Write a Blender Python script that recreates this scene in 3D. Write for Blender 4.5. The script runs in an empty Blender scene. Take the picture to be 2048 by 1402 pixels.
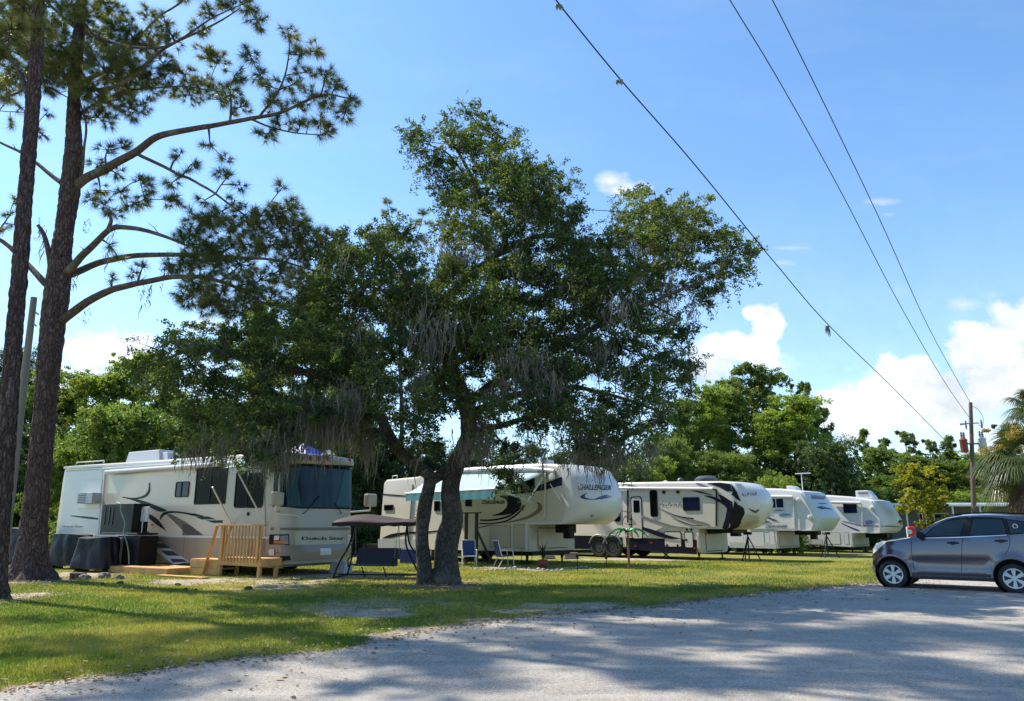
import bpy, bmesh, math, random
import numpy as np
from mathutils import Vector, Matrix, noise as mnoise
R = math.radians
C = bpy.context.scene.collection
sc = bpy.context.scene
random.seed(7); rng = np.random.default_rng(7)
# ---------------- camera ----------------
FPX = 1480.0; HOR = 1050.0; CAMH = 1.55
PITCH = math.atan((HOR-701)/FPX)
cam_d = bpy.data.cameras.new('camera'); cam = bpy.data.objects.new('camera', cam_d); C.objects.link(cam)
cam_d.lens = FPX/2048*36; cam_d.sensor_width = 36; cam_d.clip_start = .05; cam_d.clip_end = 3000
cam.location = (0, 0, CAMH); cam.rotation_euler = (R(90)+PITCH, 0, 0); sc.camera = cam
# ---------------- sky and sun ----------------
SUN_EL = 50.0; SUN_PHI = 30.0      # sun stands left of the view and a little beyond the scene
tosun = Vector((-math.cos(R(SUN_PHI))*math.cos(R(SUN_EL)), math.sin(R(SUN_PHI))*math.cos(R(SUN_EL)), math.sin(R(SUN_EL))))
sun_d = bpy.data.lights.new('sun', 'SUN'); sun_d.energy = 5.0; sun_d.angle = R(.53); sun_d.color = (1, .92, .80)
sun = bpy.data.objects.new('sun', sun_d); C.objects.link(sun); sun.rotation_euler = tosun.to_track_quat('Z', 'Y').to_euler(); sun.location = (0, 0, 60)
vs = sc.view_settings; vs.view_transform = 'Standard'; vs.look = 'None'; vs.exposure = .8; vs.gamma = 1; vs.use_curve_mapping = False
sc.cycles.max_bounces = 8; sc.cycles.transparent_max_bounces = 12; sc.cycles.diffuse_bounces = 4; sc.cycles.use_denoising = True

def ray(px, py):
    c, s = math.cos(PITCH), math.sin(PITCH)
    a = (px-1024)/FPX; b = (701-py)/FPX
    return Vector((a, c-b*s, s+b*c))
def G(px, py, z=0.0):
    d = ray(px, py); t = (z-CAMH)/d.z
    return Vector((d.x*t, d.y*t, z))
def D(px, py, Y):
    d = ray(px, py); t = Y/d.y
    return Vector((d.x*t, Y, CAMH+d.z*t))

# node helpers
def nn(nt, typ, **kw):
    n = nt.nodes.new(typ)
    for k, v in kw.items():
        if k.startswith('i_'): n.inputs[k[2:].replace('_', ' ')].default_value = v
        else: setattr(n, k, v)
    return n
def math_n(nt, op, a, b=None, c=None, clamp=False):
    n = nt.nodes.new('ShaderNodeMath'); n.operation = op; n.use_clamp = clamp
    for i, v in enumerate((a, b, c)):
        if v is None: continue
        if isinstance(v, (int, float)): n.inputs[i].default_value = v
        else: nt.links.new(v, n.inputs[i])
    return n.outputs[0]
w = bpy.data.worlds.new('World'); sc.world = w; w.use_nodes = True
nt = w.node_tree; nt.nodes.clear(); L = nt.links.new
wo = nn(nt, 'ShaderNodeOutputWorld'); bg = nn(nt, 'ShaderNodeBackground')
SKY_STR = .13
bg.inputs['Strength'].default_value = SKY_STR
sky = nn(nt, 'ShaderNodeTexSky'); sky.sky_type = 'NISHITA'; sky.sun_disc = False
sky.sun_elevation = R(SUN_EL); sky.sun_rotation = math.atan2(tosun.x, tosun.y)
sky.air_density = 1.0; sky.dust_density = .35; sky.ozone_density = 1.6; sky.altitude = 10
tc = nn(nt, 'ShaderNodeTexCoord'); sep = nn(nt, 'ShaderNodeSeparateXYZ'); L(tc.outputs['Generated'], sep.inputs[0])
yy = math_n(nt, 'MAXIMUM', sep.outputs[1], .02)
ca = math_n(nt, 'DIVIDE', sep.outputs[0], yy); ce = math_n(nt, 'DIVIDE', sep.outputs[2], yy)
front = math_n(nt, 'GREATER_THAN', sep.outputs[1], .05)
comb = nn(nt, 'ShaderNodeCombineXYZ'); L(ca, comb.inputs[0]); L(ce, comb.inputs[1])
def wnoise(scale, detail, rough, sx=1.0):
    mp = nn(nt, 'ShaderNodeMapping'); mp.inputs['Scale'].default_value = (sx, 1, 1); L(comb.outputs[0], mp.inputs[0])
    n = nn(nt, 'ShaderNodeTexNoise'); n.inputs['Scale'].default_value = scale; n.inputs['Detail'].default_value = detail; n.inputs['Roughness'].default_value = rough
    L(mp.outputs[0], n.inputs['Vector']); return n.outputs[0]
n1 = wnoise(13, 9, .58); n2 = wnoise(34, 6, .6); n3 = wnoise(7, 5, .6, .35); n4 = wnoise(9, 6, .65, .5)
puff = math_n(nt, 'MULTIPLY_ADD', n2, .35, math_n(nt, 'MULTIPLY', n1, .9))      # about .62
clouds = [  # px, py, rx, ry, soft, strength, lump
 (1222, 362, 46, 26, .9, .9, .9), (1238, 378, 62, 24, .9, .9, .9), (1765, 404, 46, 11, 1.2, .7, .8), (1575, 496, 40, 6, 1.1, .5, .8), (1560, 526, 42, 11, 1.2, .55, .9),
 (1925, 608, 56, 20, 1.2, .6, .9), (1985, 590, 60, 20, 1.5, .35, 1), (1925, 654, 32, 9, 1.1, .5, .8), (1800, 585, 42, 22, 1.5, .35, 1), (1695, 740, 32, 18, 1.3, .45, .8), (1776, 429, 20, 6, 1.3, .4, .6),
 (1503, 628, 30, 18, .35, .95, .7), (1537, 652, 42, 48, .3, 1.0, .9), (1500, 698, 78, 44, .3, .95, .9), (1425, 730, 70, 55, .45, .85, .9), (1560, 730, 60, 60, 1.2, .5, .8), (1450, 810, 190, 90, 1.4, .7, .5),
 (1740, 830, 130, 75, .4, .9, 1.0), (1860, 780, 130, 80, .3, .95, 1.0), (1990, 740, 150, 95, .3, .95, 1.0), (2060, 650, 90, 70, .5, .85, 1.0), (1850, 850, 340, 90, .9, .8, .4), (1990, 860, 260, 90, 1, .7, .4),
 (215, 700, 120, 52, .35, .95, 1.0), (110, 770, 230, 80, .8, .95, .6), (410, 650, 100, 34, .9, .75, .8), (330, 760, 260, 110, 1.2, .65, .6), (10, 598, 24, 8, .8, .7, .5), (560, 800, 300, 120, 1.2, .6, .6)]
acc = None
for (px, py, rx, ry, soft, stg, lump) in clouds:
    d = ray(px, py); a0, e0 = d.x/d.y, d.z/d.y
    k = FPX*math.cos(PITCH)*1.0
    xx = math_n(nt, 'MULTIPLY', math_n(nt, 'SUBTRACT', ca, a0), k/rx); ye = math_n(nt, 'MULTIPLY', math_n(nt, 'SUBTRACT', ce, e0), k/ry)
    r = math_n(nt, 'SQRT', math_n(nt, 'MULTIPLY_ADD', xx, xx, math_n(nt, 'MULTIPLY', ye, ye)))
    v = math_n(nt, 'SUBTRACT', math_n(nt, 'MULTIPLY_ADD', math_n(nt, 'SUBTRACT', puff, .62), 2.6*lump, 1.0), r)
    v = math_n(nt, 'MULTIPLY', math_n(nt, 'DIVIDE', v, soft, clamp=True), stg)
    acc = v if acc is None else math_n(nt, 'MAXIMUM', acc, v)
veil = math_n(nt, 'MULTIPLY', math_n(nt, 'MULTIPLY_ADD', n3, 2.2, -1.05, clamp=True), .12)
acc = math_n(nt, 'MULTIPLY', math_n(nt, 'ADD', acc, veil, clamp=True), front)
hz = nn(nt, 'ShaderNodeMapRange'); hz.inputs['From Min'].default_value = 0.0; hz.inputs['From Max'].default_value = .5; hz.inputs['To Min'].default_value = .30; hz.inputs['To Max'].default_value = 0
L(ce, hz.inputs['Value'])
acc = math_n(nt, 'MAXIMUM', acc, math_n(nt, 'MULTIPLY', hz.outputs[0], front))
shade = math_n(nt, 'MULTIPLY_ADD', n4, 5.0, math_n(nt, 'MULTIPLY_ADD', n2, 1.6, .6))   # brightness of the cloud body
ccol = nn(nt, 'ShaderNodeCombineXYZ')
cb = math_n(nt, 'MULTIPLY_ADD', shade, 1.35, -.75)
L(cb, ccol.inputs[0]); L(math_n(nt, 'MULTIPLY', cb, 1.05), ccol.inputs[1]); L(math_n(nt, 'MULTIPLY', cb, 1.13), ccol.inputs[2])
tint = nn(nt, 'ShaderNodeMix'); tint.data_type = 'RGBA'; tint.blend_type = 'MULTIPLY'; tint.inputs[0].default_value = 1
L(sky.outputs[0], tint.inputs[6]); tint.inputs[7].default_value = (.80, 1.02, 1.17, 1)
mx = nn(nt, 'ShaderNodeMix'); mx.data_type = 'RGBA'
L(acc, mx.inputs[0]); L(tint.outputs[2], mx.inputs[6]); L(ccol.outputs[0], mx.inputs[7])
L(mx.outputs[2], bg.inputs[0]); L(bg.outputs[0], wo.inputs[0])
# ---------------- helpers ----------------
def tag(o, label=None, cat=None, group=None, kind=None):
    if label: o['label'] = label
    if cat: o['category'] = cat
    if group: o['group'] = group
    if kind: o['kind'] = kind
    return o
def thing(name, loc, label, cat, group=None, rz=0.0):
    o = bpy.data.objects.new(name, None); C.objects.link(o); o.location = loc; o.rotation_euler = (0, 0, rz)
    o.empty_display_size = .2
    return tag(o, label, cat, group)
def fin(me, name, m, parent, smooth=None, bevel=0, subsurf=0):
    if m is not None:
        for q in (m if isinstance(m, (list, tuple)) else [m]): me.materials.append(q)
    if smooth is not None:
        me.shade_smooth()
        if smooth < 180: me.set_sharp_from_angle(angle=R(smooth))
    o = bpy.data.objects.new(name, me); C.objects.link(o)
    if parent is not None: o.parent = parent
    if bevel:
        b = o.modifiers.new('bevel', 'BEVEL'); b.width = bevel; b.segments = 2; b.limit_method = 'ANGLE'; b.angle_limit = R(35)
    if subsurf:
        b = o.modifiers.new('sub', 'SUBSURF'); b.levels = subsurf; b.render_levels = subsurf
    return o
class MB:
    def __init__(s): s.v = []; s.f = []
    def add(s, vs, fs):
        n = len(s.v); s.v += [tuple(v) for v in vs]; s.f += [tuple(i+n for i in f) for f in fs]; return s
    def box(s, c, d, rz=0, M=None):
        x, y, z = d[0]/2, d[1]/2, d[2]/2
        vs = [Vector((a*x, b*y, e*z)) for a in (-1, 1) for b in (-1, 1) for e in (-1, 1)]
        m = Matrix.Rotation(rz, 3, 'Z') if M is None else M
        vs = [m @ q + Vector(c) for q in vs]
        return s.add(vs, [(0, 1, 3, 2), (4, 6, 7, 5), (0, 4, 5, 1), (2, 3, 7, 6), (0, 2, 6, 4), (1, 5, 7, 3)])
    def bar(s, p, q, w, h, up=(0, 0, 1)):       # a straight bar of rectangular section
        p, q = Vector(p), Vector(q); d = (q-p).normalized(); a = d.cross(Vector(up))
        if a.length < 1e-4: a = d.cross(Vector((1, 0, 0)))
        a.normalize(); b = a.cross(d)
        vs = [e + a*i*w/2 + b*j*h/2 for e in (p, q) for i in (-1, 1) for j in (-1, 1)]
        return s.add(vs, [(0, 1, 3, 2), (4, 6, 7, 5), (0, 4, 5, 1), (2, 3, 7, 6), (0, 2, 6, 4), (1, 5, 7, 3)])
    def tube(s, pts, rad, n=8, cap=True, squash=None):
        pts = [Vector(p) for p in pts]
        if not hasattr(rad, '__len__'): rad = [rad]*len(pts)
        rings = []; prev = None
        for i, p in enumerate(pts):
            t = (pts[min(i+1, len(pts)-1)] - pts[max(i-1, 0)])
            t = t.normalized() if t.length > 1e-9 else Vector((0, 0, 1))
            if prev is None:
                a = t.cross(Vector((.13, .97, .2)));
                if a.length < .1: a = t.cross(Vector((1, 0, 0)))
            else: a = prev - t*prev.dot(t)
            a.normalize(); b = t.cross(a); prev = a
            rings.append([p + (a*math.cos(2*math.pi*k/n) + b*math.sin(2*math.pi*k/n))*rad[i] for k in range(n)])
        vs = [q for r in rings for q in r]; fs = []
        for i in range(len(pts)-1):
            for k in range(n): fs.append((i*n+k, i*n+(k+1) % n, (i+1)*n+(k+1) % n, (i+1)*n+k))
        if cap: fs.append(tuple(range(n-1, -1, -1))); fs.append(tuple((len(pts)-1)*n+k for k in range(n)))
        return s.add(vs, fs)
    def lathe(s, prof, c=(0, 0, 0), axis='z', n=24):   # prof: (radius, height)
        vs = []; fs = []
        for (r, h) in prof:
            for k in range(n):
                a = 2*math.pi*k/n; x, y = r*math.cos(a), r*math.sin(a)
                q = {'z': (x, y, h), 'y': (x, h, y), 'x': (h, x, y)}[axis]
                vs.append((q[0]+c[0], q[1]+c[1], q[2]+c[2]))
        for i in range(len(prof)-1):
            for k in range(n): fs.append((i*n+k, i*n+(k+1) % n, (i+1)*n+(k+1) % n, (i+1)*n+k))
        return s.add(vs, fs)
    def prism(s, poly, y0, y1):                      # poly in x,z ; extruded along y
        n = len(poly); vs = [(a, y0, b) for a, b in poly] + [(a, y1, b) for a, b in poly]
        fs = [tuple(range(n)), tuple(range(2*n-1, n-1, -1))] + [(i, i+n, (i+1) % n + n, (i+1) % n) for i in range(n)]
        return s.add(vs, fs)
    def mesh(s, name):
        me = bpy.data.meshes.new(name); me.from_pydata(s.v, [], s.f); me.update()
        bm = bmesh.new(); bm.from_mesh(me); bmesh.ops.recalc_face_normals(bm, faces=bm.faces); bm.to_mesh(me); bm.free()
        return me
    def build(s, name, m, parent=None, smooth=None, bevel=0, subsurf=0):
        return fin(s.mesh(name), name, m, parent, smooth, bevel, subsurf)
def crom(pts, sub=6, closed=False):
    n = len(pts); out = []
    P = [np.array(p, float) for p in pts]
    rngi = range(n) if closed else range(n-1)
    for i in rngi:
        if closed: a, b, c, d = P[(i-1) % n], P[i], P[(i+1) % n], P[(i+2) % n]
        else: a, b, c, d = P[max(i-1, 0)], P[i], P[i+1], P[min(i+2, n-1)]
        for k in range(sub):
            t = k/sub
            out.append(.5*((2*b) + (-a+c)*t + (2*a-5*b+4*c-d)*t*t + (-a+3*b-3*c+d)*t**3))
    if not closed: out.append(P[-1])
    return [tuple(o) for o in out]
class Fr:
    """a vertical frame: local x to the picture's right, local y away from the camera"""
    def __init__(s, P, beta):
        s.P = Vector(P); s.b = R(beta); s.u = Vector((math.cos(s.b), -math.sin(s.b), 0)); s.v = Vector((math.sin(s.b), math.cos(s.b), 0))
        s.rz = -s.b
    def S(s, px, py, y=0.0):
        d = ray(px, py); o = Vector((0, 0, CAMH)) - s.P
        t = (y - o.dot(s.v))/d.dot(s.v); q = o + d*t
        return (q.dot(s.u), q.z)
    def X(s, px, py, x=0.0):            # onto the plane local x = const -> (y,z)
        d = ray(px, py); o = Vector((0, 0, CAMH)) - s.P
        t = (x - o.dot(s.u))/d.dot(s.u); q = o + d*t
        return (q.dot(s.v), q.z)
    def thing(s, name, label, cat, group=None): return thing(name, s.P, label, cat, group, s.rz)
def cr(ox, oy, k):
    return lambda pts: [(ox+a*k, oy+b*k) for a, b in pts]
c1 = cr(0, 840, 420/1472); c2 = cr(380, 860, 400/1649); c3 = cr(720, 860, 400/1649); c4 = cr(1020, 900, 300/1682)
c5 = cr(1180, 930, 360/2048); c6 = cr(1480, 930, 360/2048); c7 = cr(1700, 780, 348/1109)
def gridded(poly, step):
    """2-D polygon -> bmesh in x,y cut along a grid so it can follow a curved surface"""
    bm = bmesh.new(); bm.faces.new([bm.verts.new((a, b, 0)) for a, b in poly]); return cutgrid(bm, step)
def cutgrid(bm, step):
    bmesh.ops.triangulate(bm, faces=bm.faces[:])
    for ax in (0, 1):
        lo = min(v.co[ax] for v in bm.verts); hi = max(v.co[ax] for v in bm.verts)
        k = math.floor(lo/step)+1
        while k*step < hi:
            co = [0, 0, 0]; no = [0, 0, 0]; co[ax] = k*step; no[ax] = 1
            bmesh.ops.bisect_plane(bm, geom=bm.verts[:]+bm.edges[:]+bm.faces[:], plane_co=co, plane_no=no); k += 1
    return bm
def decal(name, polys, m, parent, fn=None, step=.25, thick=.006):
    """polys: list of 2-D outlines (x,z); fn(x,z)->3-D point on the surface it is laid on"""
    out = bmesh.new()
    for poly in polys:
        bm = gridded(poly, step if fn else 50)
        for v in bm.verts: v.co = Vector(fn(v.co.x, v.co.y)) if fn else Vector((v.co.x, 0, v.co.y))
        me = bpy.data.meshes.new('t'); bm.to_mesh(me); bm.free(); out.from_mesh(me); bpy.data.meshes.remove(me)
    me = bpy.data.meshes.new(name); out.to_mesh(me); out.free()
    o = fin(me, name, m, parent)
    s = o.modifiers.new('thick', 'SOLIDIFY'); s.thickness = thick; s.offset = 0
    return o
def flat(y): return lambda x, z: (x, y, z)
def text2d(body, bold=0.0, shear=0.0, space=1.0):
    cu = bpy.data.curves.new('t', 'FONT'); cu.body = body; cu.offset = bold; cu.shear = shear; cu.space_character = space; cu.resolution_u = 3
    o = bpy.data.objects.new('t', cu); C.objects.link(o); dg = bpy.context.evaluated_depsgraph_get(); dg.update()
    me = bpy.data.meshes.new_from_object(o.evaluated_get(dg)); bpy.data.objects.remove(o); bpy.data.curves.remove(cu)
    co = np.array([v.co[:2] for v in me.vertices]); lo, hi = co.min(0), co.max(0)
    return me, lo, hi
def lettering_px(body, quad, cs, fn, m, parent, bold=0.0, shear=0.0, thick=.006, space=1.0):
    me, lo, hi = text2d(body, bold, shear, space); bl, br, tr, tl = [np.array(q) for q in quad]
    for v in me.vertices:
        a = (v.co.x-lo[0])/(hi[0]-lo[0]); b = (v.co.y-lo[1])/(hi[1]-lo[1]); q = (bl*(1-a)+br*a)*(1-b) + (tl*(1-a)+tr*a)*b
        v.co = Vector(fn(*cs(q[0], q[1])))
    o = fin(me, 'lettering', m, parent); s = o.modifiers.new('thick', 'SOLIDIFY'); s.thickness = thick; s.offset = 0
    return o
def lettering(body, quad, m, parent, fn, bold=0.0, shear=0.0, space=1.0, name='lettering', thick=.006):
    """quad: bl, br, tr, tl corners in (x,z) of the surface"""
    me, lo, hi = text2d(body, bold, shear, space)
    bm = bmesh.new(); bm.from_mesh(me); bpy.data.meshes.remove(me)
    bl, br, tr, tl = [np.array(q) for q in quad]
    for v in bm.verts:
        a = (v.co.x-lo[0])/(hi[0]-lo[0]); b = (v.co.y-lo[1])/(hi[1]-lo[1])
        q = (bl*(1-a)+br*a)*(1-b) + (tl*(1-a)+tr*a)*b
        v.co = Vector(fn(q[0], q[1]))
    me = bpy.data.meshes.new(name); bm.to_mesh(me); bm.free()
    o = fin(me, name, m, parent)
    s = o.modifiers.new('thick', 'SOLIDIFY'); s.thickness = thick; s.offset = 0
    return o
# ---------------- materials ----------------
def mat(name, col, rough=.6, metal=0.0, var=.0, vscale=3.0, bump=0.0, bscale=40.0, col2=None, coat=0.0, spec=.5, stretch=(1, 1, 1), trans=0.0, gen='Object'):
    m = bpy.data.materials.new(name); m.use_nodes = True; t = m.node_tree; b = t.nodes['Principled BSDF']; l = t.links.new
    b.inputs['Base Color'].default_value = (*col, 1); b.inputs['Roughness'].default_value = rough; b.inputs['Metallic'].default_value = metal
    b.inputs['Specular IOR Level'].default_value = spec
    if coat: b.inputs['Coat Weight'].default_value = coat; b.inputs['Coat Roughness'].default_value = .08
    if var or bump:
        tcn = nn(t, 'ShaderNodeTexCoord'); mp = nn(t, 'ShaderNodeMapping'); mp.inputs['Scale'].default_value = stretch; l(tcn.outputs[gen], mp.inputs[0])
    if var:
        n = nn(t, 'ShaderNodeTexNoise'); n.inputs['Scale'].default_value = vscale; n.inputs['Detail'].default_value = 8; n.inputs['Roughness'].default_value = .65
        l(mp.outputs[0], n.inputs['Vector'])
        mr = nn(t, 'ShaderNodeMapRange'); mr.inputs['From Min'].default_value = .3; mr.inputs['From Max'].default_value = .7; l(n.outputs[0], mr.inputs['Value'])
        c2_ = col2 if col2 else tuple(c*(1-var) for c in col)
        mxn = nn(t, 'ShaderNodeMix'); mxn.data_type = 'RGBA'; l(mr.outputs[0], mxn.inputs[0]); mxn.inputs[6].default_value = (*col, 1); mxn.inputs[7].default_value = (*c2_, 1)
        l(mxn.outputs[2], b.inputs['Base Color'])
    if bump:
        n = nn(t, 'ShaderNodeTexNoise'); n.inputs['Scale'].default_value = bscale; n.inputs['Detail'].default_value = 5; l(mp.outputs[0], n.inputs['Vector'])
        bp = nn(t, 'ShaderNodeBump'); bp.inputs['Strength'].default_value = bump; bp.inputs['Distance'].default_value = .02; l(n.outputs[0], bp.inputs['Height']); l(bp.outputs[0], b.inputs['Normal'])
    if trans:
        o = t.nodes['Material Output']; tr = nn(t, 'ShaderNodeBsdfTranslucent'); tr.inputs[0].default_value = (*col, 1); mxs = nn(t, 'ShaderNodeMixShader'); mxs.inputs[0].default_value = trans
        l(b.outputs[0], mxs.inputs[1]); l(tr.outputs[0], mxs.inputs[2]); l(mxs.outputs[0], o.inputs[0])
        if var: l(mxn.outputs[2], tr.inputs[0])
    return m
def leafmat(name, c_dark, c_light, trans=.45, rough=.45, spec=.4):
    """leaf colours run between two greens by a per-leaf value"""
    m = bpy.data.materials.new(name); m.use_nodes = True; t = m.node_tree; b = t.nodes['Principled BSDF']; l = t.links.new
    at = nn(t, 'ShaderNodeAttribute'); at.attribute_name = 'tint'
    mxn = nn(t, 'ShaderNodeMix'); mxn.data_type = 'RGBA'; l(at.outputs['Fac'], mxn.inputs[0]); mxn.inputs[6].default_value = (*c_dark, 1); mxn.inputs[7].default_value = (*c_light, 1)
    l(mxn.outputs[2], b.inputs['Base Color']); b.inputs['Roughness'].default_value = rough; b.inputs['Specular IOR Level'].default_value = spec
    tr = nn(t, 'ShaderNodeBsdfTranslucent'); mul = nn(t, 'ShaderNodeMix'); mul.data_type = 'RGBA'; mul.blend_type = 'MULTIPLY'; mul.inputs[0].default_value = 1
    l(mxn.outputs[2], mul.inputs[6]); mul.inputs[7].default_value = (1.5, 1.45, .6, 1); l(mul.outputs[2], tr.inputs[0])
    mxs = nn(t, 'ShaderNodeMixShader'); mxs.inputs[0].default_value = trans
    l(b.outputs[0], mxs.inputs[1]); l(tr.outputs[0], mxs.inputs[2]); l(mxs.outputs[0], t.nodes['Material Output'].inputs[0])
    return m
def barkmat(name, c_a, c_b, scale=5, stretch=(1, 1, .22), bump=1.0, dist=.05, lichen=None):
    m = bpy.data.materials.new(name); m.use_nodes = True; t = m.node_tree; b = t.nodes['Principled BSDF']; l = t.links.new
    tcn = nn(t, 'ShaderNodeTexCoord'); mp = nn(t, 'ShaderNodeMapping'); mp.inputs['Scale'].default_value = stretch; l(tcn.outputs['Object'], mp.inputs[0])
    wn = nn(t, 'ShaderNodeTexNoise'); wn.inputs['Scale'].default_value = 4; l(mp.outputs[0], wn.inputs['Vector'])
    av = nn(t, 'ShaderNodeVectorMath'); av.operation = 'MULTIPLY_ADD'; l(wn.outputs['Color'], av.inputs[0]); av.inputs[1].default_value = (.34, .34, .34); l(mp.outputs[0], av.inputs[2])
    vo = nn(t, 'ShaderNodeTexVoronoi'); vo.feature = 'DISTANCE_TO_EDGE'; vo.inputs['Scale'].default_value = scale; l(av.outputs[0], vo.inputs['Vector'])
    nz = nn(t, 'ShaderNodeTexNoise'); nz.inputs['Scale'].default_value = scale*5; nz.inputs['Detail'].default_value = 8; l(mp.outputs[0], nz.inputs['Vector'])
    mr = nn(t, 'ShaderNodeMapRange'); mr.inputs['From Max'].default_value = .22; l(vo.outputs['Distance'], mr.inputs['Value'])
    vo2 = nn(t, 'ShaderNodeTexVoronoi'); vo2.feature = 'DISTANCE_TO_EDGE'; vo2.inputs['Scale'].default_value = scale*2.3; l(av.outputs[0], vo2.inputs['Vector'])
    mr2 = nn(t, 'ShaderNodeMapRange'); mr2.inputs['From Max'].default_value = .25; mr2.inputs['To Min'].default_value = .45; l(vo2.outputs['Distance'], mr2.inputs['Value'])
    nz2 = nn(t, 'ShaderNodeMapRange'); nz2.inputs['From Min'].default_value = .35; nz2.inputs['From Max'].default_value = .68; nz2.inputs['To Min'].default_value = .2; nz2.inputs['To Max'].default_value = 1.25; l(nz.outputs[0], nz2.inputs['Value'])
    mu = math_n(t, 'MULTIPLY', math_n(t, 'MULTIPLY', mr.outputs[0], mr2.outputs[0]), nz2.outputs[0], clamp=True)
    mxn = nn(t, 'ShaderNodeMix'); mxn.data_type = 'RGBA'; l(mu, mxn.inputs[0]); mxn.inputs[6].default_value = (*c_a, 1); mxn.inputs[7].default_value = (*c_b, 1)
    out = mxn.outputs[2]
    if lichen:
        n2_ = nn(t, 'ShaderNodeTexNoise'); n2_.inputs['Scale'].default_value = 1.3; n2_.inputs['Detail'].default_value = 9; n2_.inputs['Roughness'].default_value = .7; l(tcn.outputs['Object'], n2_.inputs['Vector'])
        m2 = nn(t, 'ShaderNodeMapRange'); m2.inputs['From Min'].default_value = .52; m2.inputs['From Max'].default_value = .66; l(n2_.outputs[0], m2.inputs['Value'])
        mx2 = nn(t, 'ShaderNodeMix'); mx2.data_type = 'RGBA'; l(math_n(t, 'MULTIPLY', m2.outputs[0], .6), mx2.inputs[0]); l(out, mx2.inputs[6]); mx2.inputs[7].default_value = (*lichen, 1); out = mx2.outputs[2]
    l(out, b.inputs['Base Color']); b.inputs['Roughness'].default_value = .9; b.inputs['Specular IOR Level'].default_value = .2
    bp = nn(t, 'ShaderNodeBump'); bp.inputs['Strength'].default_value = bump; bp.inputs['Distance'].default_value = dist; l(mu, bp.inputs['Height']); l(bp.outputs[0], b.inputs['Normal'])
    return m
def glassmat(name, col=(.01, .012, .015), rough=.04, spec=.9):
    return mat(name, col, rough, 0, spec=spec)
M = dict(
 white=mat('white gelcoat', (.58, .58, .57), .32, var=.07, vscale=1.2, coat=.2),
 cream=mat('cream gelcoat', (.53, .49, .41), .34, var=.08, vscale=1.2, coat=.2),
 beige=mat('beige gelcoat', (.43, .385, .31), .34, var=.08, vscale=1.0, coat=.2),
 tan=mat('tan lower paint', (.29, .235, .175), .3, var=.1, vscale=1.5, coat=.3),
 greyp=mat('grey panel', (.42, .43, .43), .4, var=.08),
 navy=mat('navy graphic', (.006, .007, .018), .4, spec=.2),
 black=mat('black plastic', (.007, .007, .008), .55, spec=.25),
 dgreen=mat('dark green graphic', (.012, .026, .022), .45, spec=.2),
 brown=mat('brown graphic', (.16, .125, .10), .4),
 dgrey=mat('dark grey graphic', (.05, .05, .055), .4),
 mgrey=mat('mid grey graphic', (.16, .16, .17), .4),
 blueg=mat('blue graphic', (.03, .05, .16), .35),
 teal=mat('teal blue graphic', (.05, .16, .26), .4),
 purple=mat('pale purple graphic', (.25, .22, .42), .4),
 glass=glassmat('dark tinted glass', (.003, .004, .005), .2, .06),
 winb=glassmat('blue tinted window', (.004, .010, .035), .1, .25),
 chrome=mat('bright metal', (.6, .6, .6), .25, 1.0),
 alu=mat('painted aluminium', (.62, .62, .60), .4, .2),
 steel=mat('dull steel', (.25, .25, .26), .5, .7, var=.3, vscale=6),
 seam=mat('panel gap', (.10, .095, .085), .7),
 red=mat('red lens', (.35, .02, .015), .2),
 amber=mat('amber lens', (.5, .13, .02), .2),
 lens=mat('clear lens', (.6, .6, .56), .12, coat=.5),
 rubber=mat('tyre rubber', (.018, .018, .018), .8, bump=.3, bscale=80),
 wood=mat('fresh lumber', (.60, .34, .11), .7, var=.45, vscale=4, col2=(.40, .20, .065), stretch=(1, 1, 1), bump=.2),
 oldwood=mat('dark stained post', (.05, .035, .028), .8, var=.3),
)
# ---------------- numpy noise ----------------
_tab = rng.random((256, 256))
def vnoise(x, y):
    xi = np.floor(x).astype(int); yi = np.floor(y).astype(int); fx = x-xi; fy = y-yi
    fx = fx*fx*(3-2*fx); fy = fy*fy*(3-2*fy)
    g = lambda a, b: _tab[a & 255, b & 255]
    return (g(xi, yi)*(1-fx)+g(xi+1, yi)*fx)*(1-fy)+(g(xi, yi+1)*(1-fx)+g(xi+1, yi+1)*fx)*fy
def fbm(x, y, s, o=4):
    a = 0; w_ = 1; t = 0
    for k in range(o):
        a = a+w_*vnoise(x*s+17.3*k, y*s+5.1*k); t += w_; w_ *= .55; s *= 2.1
    return a/t
# ---------------- road outline ----------------
edge_px = [(-900, 1500), (-400, 1440), (0, 1384), (70, 1374), (130, 1364), (230, 1352), (330, 1343), (440, 1327), (600, 1313), (700, 1297), (790, 1278), (870, 1262), (950, 1250), (1030, 1238),
           (1120, 1230), (1210, 1223), (1310, 1214), (1400, 1202), (1500, 1192), (1600, 1181), (1680, 1174), (1740, 1169), (1810, 1161), (1900, 1153), (2048, 1146), (2400, 1138)]
edge = [G(*p) for p in edge_px]; edge = crom([(p.x, p.y) for p in edge], 40)
E2 = []
for i, (x, y) in enumerate(edge):
    n_ = (fbm(np.array([x]), np.array([y]), 1.1, 4)[0]-.5)
    n2_ = (fbm(np.array([x+50]), np.array([y]), 7, 3)[0]-.5)
    E2.append((x + n_*.1, y + n_*.55 + n2_*.22))
road_poly = E2 + [(60, 30), (60, -40), (-60, -40), (-60, E2[0][1])]
def in_poly(x, y, poly):
    c = np.zeros(x.shape, bool); n = len(poly)
    for i in range(n):
        x0, y0 = poly[i]; x1, y1 = poly[(i+1) % n]
        if y0 == y1: continue
        k = ((y0 > y) != (y1 > y)) & (x < (x1-x0)*(y-y0)/(y1-y0)+x0)
        c ^= k
    return c
EA = np.array(E2)
def edge_y(x): return np.interp(x, EA[:, 0], EA[:, 1])
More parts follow.
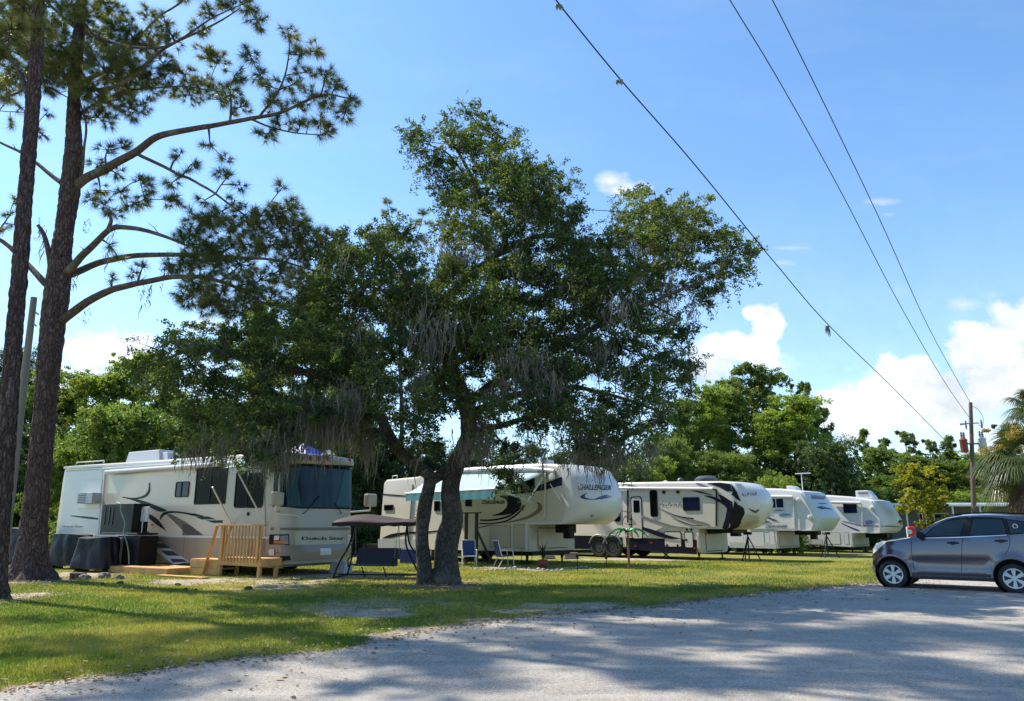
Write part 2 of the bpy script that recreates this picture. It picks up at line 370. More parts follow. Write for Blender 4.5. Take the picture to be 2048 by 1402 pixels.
# bare patches: px, py, half width, half height in pixels, how bare
patches = [(60, 1158, 120, 16, .9), (420, 1164, 130, 7, .95), (560, 1172, 120, 8, .6), (735, 1226, 90, 9, .85), (640, 1212, 120, 9, .55), (905, 1172, 55, 7, .8), (1180, 1212, 150, 7, .95), (1060, 1222, 90, 6, .7),
           (840, 1262, 90, 6, .9), (770, 1272, 50, 6, .9), (1010, 1240, 80, 4, .9), (740, 1150, 90, 8, .55), (1280, 1118, 110, 3, .75), (1060, 1137, 150, 5, .7), (20, 1196, 60, 9, .8), (760, 1200, 160, 9, .5),
           (250, 1135, 120, 10, .6), (640, 1148, 150, 8, .9), (30, 1375, 60, 8, .8), (500, 1315, 60, 5, .6), (1350, 1168, 120, 6, .35), (1000, 1157, 90, 6, .4), (1440, 1150, 200, 8, .3)]
def bare(x, y):
    b = np.zeros(x.shape)
    wob = fbm(x, y, .9, 4)-.5; wf = fbm(x+31, y, 4.5, 4)-.5
    for (px, py, rx, ry, k) in patches:
        g = G(px, py); Y = g.y; ax = rx*Y/FPX; ay = max(ry*Y*Y/(CAMH*FPX), .25)
        r = np.sqrt(((x-g.x)/ax)**2+((y-g.y)/ay)**2)
        b = np.maximum(b, k*np.clip((1.25-r+wob*2.0+wf*1.4)*1.3, 0, 1))
    d = (y-edge_y(x))
    b = np.maximum(b, np.clip(1.0-(d-.02)/(.42+2.6*np.clip(wob+.13, 0, 1))+wf*2.0, 0, 1)*.85)
    b = np.maximum(b, np.clip((fbm(x+9, y+3, .55, 5)-.60)*5+wf, 0, 1)*.35)
    return np.clip(b, 0, 1)
def gridmesh(name, xs, ys):
    X, Y = np.meshgrid(xs, ys); n, m_ = X.shape
    co = np.stack([X.ravel(), Y.ravel(), np.zeros(X.size)], 1)
    idx = np.arange(X.size).reshape(n, m_); q = np.stack([idx[:-1, :-1], idx[:-1, 1:], idx[1:, 1:], idx[1:, :-1]], -1).reshape(-1, 4)
    return co, q
def npmesh(name, co, faces, k):
    me = bpy.data.meshes.new(name); me.vertices.add(len(co)); me.vertices.foreach_set('co', co.astype(np.float32).ravel())
    me.loops.add(len(faces)*k); me.polygons.add(len(faces))
    me.loops.foreach_set('vertex_index', faces.astype(np.int32).ravel())
    me.polygons.foreach_set('loop_start', np.arange(0, len(faces)*k, k, dtype=np.int32))
    me.update(calc_edges=True); return me
def setattr_pt(me, name, vals, dom='POINT'):
    a = me.attributes.new(name, 'FLOAT', dom); a.data.foreach_set('value', vals.astype(np.float32))
xs = np.concatenate([[-1500, -600, -250, -120, -60, -35], np.arange(-24, 24.01, .1), [35, 60, 120, 250, 600, 1500]])
ys = np.concatenate([[-300, -100, -30, -5, 0, 2], np.arange(4, 30.01, .1), np.arange(30.5, 60, .5), [65, 75, 90, 120, 200, 400, 800, 2500]])
co, q = gridmesh('ground', xs, ys)
me = npmesh('ground', co, q, 4)
setattr_pt(me, 'bare', bare(co[:, 0], co[:, 1]))
gm = bpy.data.materials.new('lawn soil and turf'); gm.use_nodes = True; t = gm.node_tree; b = t.nodes['Principled BSDF']; l = t.links.new
at = nn(t, 'ShaderNodeAttribute'); at.attribute_name = 'bare'; tcn = nn(t, 'ShaderNodeTexCoord')
def gn(s, d=8, r=.6):
    n = nn(t, 'ShaderNodeTexNoise'); n.inputs['Scale'].default_value = s; n.inputs['Detail'].default_value = d; n.inputs['Roughness'].default_value = r; l(tcn.outputs['Object'], n.inputs['Vector']); return n.outputs[0]
def mixc(f, a, b_):
    n = nn(t, 'ShaderNodeMix'); n.data_type = 'RGBA'
    l(f, n.inputs[0])
    for i, v in ((6, a), (7, b_)):
        if isinstance(v, tuple): n.inputs[i].default_value = (*v, 1)
        else: l(v, n.inputs[i])
    return n.outputs[2]
def mr_(v, a, c_, lo=0, hi=1):
    n = nn(t, 'ShaderNodeMapRange'); n.inputs['From Min'].default_value = a; n.inputs['From Max'].default_value = c_; n.inputs['To Min'].default_value = lo; n.inputs['To Max'].default_value = hi; l(v, n.inputs['Value']); return n.outputs[0]
turf = mixc(mr_(gn(.6), .38, .62), (.15, .18, .035), (.29, .26, .08)); turf = mixc(mr_(gn(9, 6, .75), .35, .7), turf, (.085, .11, .018))
turf = mixc(mr_(gn(60, 3), .45, .7), turf, (.27, .24, .08))
sand = mixc(mr_(gn(2.5), .4, .65), (.44, .375, .29), (.26, .20, .14)); sand = mixc(mr_(gn(45, 4), .5, .7), sand, (.13, .10, .07)); sand = mixc(mr_(gn(120, 2), .55, .7), sand, (.5, .46, .4))
f = math_n(t, 'MULTIPLY_ADD', math_n(t, 'SUBTRACT', gn(22, 5, .7), .5), 1.1, at.outputs['Fac']); f = mr_(f, .3, .6)
l(mixc(f, turf, sand), b.inputs['Base Color']); b.inputs['Roughness'].default_value = .95; b.inputs['Specular IOR Level'].default_value = .1
bp = nn(t, 'ShaderNodeBump'); bp.inputs['Strength'].default_value = .8; bp.inputs['Distance'].default_value = .03; l(gn(30, 6), bp.inputs['Height']); l(bp.outputs[0], b.inputs['Normal'])
ground = fin(me, 'ground', gm, None); tag(ground, 'mown yellow green lawn with sandy bare patches', 'lawn', kind='structure')
# road
rb = MB(); rb.v = [(x, y, .012) for x, y in road_poly]; rb.f = [tuple(range(len(road_poly)))]
rm = bpy.data.materials.new('worn asphalt'); rm.use_nodes = True; t = rm.node_tree; b = t.nodes['Principled BSDF']; l = t.links.new; tcn = nn(t, 'ShaderNodeTexCoord')
c_ = mixc(mr_(gn(.5, 5), .35, .65), (.27, .24, .20), (.345, .305, .255))
c_ = mixc(mr_(gn(2.3, 7, .7), .42, .75), c_, (.40, .385, .355))
c_ = mixc(mr_(gn(34, 5, .8), .47, .60), c_, (.19, .17, .145)); c_ = mixc(mr_(gn(60, 4, .8), .54, .62), c_, (.60, .57, .51))
mpw = nn(t, 'ShaderNodeMapping'); mpw.inputs['Rotation'].default_value = (0, 0, R(-24)); mpw.inputs['Scale'].default_value = (.12, 1.6, 1); l(tcn.outputs['Object'], mpw.inputs[0])
wn_ = nn(t, 'ShaderNodeTexNoise'); wn_.inputs['Scale'].default_value = 1.6; wn_.inputs['Detail'].default_value = 4; l(mpw.outputs[0], wn_.inputs['Vector'])
c_ = mixc(mr_(wn_.outputs[0], .55, .72, 0, .5), c_, (.52, .475, .41))
l(c_, b.inputs['Base Color']); b.inputs['Roughness'].default_value = .88; b.inputs['Specular IOR Level'].default_value = .25
bp = nn(t, 'ShaderNodeBump'); bp.inputs['Strength'].default_value = .9; bp.inputs['Distance'].default_value = .012; l(gn(90, 4, .7), bp.inputs['Height']); l(bp.outputs[0], b.inputs['Normal'])
road = rb.build('road', rm); tag(road, 'worn pale grey asphalt road curving past the lawn', 'road', kind='structure')
# ---------------- grass blades ----------------
def grass_pts(n):
    Y = 6.2*np.exp(rng.random(n)*math.log(34/6.2)); px = rng.uniform(-160, 2170, n); x = (px-1024)/FPX*Y*1.03
    b_ = bare(x, Y); d = Y-edge_y(x)
    keep = (d > .0) & (rng.random(n) > b_*1.25) & (rng.random(n) < 1.0)
    return x[keep], Y[keep]
gx, gy = grass_pts(720000)
n = len(gx); ln = (.028+.036*fbm(gx, gy, 1.6, 3))*(.6+.8*rng.random(n)); dfar = np.clip(gy/14, .75, 2.4)
near_edge = np.exp(-np.clip(gy-edge_y(gx), 0, 9)/.5); ln *= 1+.5*near_edge
ang = rng.uniform(0, 2*np.pi, n); wd = .0045*dfar*(.7+.6*rng.random(n)); lean = rng.normal(0, .45, (n, 2))*ln[:, None]
bx, by = np.cos(ang)*wd, np.sin(ang)*wd
v = np.empty((n, 3, 3)); v[:, 0] = np.stack([gx-bx, gy-by, np.full(n, -.002)], 1); v[:, 1] = np.stack([gx+bx, gy+by, np.full(n, -.002)], 1); v[:, 2] = np.stack([gx+lean[:, 0], gy+lean[:, 1], ln], 1)
me = npmesh('grass', v.reshape(-1, 3), np.arange(n*3).reshape(-1, 3), 3)
tn = np.clip((fbm(gx, gy, .55, 5)-.36)*3.2+rng.normal(0, .34, n)-near_edge*.3, 0, 1); setattr_pt(me, 'tint', tn, 'FACE')
M['grass'] = leafmat('grass blades', (.085, .165, .020), (.42, .36, .09), .35, .6, .15)
tag(fin(me, 'grass', M['grass'], None), 'short yellow green grass blades of the lawn', 'grass', kind='stuff')
# ---------------- fallen leaves, needles and grit along the road edge ----------------
n = 9000; ex = rng.uniform(-16, 16, n); ey = edge_y(ex)+rng.normal(0, 1, n)*np.where(rng.random(n) < .6, .22, 1.6)
for (px, py, m_, sg) in ((62, 1165, 1500, 1.1), (0, 1200, 700, .8), (872, 1172, 1500, .9), (872, 1172, 900, 2.8), (420, 1168, 500, 1.5), (740, 1225, 500, 1.6)):
    g_ = G(px, py); ex = np.concatenate([ex, g_.x+rng.normal(0, sg, m_)]); ey = np.concatenate([ey, g_.y+rng.normal(0, sg, m_)])
n = len(ex)
k_ = (ey > 4.5); ex, ey = ex[k_], ey[k_]; n = len(ex); s_ = rng.uniform(.010, .038, n)*np.where(rng.random(n) < .12, 1.6, 1); a_ = rng.uniform(0, 6.28, n); e_ = rng.uniform(.25, .9, n)
v = np.empty((n, 4, 3)); ca_, sa_ = np.cos(a_)*s_, np.sin(a_)*s_; zz = .016+rng.random((n, 4))*.022+np.where(ey > edge_y(ex)+.3, .02, 0)[:, None]
v[:, 0] = np.stack([ex-ca_, ey-sa_, zz[:, 0]], 1); v[:, 1] = np.stack([ex+sa_*e_, ey-ca_*e_, zz[:, 1]], 1); v[:, 2] = np.stack([ex+ca_, ey+sa_, zz[:, 2]], 1); v[:, 3] = np.stack([ex-sa_*e_, ey+ca_*e_, zz[:, 3]], 1)
me = npmesh('leaf_litter', v.reshape(-1, 3), np.arange(n*4).reshape(-1, 4), 4); setattr_pt(me, 'tint', rng.random(n), 'FACE')
M['litter'] = leafmat('dry leaves and grit', (.07, .045, .028), (.36, .30, .22), .1, .9, .1)
tag(fin(me, 'leaf_litter', M['litter'], None), 'dry brown leaves and pale grit scattered along the road edge', 'leaf litter', kind='stuff')
# ---------------- recreational vehicles ----------------
def rv_body(fr, prof, W, parent, mbody, mcap, rr=.14, gpow=2.6, capname='front_cap', smooth=40):
    """prof: outline (x, z, kind, bulge) round the side; kind: r rear, t roof, f front, b bottom. Returns front surface map"""
    n = len(prof)
    ysl = [0, .02, .05, .09, .14, .22, .34, .5, .75, 1.05, 1.45]
    ysl = [y for y in ysl if y < W/2] ; ysl = ysl + [W-y for y in reversed(ysl)]
    def g(y): return max(0, 1-abs(2*y/W-1)**gpow)**(1/gpow)
    def pt(i, y):
        x, z, k, b = prof[i]; d = min(y, W-y)
        drop = rr-math.sqrt(max(0, rr*rr-(rr-d)**2)) if d < rr else 0
        if k == 't': z -= drop; x += b*g(y)
        elif k == 'f': x += b*g(y)
        elif k == 'r': x += drop*.7
        return (x, y, z)
    body, cap = MB(), MB()
    V = [[pt(i, y) for i in range(n)] for y in ysl]
    for i in range(n):
        j = (i+1) % n; tgt = cap if (prof[i][2] == 'f' and prof[j][2] in 'ft') or (prof[j][2] == 'f' and prof[i][2] in 'tf') else body
        vs = [V[s][i] for s in range(len(ysl))] + [V[s][j] for s in range(len(ysl))]; m_ = len(ysl)
        tgt.add(vs, [(s, s+1, m_+s+1, m_+s) for s in range(m_-1)])
    for s in (0, -1): body.add(V[s], [tuple(range(n)) if s == 0 else tuple(range(n-1, -1, -1))])
    bo = weld(body, 'body', mbody, parent, smooth); co_ = weld(cap, capname, mcap, parent, smooth)
    fp = [(p[1], p[0], p[3]) for p in prof if p[2] == 'f']; fp.sort()
    zs = [p[0] for p in fp]; fx = [p[1] for p in fp]; fb = [p[2] for p in fp]
    def xfront(y, z): return float(np.interp(z, zs, fx)) + float(np.interp(z, zs, fb))*g(min(max(y, 0), W))
    def on(y, z, off=.012):
        e = .02; n_ = Vector((1, -(xfront(y+e, z)-xfront(y-e, z))/(2*e), -(xfront(y, z+e)-xfront(y, z-e))/(2*e))); n_.z = max(-1, min(1, n_.z)); n_.normalize()
        return (xfront(y, z)+n_.x*off, y+n_.y*off, z+n_.z*off)
    def capS(px, py):        # pixel -> (y,z) where its ray first meets the curved front
        best = None; y = -.05
        while y < W+.001:
            d = ray(px, py); o = Vector((0, 0, CAMH)) - fr.P
            t = (y - o.dot(fr.v))/d.dot(fr.v); q_ = o + d*t; e = q_.dot(fr.u) - xfront(y, q_.z)
            if best is None or e < best[0]: best = (e, y, q_.z)
            if e <= 0: break
            y += .01
        return (min(max(best[1], 0), W), best[2])
    return on, capS, bo, co_
def weld(mb, name, m, parent, smooth):
    me = bpy.data.meshes.new(name); me.from_pydata(mb.v, [], mb.f); me.update()
    bm = bmesh.new(); bm.from_mesh(me); bmesh.ops.remove_doubles(bm, verts=bm.verts, dist=1e-4); bmesh.ops.dissolve_degenerate(bm, edges=bm.edges, dist=1e-4)
    bmesh.ops.recalc_face_normals(bm, faces=bm.faces); bm.to_mesh(me); bm.free()
    return fin(me, name, m, parent, smooth)
def sd(fr, pts, y=0.0): return [fr.S(a, b, y) for a, b in pts]
def sdecal(fr, name, polys, m, parent, y=-.008, curve=False, thick=.008, sub=5):
    P = [sd(fr, p, 0) for p in polys]
    if curve: P = [crom(p, sub, True) for p in P]
    return [decal(name, [p], m, parent, flat(y), thick=thick) for p in P][0]
def swoosh(fr, polys, m, parent, y=-.008, name='stripe'):
    """each: (upper line, lower line) given left to right; smooth curves, sharp ends"""
    for up, lo in polys: decal(name, [sd(fr, crom(up, 6) + list(reversed(crom(lo, 6))), 0)], m, parent, flat(y), thick=.008)
def rrect(x0, z0, x1, z1, r, n=4):
    out = []
    for cx, cz, a0 in ((x1-r, z1-r, 0), (x0+r, z1-r, 90), (x0+r, z0+r, 180), (x1-r, z0+r, 270)):
        for k in range(n+1):
            a = R(a0+90*k/n); out.append((cx+r*math.cos(a), cz+r*math.sin(a)))
    return out
def win(fr, pts, parent, mf='black', mg='glass', r=.07, fw=.035, y=0.0, name='window', split=None):
    """window given by opposite corners in pixels (tl, br): frame proud of wall, pane set in it"""
    (x0, z1), (x1, z0) = fr.S(*pts[0], 0), fr.S(*pts[1], 0)
    r = min(r, (x1-x0)/2.5, (z1-z0)/2.5)
    o = rrect(x0, z0, x1, z1, r); i = rrect(x0+fw, z0+fw, x1-fw, z1-fw, max(r-fw, .01)); n = len(o)
    fb = MB(); vs = [(a, y-.03, b) for a, b in o]+[(a, y-.03, b) for a, b in i]+[(a, y+.005, b) for a, b in o]+[(a, y-.005, b) for a, b in i]
    fs = [(k, (k+1) % n, n+(k+1) % n, n+k) for k in range(n)]+[(k, (k+1) % n, 2*n+(k+1) % n, 2*n+k) for k in range(n)]+[(n+k, n+(k+1) % n, 3*n+(k+1) % n, 3*n+k) for k in range(n)]
    fb.add(vs, fs); f_ = fb.build(name, M[mf], parent)
    pb = MB(); pb.v = [(a, y-.012, b) for a, b in i]; pb.f = [tuple(range(n))]
    if split:
        for q in split:
            xm = x0+(x1-x0)*q; fb2 = MB().box((xm, y-.022, (z0+z1)/2), (.035, .02, z1-z0-2*fw)); fb2.build('mullion', M[mf], f_)
    pb.build('pane', M[mg], f_); return f_
def hatch(fr, pts, parent, m, y=0.0, r=.05, name='storage_hatch', proud=.012, gap=True):
    (x0, z1), (x1, z0) = fr.S(*pts[0], 0), fr.S(*pts[1], 0)
    if x1 < x0: x0, x1 = x1, x0
    b = MB()
    if gap:
        g_ = MB().prism(rrect(x0-.018, z0-.018, x1+.018, z1+.018, r+.018), y-.006, y+.002).build('hatch_gap' if name == 'storage_hatch' else name+'_trim', M['seam'], parent)
    b.prism(rrect(x0, z0, x1, z1, r), y-proud, y+.003); return b.build(name, m, parent)
def plbox(fr, p0, p1, y0, y1, mb):         # box whose front face spans two pixel corners on plane y0
    (x0, z1), (x1, z0) = fr.S(*p0, y0), fr.S(*p1, y0)
    return mb.box(((x0+x1)/2, (y0+y1)/2, (z0+z1)/2), (abs(x1-x0), abs(y1-y0), abs(z1-z0)))
def sbar(fr, p, q, y0, y1, w_, h_, mb):
    a = fr.S(*p, y0); b = fr.S(*q, y1); return mb.bar((a[0], y0, a[1]), (b[0], y1, b[1]), w_, h_)
def wheel_parts(c, r, wdt, parent, nsp=6, axis='y', rimr=.6, mrim='chrome', side=-1, name='wheel'):
    """tyre with tread shoulder, dished rim and spokes, outer face toward side*y"""
    y0 = c[1]
    t = MB().lathe([(r*.60, -wdt*.42), (r*.8, -wdt*.5), (r*.94, -wdt*.47), (r, -wdt*.36), (r, wdt*.36), (r*.94, wdt*.47), (r*.8, wdt*.5), (r*.6, wdt*.42), (r*.6, -wdt*.42)], c, 'y', 36).build('tyre', M['rubber'], None, 40)
    wo_ = t; wo_.parent = parent; wo_.name = name; wo_.data.name = name
    e = side
    rim = MB().lathe([(r*rimr, e*wdt*.44), (r*rimr*.96, e*wdt*.46), (r*rimr*.9, e*wdt*.40), (r*rimr*.86, e*wdt*.1), (r*.3, e*wdt*.02), (0.001, e*wdt*.02)], c, 'y', 36)
    rim.build('rim', M['dgrey'] if nsp else M[mrim], wo_, 40)
    if nsp: MB().lathe([(r*rimr*1.0, e*wdt*.43), (r*rimr*.99, e*wdt*.475), (r*rimr*.88, e*wdt*.46), (r*rimr*.87, e*wdt*.40)], c, 'y', 36).build('rim_lip', M[mrim], wo_, 40)
    sp = MB()
    for k in range(nsp):
        a = 2*math.pi*(k+.5)/nsp; ca_, sa_ = math.cos(a), math.sin(a)
        def P(rr_, tt, yy): return (c[0]+rr_*ca_-tt*sa_, c[1]+e*yy, c[2]+rr_*sa_+tt*ca_)
        w0, w1 = r*.07, r*.155
        vs = [P(r*.12, -w0, wdt*.40), P(r*.12, w0, wdt*.40), P(r*rimr*.93, w1, wdt*.42), P(r*rimr*.93, -w1, wdt*.42), P(r*.12, -w0, wdt*.25), P(r*.12, w0, wdt*.25), P(r*rimr*.93, w1, wdt*.3), P(r*rimr*.93, -w1, wdt*.3)]
        sp.add(vs, [(0, 1, 2, 3), (4, 5, 6, 7), (0, 1, 5, 4), (1, 2, 6, 5), (2, 3, 7, 6), (3, 0, 4, 7)])
    if nsp: sp.build('spokes', M[mrim], wo_, bevel=.006)
    MB().lathe([(r*.17, e*wdt*.38), (r*.16, e*wdt*.46), (.001, e*wdt*.47)], c, 'y', 18).build('hub_cap', M[mrim], wo_, 40)
    return wo_
def jack(x, y, ztop, parent, name='landing_leg'):
    b = MB().box((x, y, ztop/2+.1), (.085, .085, ztop-.2)); b.box((x, y, .16), (.06, .06, .3)); b.box((x, y, .025), (.25, .25, .05)); return b.build(name, M['black'], parent, bevel=.005)
def chairs_note(): pass

# ============ motor home ============
MH = Fr(G(535, 1152), 32); W = 3.2
mh = MH.thing('motorhome', 'large beige and tan motor coach with green swooshes and a blue windshield', 'motorhome', None)
S = MH.S
def zx(p): return S(*p, 0)
pr = []
xr, zr = zx((128, 932)); zb = zx((535, 1131))[1]; xr_b = zx((111, 1110))[0]
zf = zx((535, 904))[1]
prof = [(xr-.02, zb+.12, 'r', 0), (xr-.02, zr-.5, 'r', 0), (xr+.03, zr-.12, 'r', 0), (xr+.16, zr, 't', 0), (-.5, zf, 't', 0), (-.12, zf-.01, 't', .45), (.02, zf-.06, 'f', .62), (.07, zf-.20, 'f', .66), (.06, zf-.36, 'f', .62), (.0, zf-.42, 'f', .50),
        (.0, zf-1.0, 'f', .55), (.0, zf-1.75, 'f', .64), (.0, zf-2.2, 'f', .70), (.0, zb+.62, 'f', .74), (.03, zb+.42, 'f', .80), (.03, zb+.05, 'f', .76), (-.05, zb-.04, 'f', .62), (-.2, zb, 'b', 0)]
on, capS, bo, co_ = rv_body(MH, prof, W, mh, M['beige'], M['beige'], rr=.16, gpow=3.2)
zskirt = S(285, 1072)[1]
# tan skirt on the side and white moulding
x0 = S(118, 1100)[0]
skirtL = MB().prism([(x0, zb-.02), (-.02, zb-.04), (-.02, zskirt-.03), (x0, zskirt-.03)], -.02, .0).build('skirt', M['tan'], mh)
MB().prism([(x0, zskirt-.03), (-.02, zskirt-.03), (-.02, zskirt+.035), (x0, zskirt+.035)], -.035, 0).build('moulding', M['white'], mh, bevel=.005)
seams = MB()
for p in c1([(1110, 0), (1290, 0), (960, 0)]):
    xx_ = S(p[0], 1100)[0]; MB().box((xx_, -.022, (zb+zskirt)/2), (.012, .006, zskirt-zb-.06)).build('seam', M['seam'], mh)
# rear panel in grey white, with its frame line
sdecal(MH, 'rear_panel', [c1([(462, 362), (722, 345), (690, 800), (415, 806)])], M['greyp'] if False else M['white'], mh, y=-.006)
tr = MB()
sbar(MH, *c1([(738, 345), (700, 800)]), -.03, -.03, .05, .04, tr); sbar(MH, *c1([(462, 352), (738, 338)]), -.03, -.03, .03, .04, tr); tr.build('panel_trim', M['alu'], mh)
# roof moulding
rb_ = MB(); a_ = S(*c1([(455, 330)])[0]); b_ = S(535, 915)
rb_.prism([(a_[0], a_[1]-.07), (b_[0], b_[1]-.05), (b_[0], b_[1]+.04), (a_[0], a_[1]+.02)], -.05, .0); rb_.build('roof_moulding', M['white'], mh, bevel=.012)
# window air conditioner in the rear wall
ac = plbox(MH, *c1([(570, 425), (690, 620)]), -.03, .01, MB()).build('cover_plate', M['white'], mh, bevel=.01)
aa = plbox(MH, *c1([(548, 512), (640, 584)]), -.34, -.02, MB()); ao = aa.build('air_conditioner', M['greyp'], mh, bevel=.01)
gb = MB()
for k in range(6):
    (x0_, z1_), (x1_, z0_) = S(*c1([(548, 512)])[0], -.34), S(*c1([(600, 584)])[0], -.34)
    z_ = z0_+.03+(z1_-z0_-.06)*k/5; gb.box(((x0_+x1_)/2, -.345, z_), (abs(x1_-x0_)-.05, .012, .02))
gb.build('grille', M['black'], ao)
# graphics
swoosh(MH, [(c1([(498, 668), (600, 676), (690, 686)]), c1([(498, 674), (600, 690), (690, 700)])),
            (c1([(858, 540), (940, 550), (1040, 578), (1140, 618), (1172, 632)]), c1([(858, 543), (930, 562), (1030, 602), (1110, 640), (1150, 642)])),
            (c1([(858, 538), (940, 546), (1010, 528), (1040, 490), (1045, 440)]), c1([(858, 542), (945, 556), (1020, 540), (1052, 500), (1052, 440)])),
            (c1([(915, 600), (975, 622), (1050, 660), (1110, 700), (1165, 776)]), c1([(915, 625), (975, 648), (1045, 690), (1100, 735), (1165, 776)])),
            (c1([(895, 735), (950, 748), (1010, 770), (1080, 805)]), c1([(895, 775), (950, 790), (1000, 802), (1030, 810)])),
            (c1([(1122, 700), (1132, 662), (1170, 640), (1250, 640), (1350, 655), (1430, 672)]), c1([(1126, 700), (1142, 676), (1180, 656), (1250, 652), (1350, 668), (1425, 680)]))], M['dgreen'], mh)
blk = [c1([(1340, 680), (1400, 680), (1460, 694), (1405, 696)]), c1([(1425, 703), (1472, 703), (1540, 722), (1490, 724)]), c1([(1512, 728), (1585, 724), (1660, 745), (1590, 748)])]
blk2 = [c2([(-40, 690), (40, 688), (105, 706), (30, 708)]), c2([(40, 713), (150, 713), (215, 736), (100, 738)]), c2([(130, 745), (270, 744), (270, 766), (195, 766)])]
sdecal(MH, 'stripe', blk2, M['dgreen'], mh)
sdecal(MH, 'stripe', [c1([(1166, 660), (1200, 660), (1300, 712), (1425, 806), (1310, 806), (1250, 740)])], M['brown'], mh)
sdecal(MH, 'stripe', [c2([(-60, 765), (10, 790), (110, 868), (-60, 868)])], M['brown'], mh)
# slanted vents across the skirt
sdecal(MH, 'stripe', [c1([(900, 770), (1010, 775), (1335, 995), (1225, 1015)])], M['white'], mh, y=-.028)
sdecal(MH, 'vent', [c1([(1000, 815), (1085, 820), (1138, 852), (1060, 852)]), c1([(1070, 862), (1150, 864), (1208, 900), (1120, 898)]), c1([(1135, 915), (1215, 917), (1270, 952), (1180, 950)]), c1([(1200, 972), (1290, 974), (1322, 995), (1218, 997)])], M['dgrey'], mh, y=-.038)
lettering('Dutch', [S(*p) for p in c1([(440, 752), (518, 752), (518, 738), (440, 738)])], M['dgrey'], mh, flat(-.014), bold=.02); lettering('Star', [S(*p) for p in c1([(527, 752), (585, 752), (585, 738), (527, 738)])], M['dgrey'], mh, flat(-.014), bold=.02)
win(MH, c1([(1238, 434), (1322, 540)]), mh, mg='winb', split=[.45])
win(MH, c2([(65, 300), (290, 610)]), mh, split=[.5]); 
win(MH, c2([(388, 340), (475, 642)]), mh, r=.12)
MB().prism([S(*p) for p in c2([(480, 330), (612, 320), (632, 1095), (470, 1060)])], -.02, 0).build('door', M['beige'], mh)
win(MH, c2([(490, 355), (603, 642)]), mh, r=.12, y=-.02, name='door_window')
MB().box((S(*c2([(487, 692)])[0])[0], -.04, S(*c2([(487, 692)])[0])[1]), (.07, .05, .12)).build('door_handle', M['black'], mh, bevel=.01)
bm_ = MB(); p_ = S(*c1([(1070, 735)])[0]); bm_.box((p_[0], -.02, p_[1]), (.09, .03, .06)); bm_.build('marker_light', M['amber'], mh, bevel=.01)
# awning rolled along the roof edge
aw = MB(); a_ = S(*c1([(745, 366)])[0], -.14); b_ = S(488, 925, -.14); aw.tube([(a_[0], -.14, a_[1]), (b_[0], -.14, b_[1])], .085, 12)
awo = aw.build('rolled_awning', M['white'], mh, 40)
cov = MB(); a2 = S(*c1([(740, 350)])[0]); cov.prism([(a2[0], a2[1]-.02), (b_[0], b_[1]+.02), (b_[0], b_[1]+.12), (a2[0], a2[1]+.08)], -.17, -.02); cov.build('awning_cover', M['white'], awo, bevel=.03)
ar = MB()
for p, q_, yy0, yy1 in ((c2([(185, 470)])[0], c2([(340, 775)])[0], -.9, -.05), (c2([(395, 350)])[0], c2([(620, 780)])[0], -.95, -.05)):
    sbar(MH, p, q_, yy0, yy1, .05, .035, ar)
ar.build('awning_arm', M['alu'], mh)
da = MB(); p_ = S(*c2([(270, 315)])[0], -1.0); q_ = S(*c2([(400, 300)])[0], -1.0)   # small green door awning
da.add([(p_[0], -1.0, p_[1]), (q_[0], -1.0, q_[1]), (q_[0]+.1, -.02, q_[1]+.35), (p_[0]-.1, -.02, p_[1]+.35)], [(0, 1, 2, 3)])
dao = da.build('door_awning', mat('teal awning cloth', (.03, .17, .13), .7), mh); dao.modifiers.new('s', 'SOLIDIFY').thickness = .02
# front
def fpoly(name, pts, m, off=.012, step=.08, thick=.01, parent=mh): return decal(name, [[capS(*p) for p in pts]], m, parent, lambda y, z: on(y, z, off), step=step, thick=thick)
ws = fpoly('windshield', c2([(668, 290), (900, 278), (1100, 284), (1352, 296), (1372, 655), (1100, 650), (900, 648), (662, 632)]), M['black'], .014)
wg = bpy.data.materials.new('windshield glass with curtains behind'); wg.use_nodes = True; t = wg.node_tree; b = t.nodes['Principled BSDF']
tcn = nn(t, 'ShaderNodeTexCoord'); mp = nn(t, 'ShaderNodeMapping'); mp.inputs['Scale'].default_value = (1, 2.6, .35); t.links.new(tcn.outputs['Object'], mp.inputs[0])
n = nn(t, 'ShaderNodeTexNoise'); n.inputs['Scale'].default_value = 1.6; n.inputs['Detail'].default_value = 5; t.links.new(mp.outputs[0], n.inputs['Vector'])
mr = nn(t, 'ShaderNodeMapRange'); mr.inputs['From Min'].default_value = .42; mr.inputs['From Max'].default_value = .68; t.links.new(n.outputs[0], mr.inputs['Value'])
mxn = nn(t, 'ShaderNodeMix'); mxn.data_type = 'RGBA'; mxn.inputs[6].default_value = (.003, .006, .016, 1); mxn.inputs[7].default_value = (.008, .045, .075, 1); t.links.new(mr.outputs[0], mxn.inputs[0]); t.links.new(mxn.outputs[2], b.inputs['Base Color'])
b.inputs['Roughness'].default_value = .1; b.inputs['Specular IOR Level'].default_value = .2
fpoly('pane', c2([(682, 305), (900, 294), (1100, 299), (1340, 310), (1358, 642), (1100, 638), (900, 636), (676, 620)]), wg, .024, parent=ws)
fpoly('curtain', c2([(1262, 320), (1338, 325), (1355, 635), (1190, 632), (1235, 480)]), mat('blue curtain', (.02, .12, .17), .7, var=.5, vscale=6, stretch=(1, 6, .5)), .034, parent=ws)
fpoly('curtain', c2([(780, 320), (905, 310), (880, 440), (905, 630), (800, 632)]), mat('dark blue curtain', (.02, .09, .14), .7, var=.6, vscale=6, stretch=(1, 6, .5)), .034, parent=ws)
fpoly('stripe', c2([(640, 805), (1335, 803), (1335, 822), (640, 826)]), M['brown'], .012)
fpoly('front_panel', c2([(850, 832), (1318, 830), (1305, 943), (862, 950)]), M['beige'], .02)
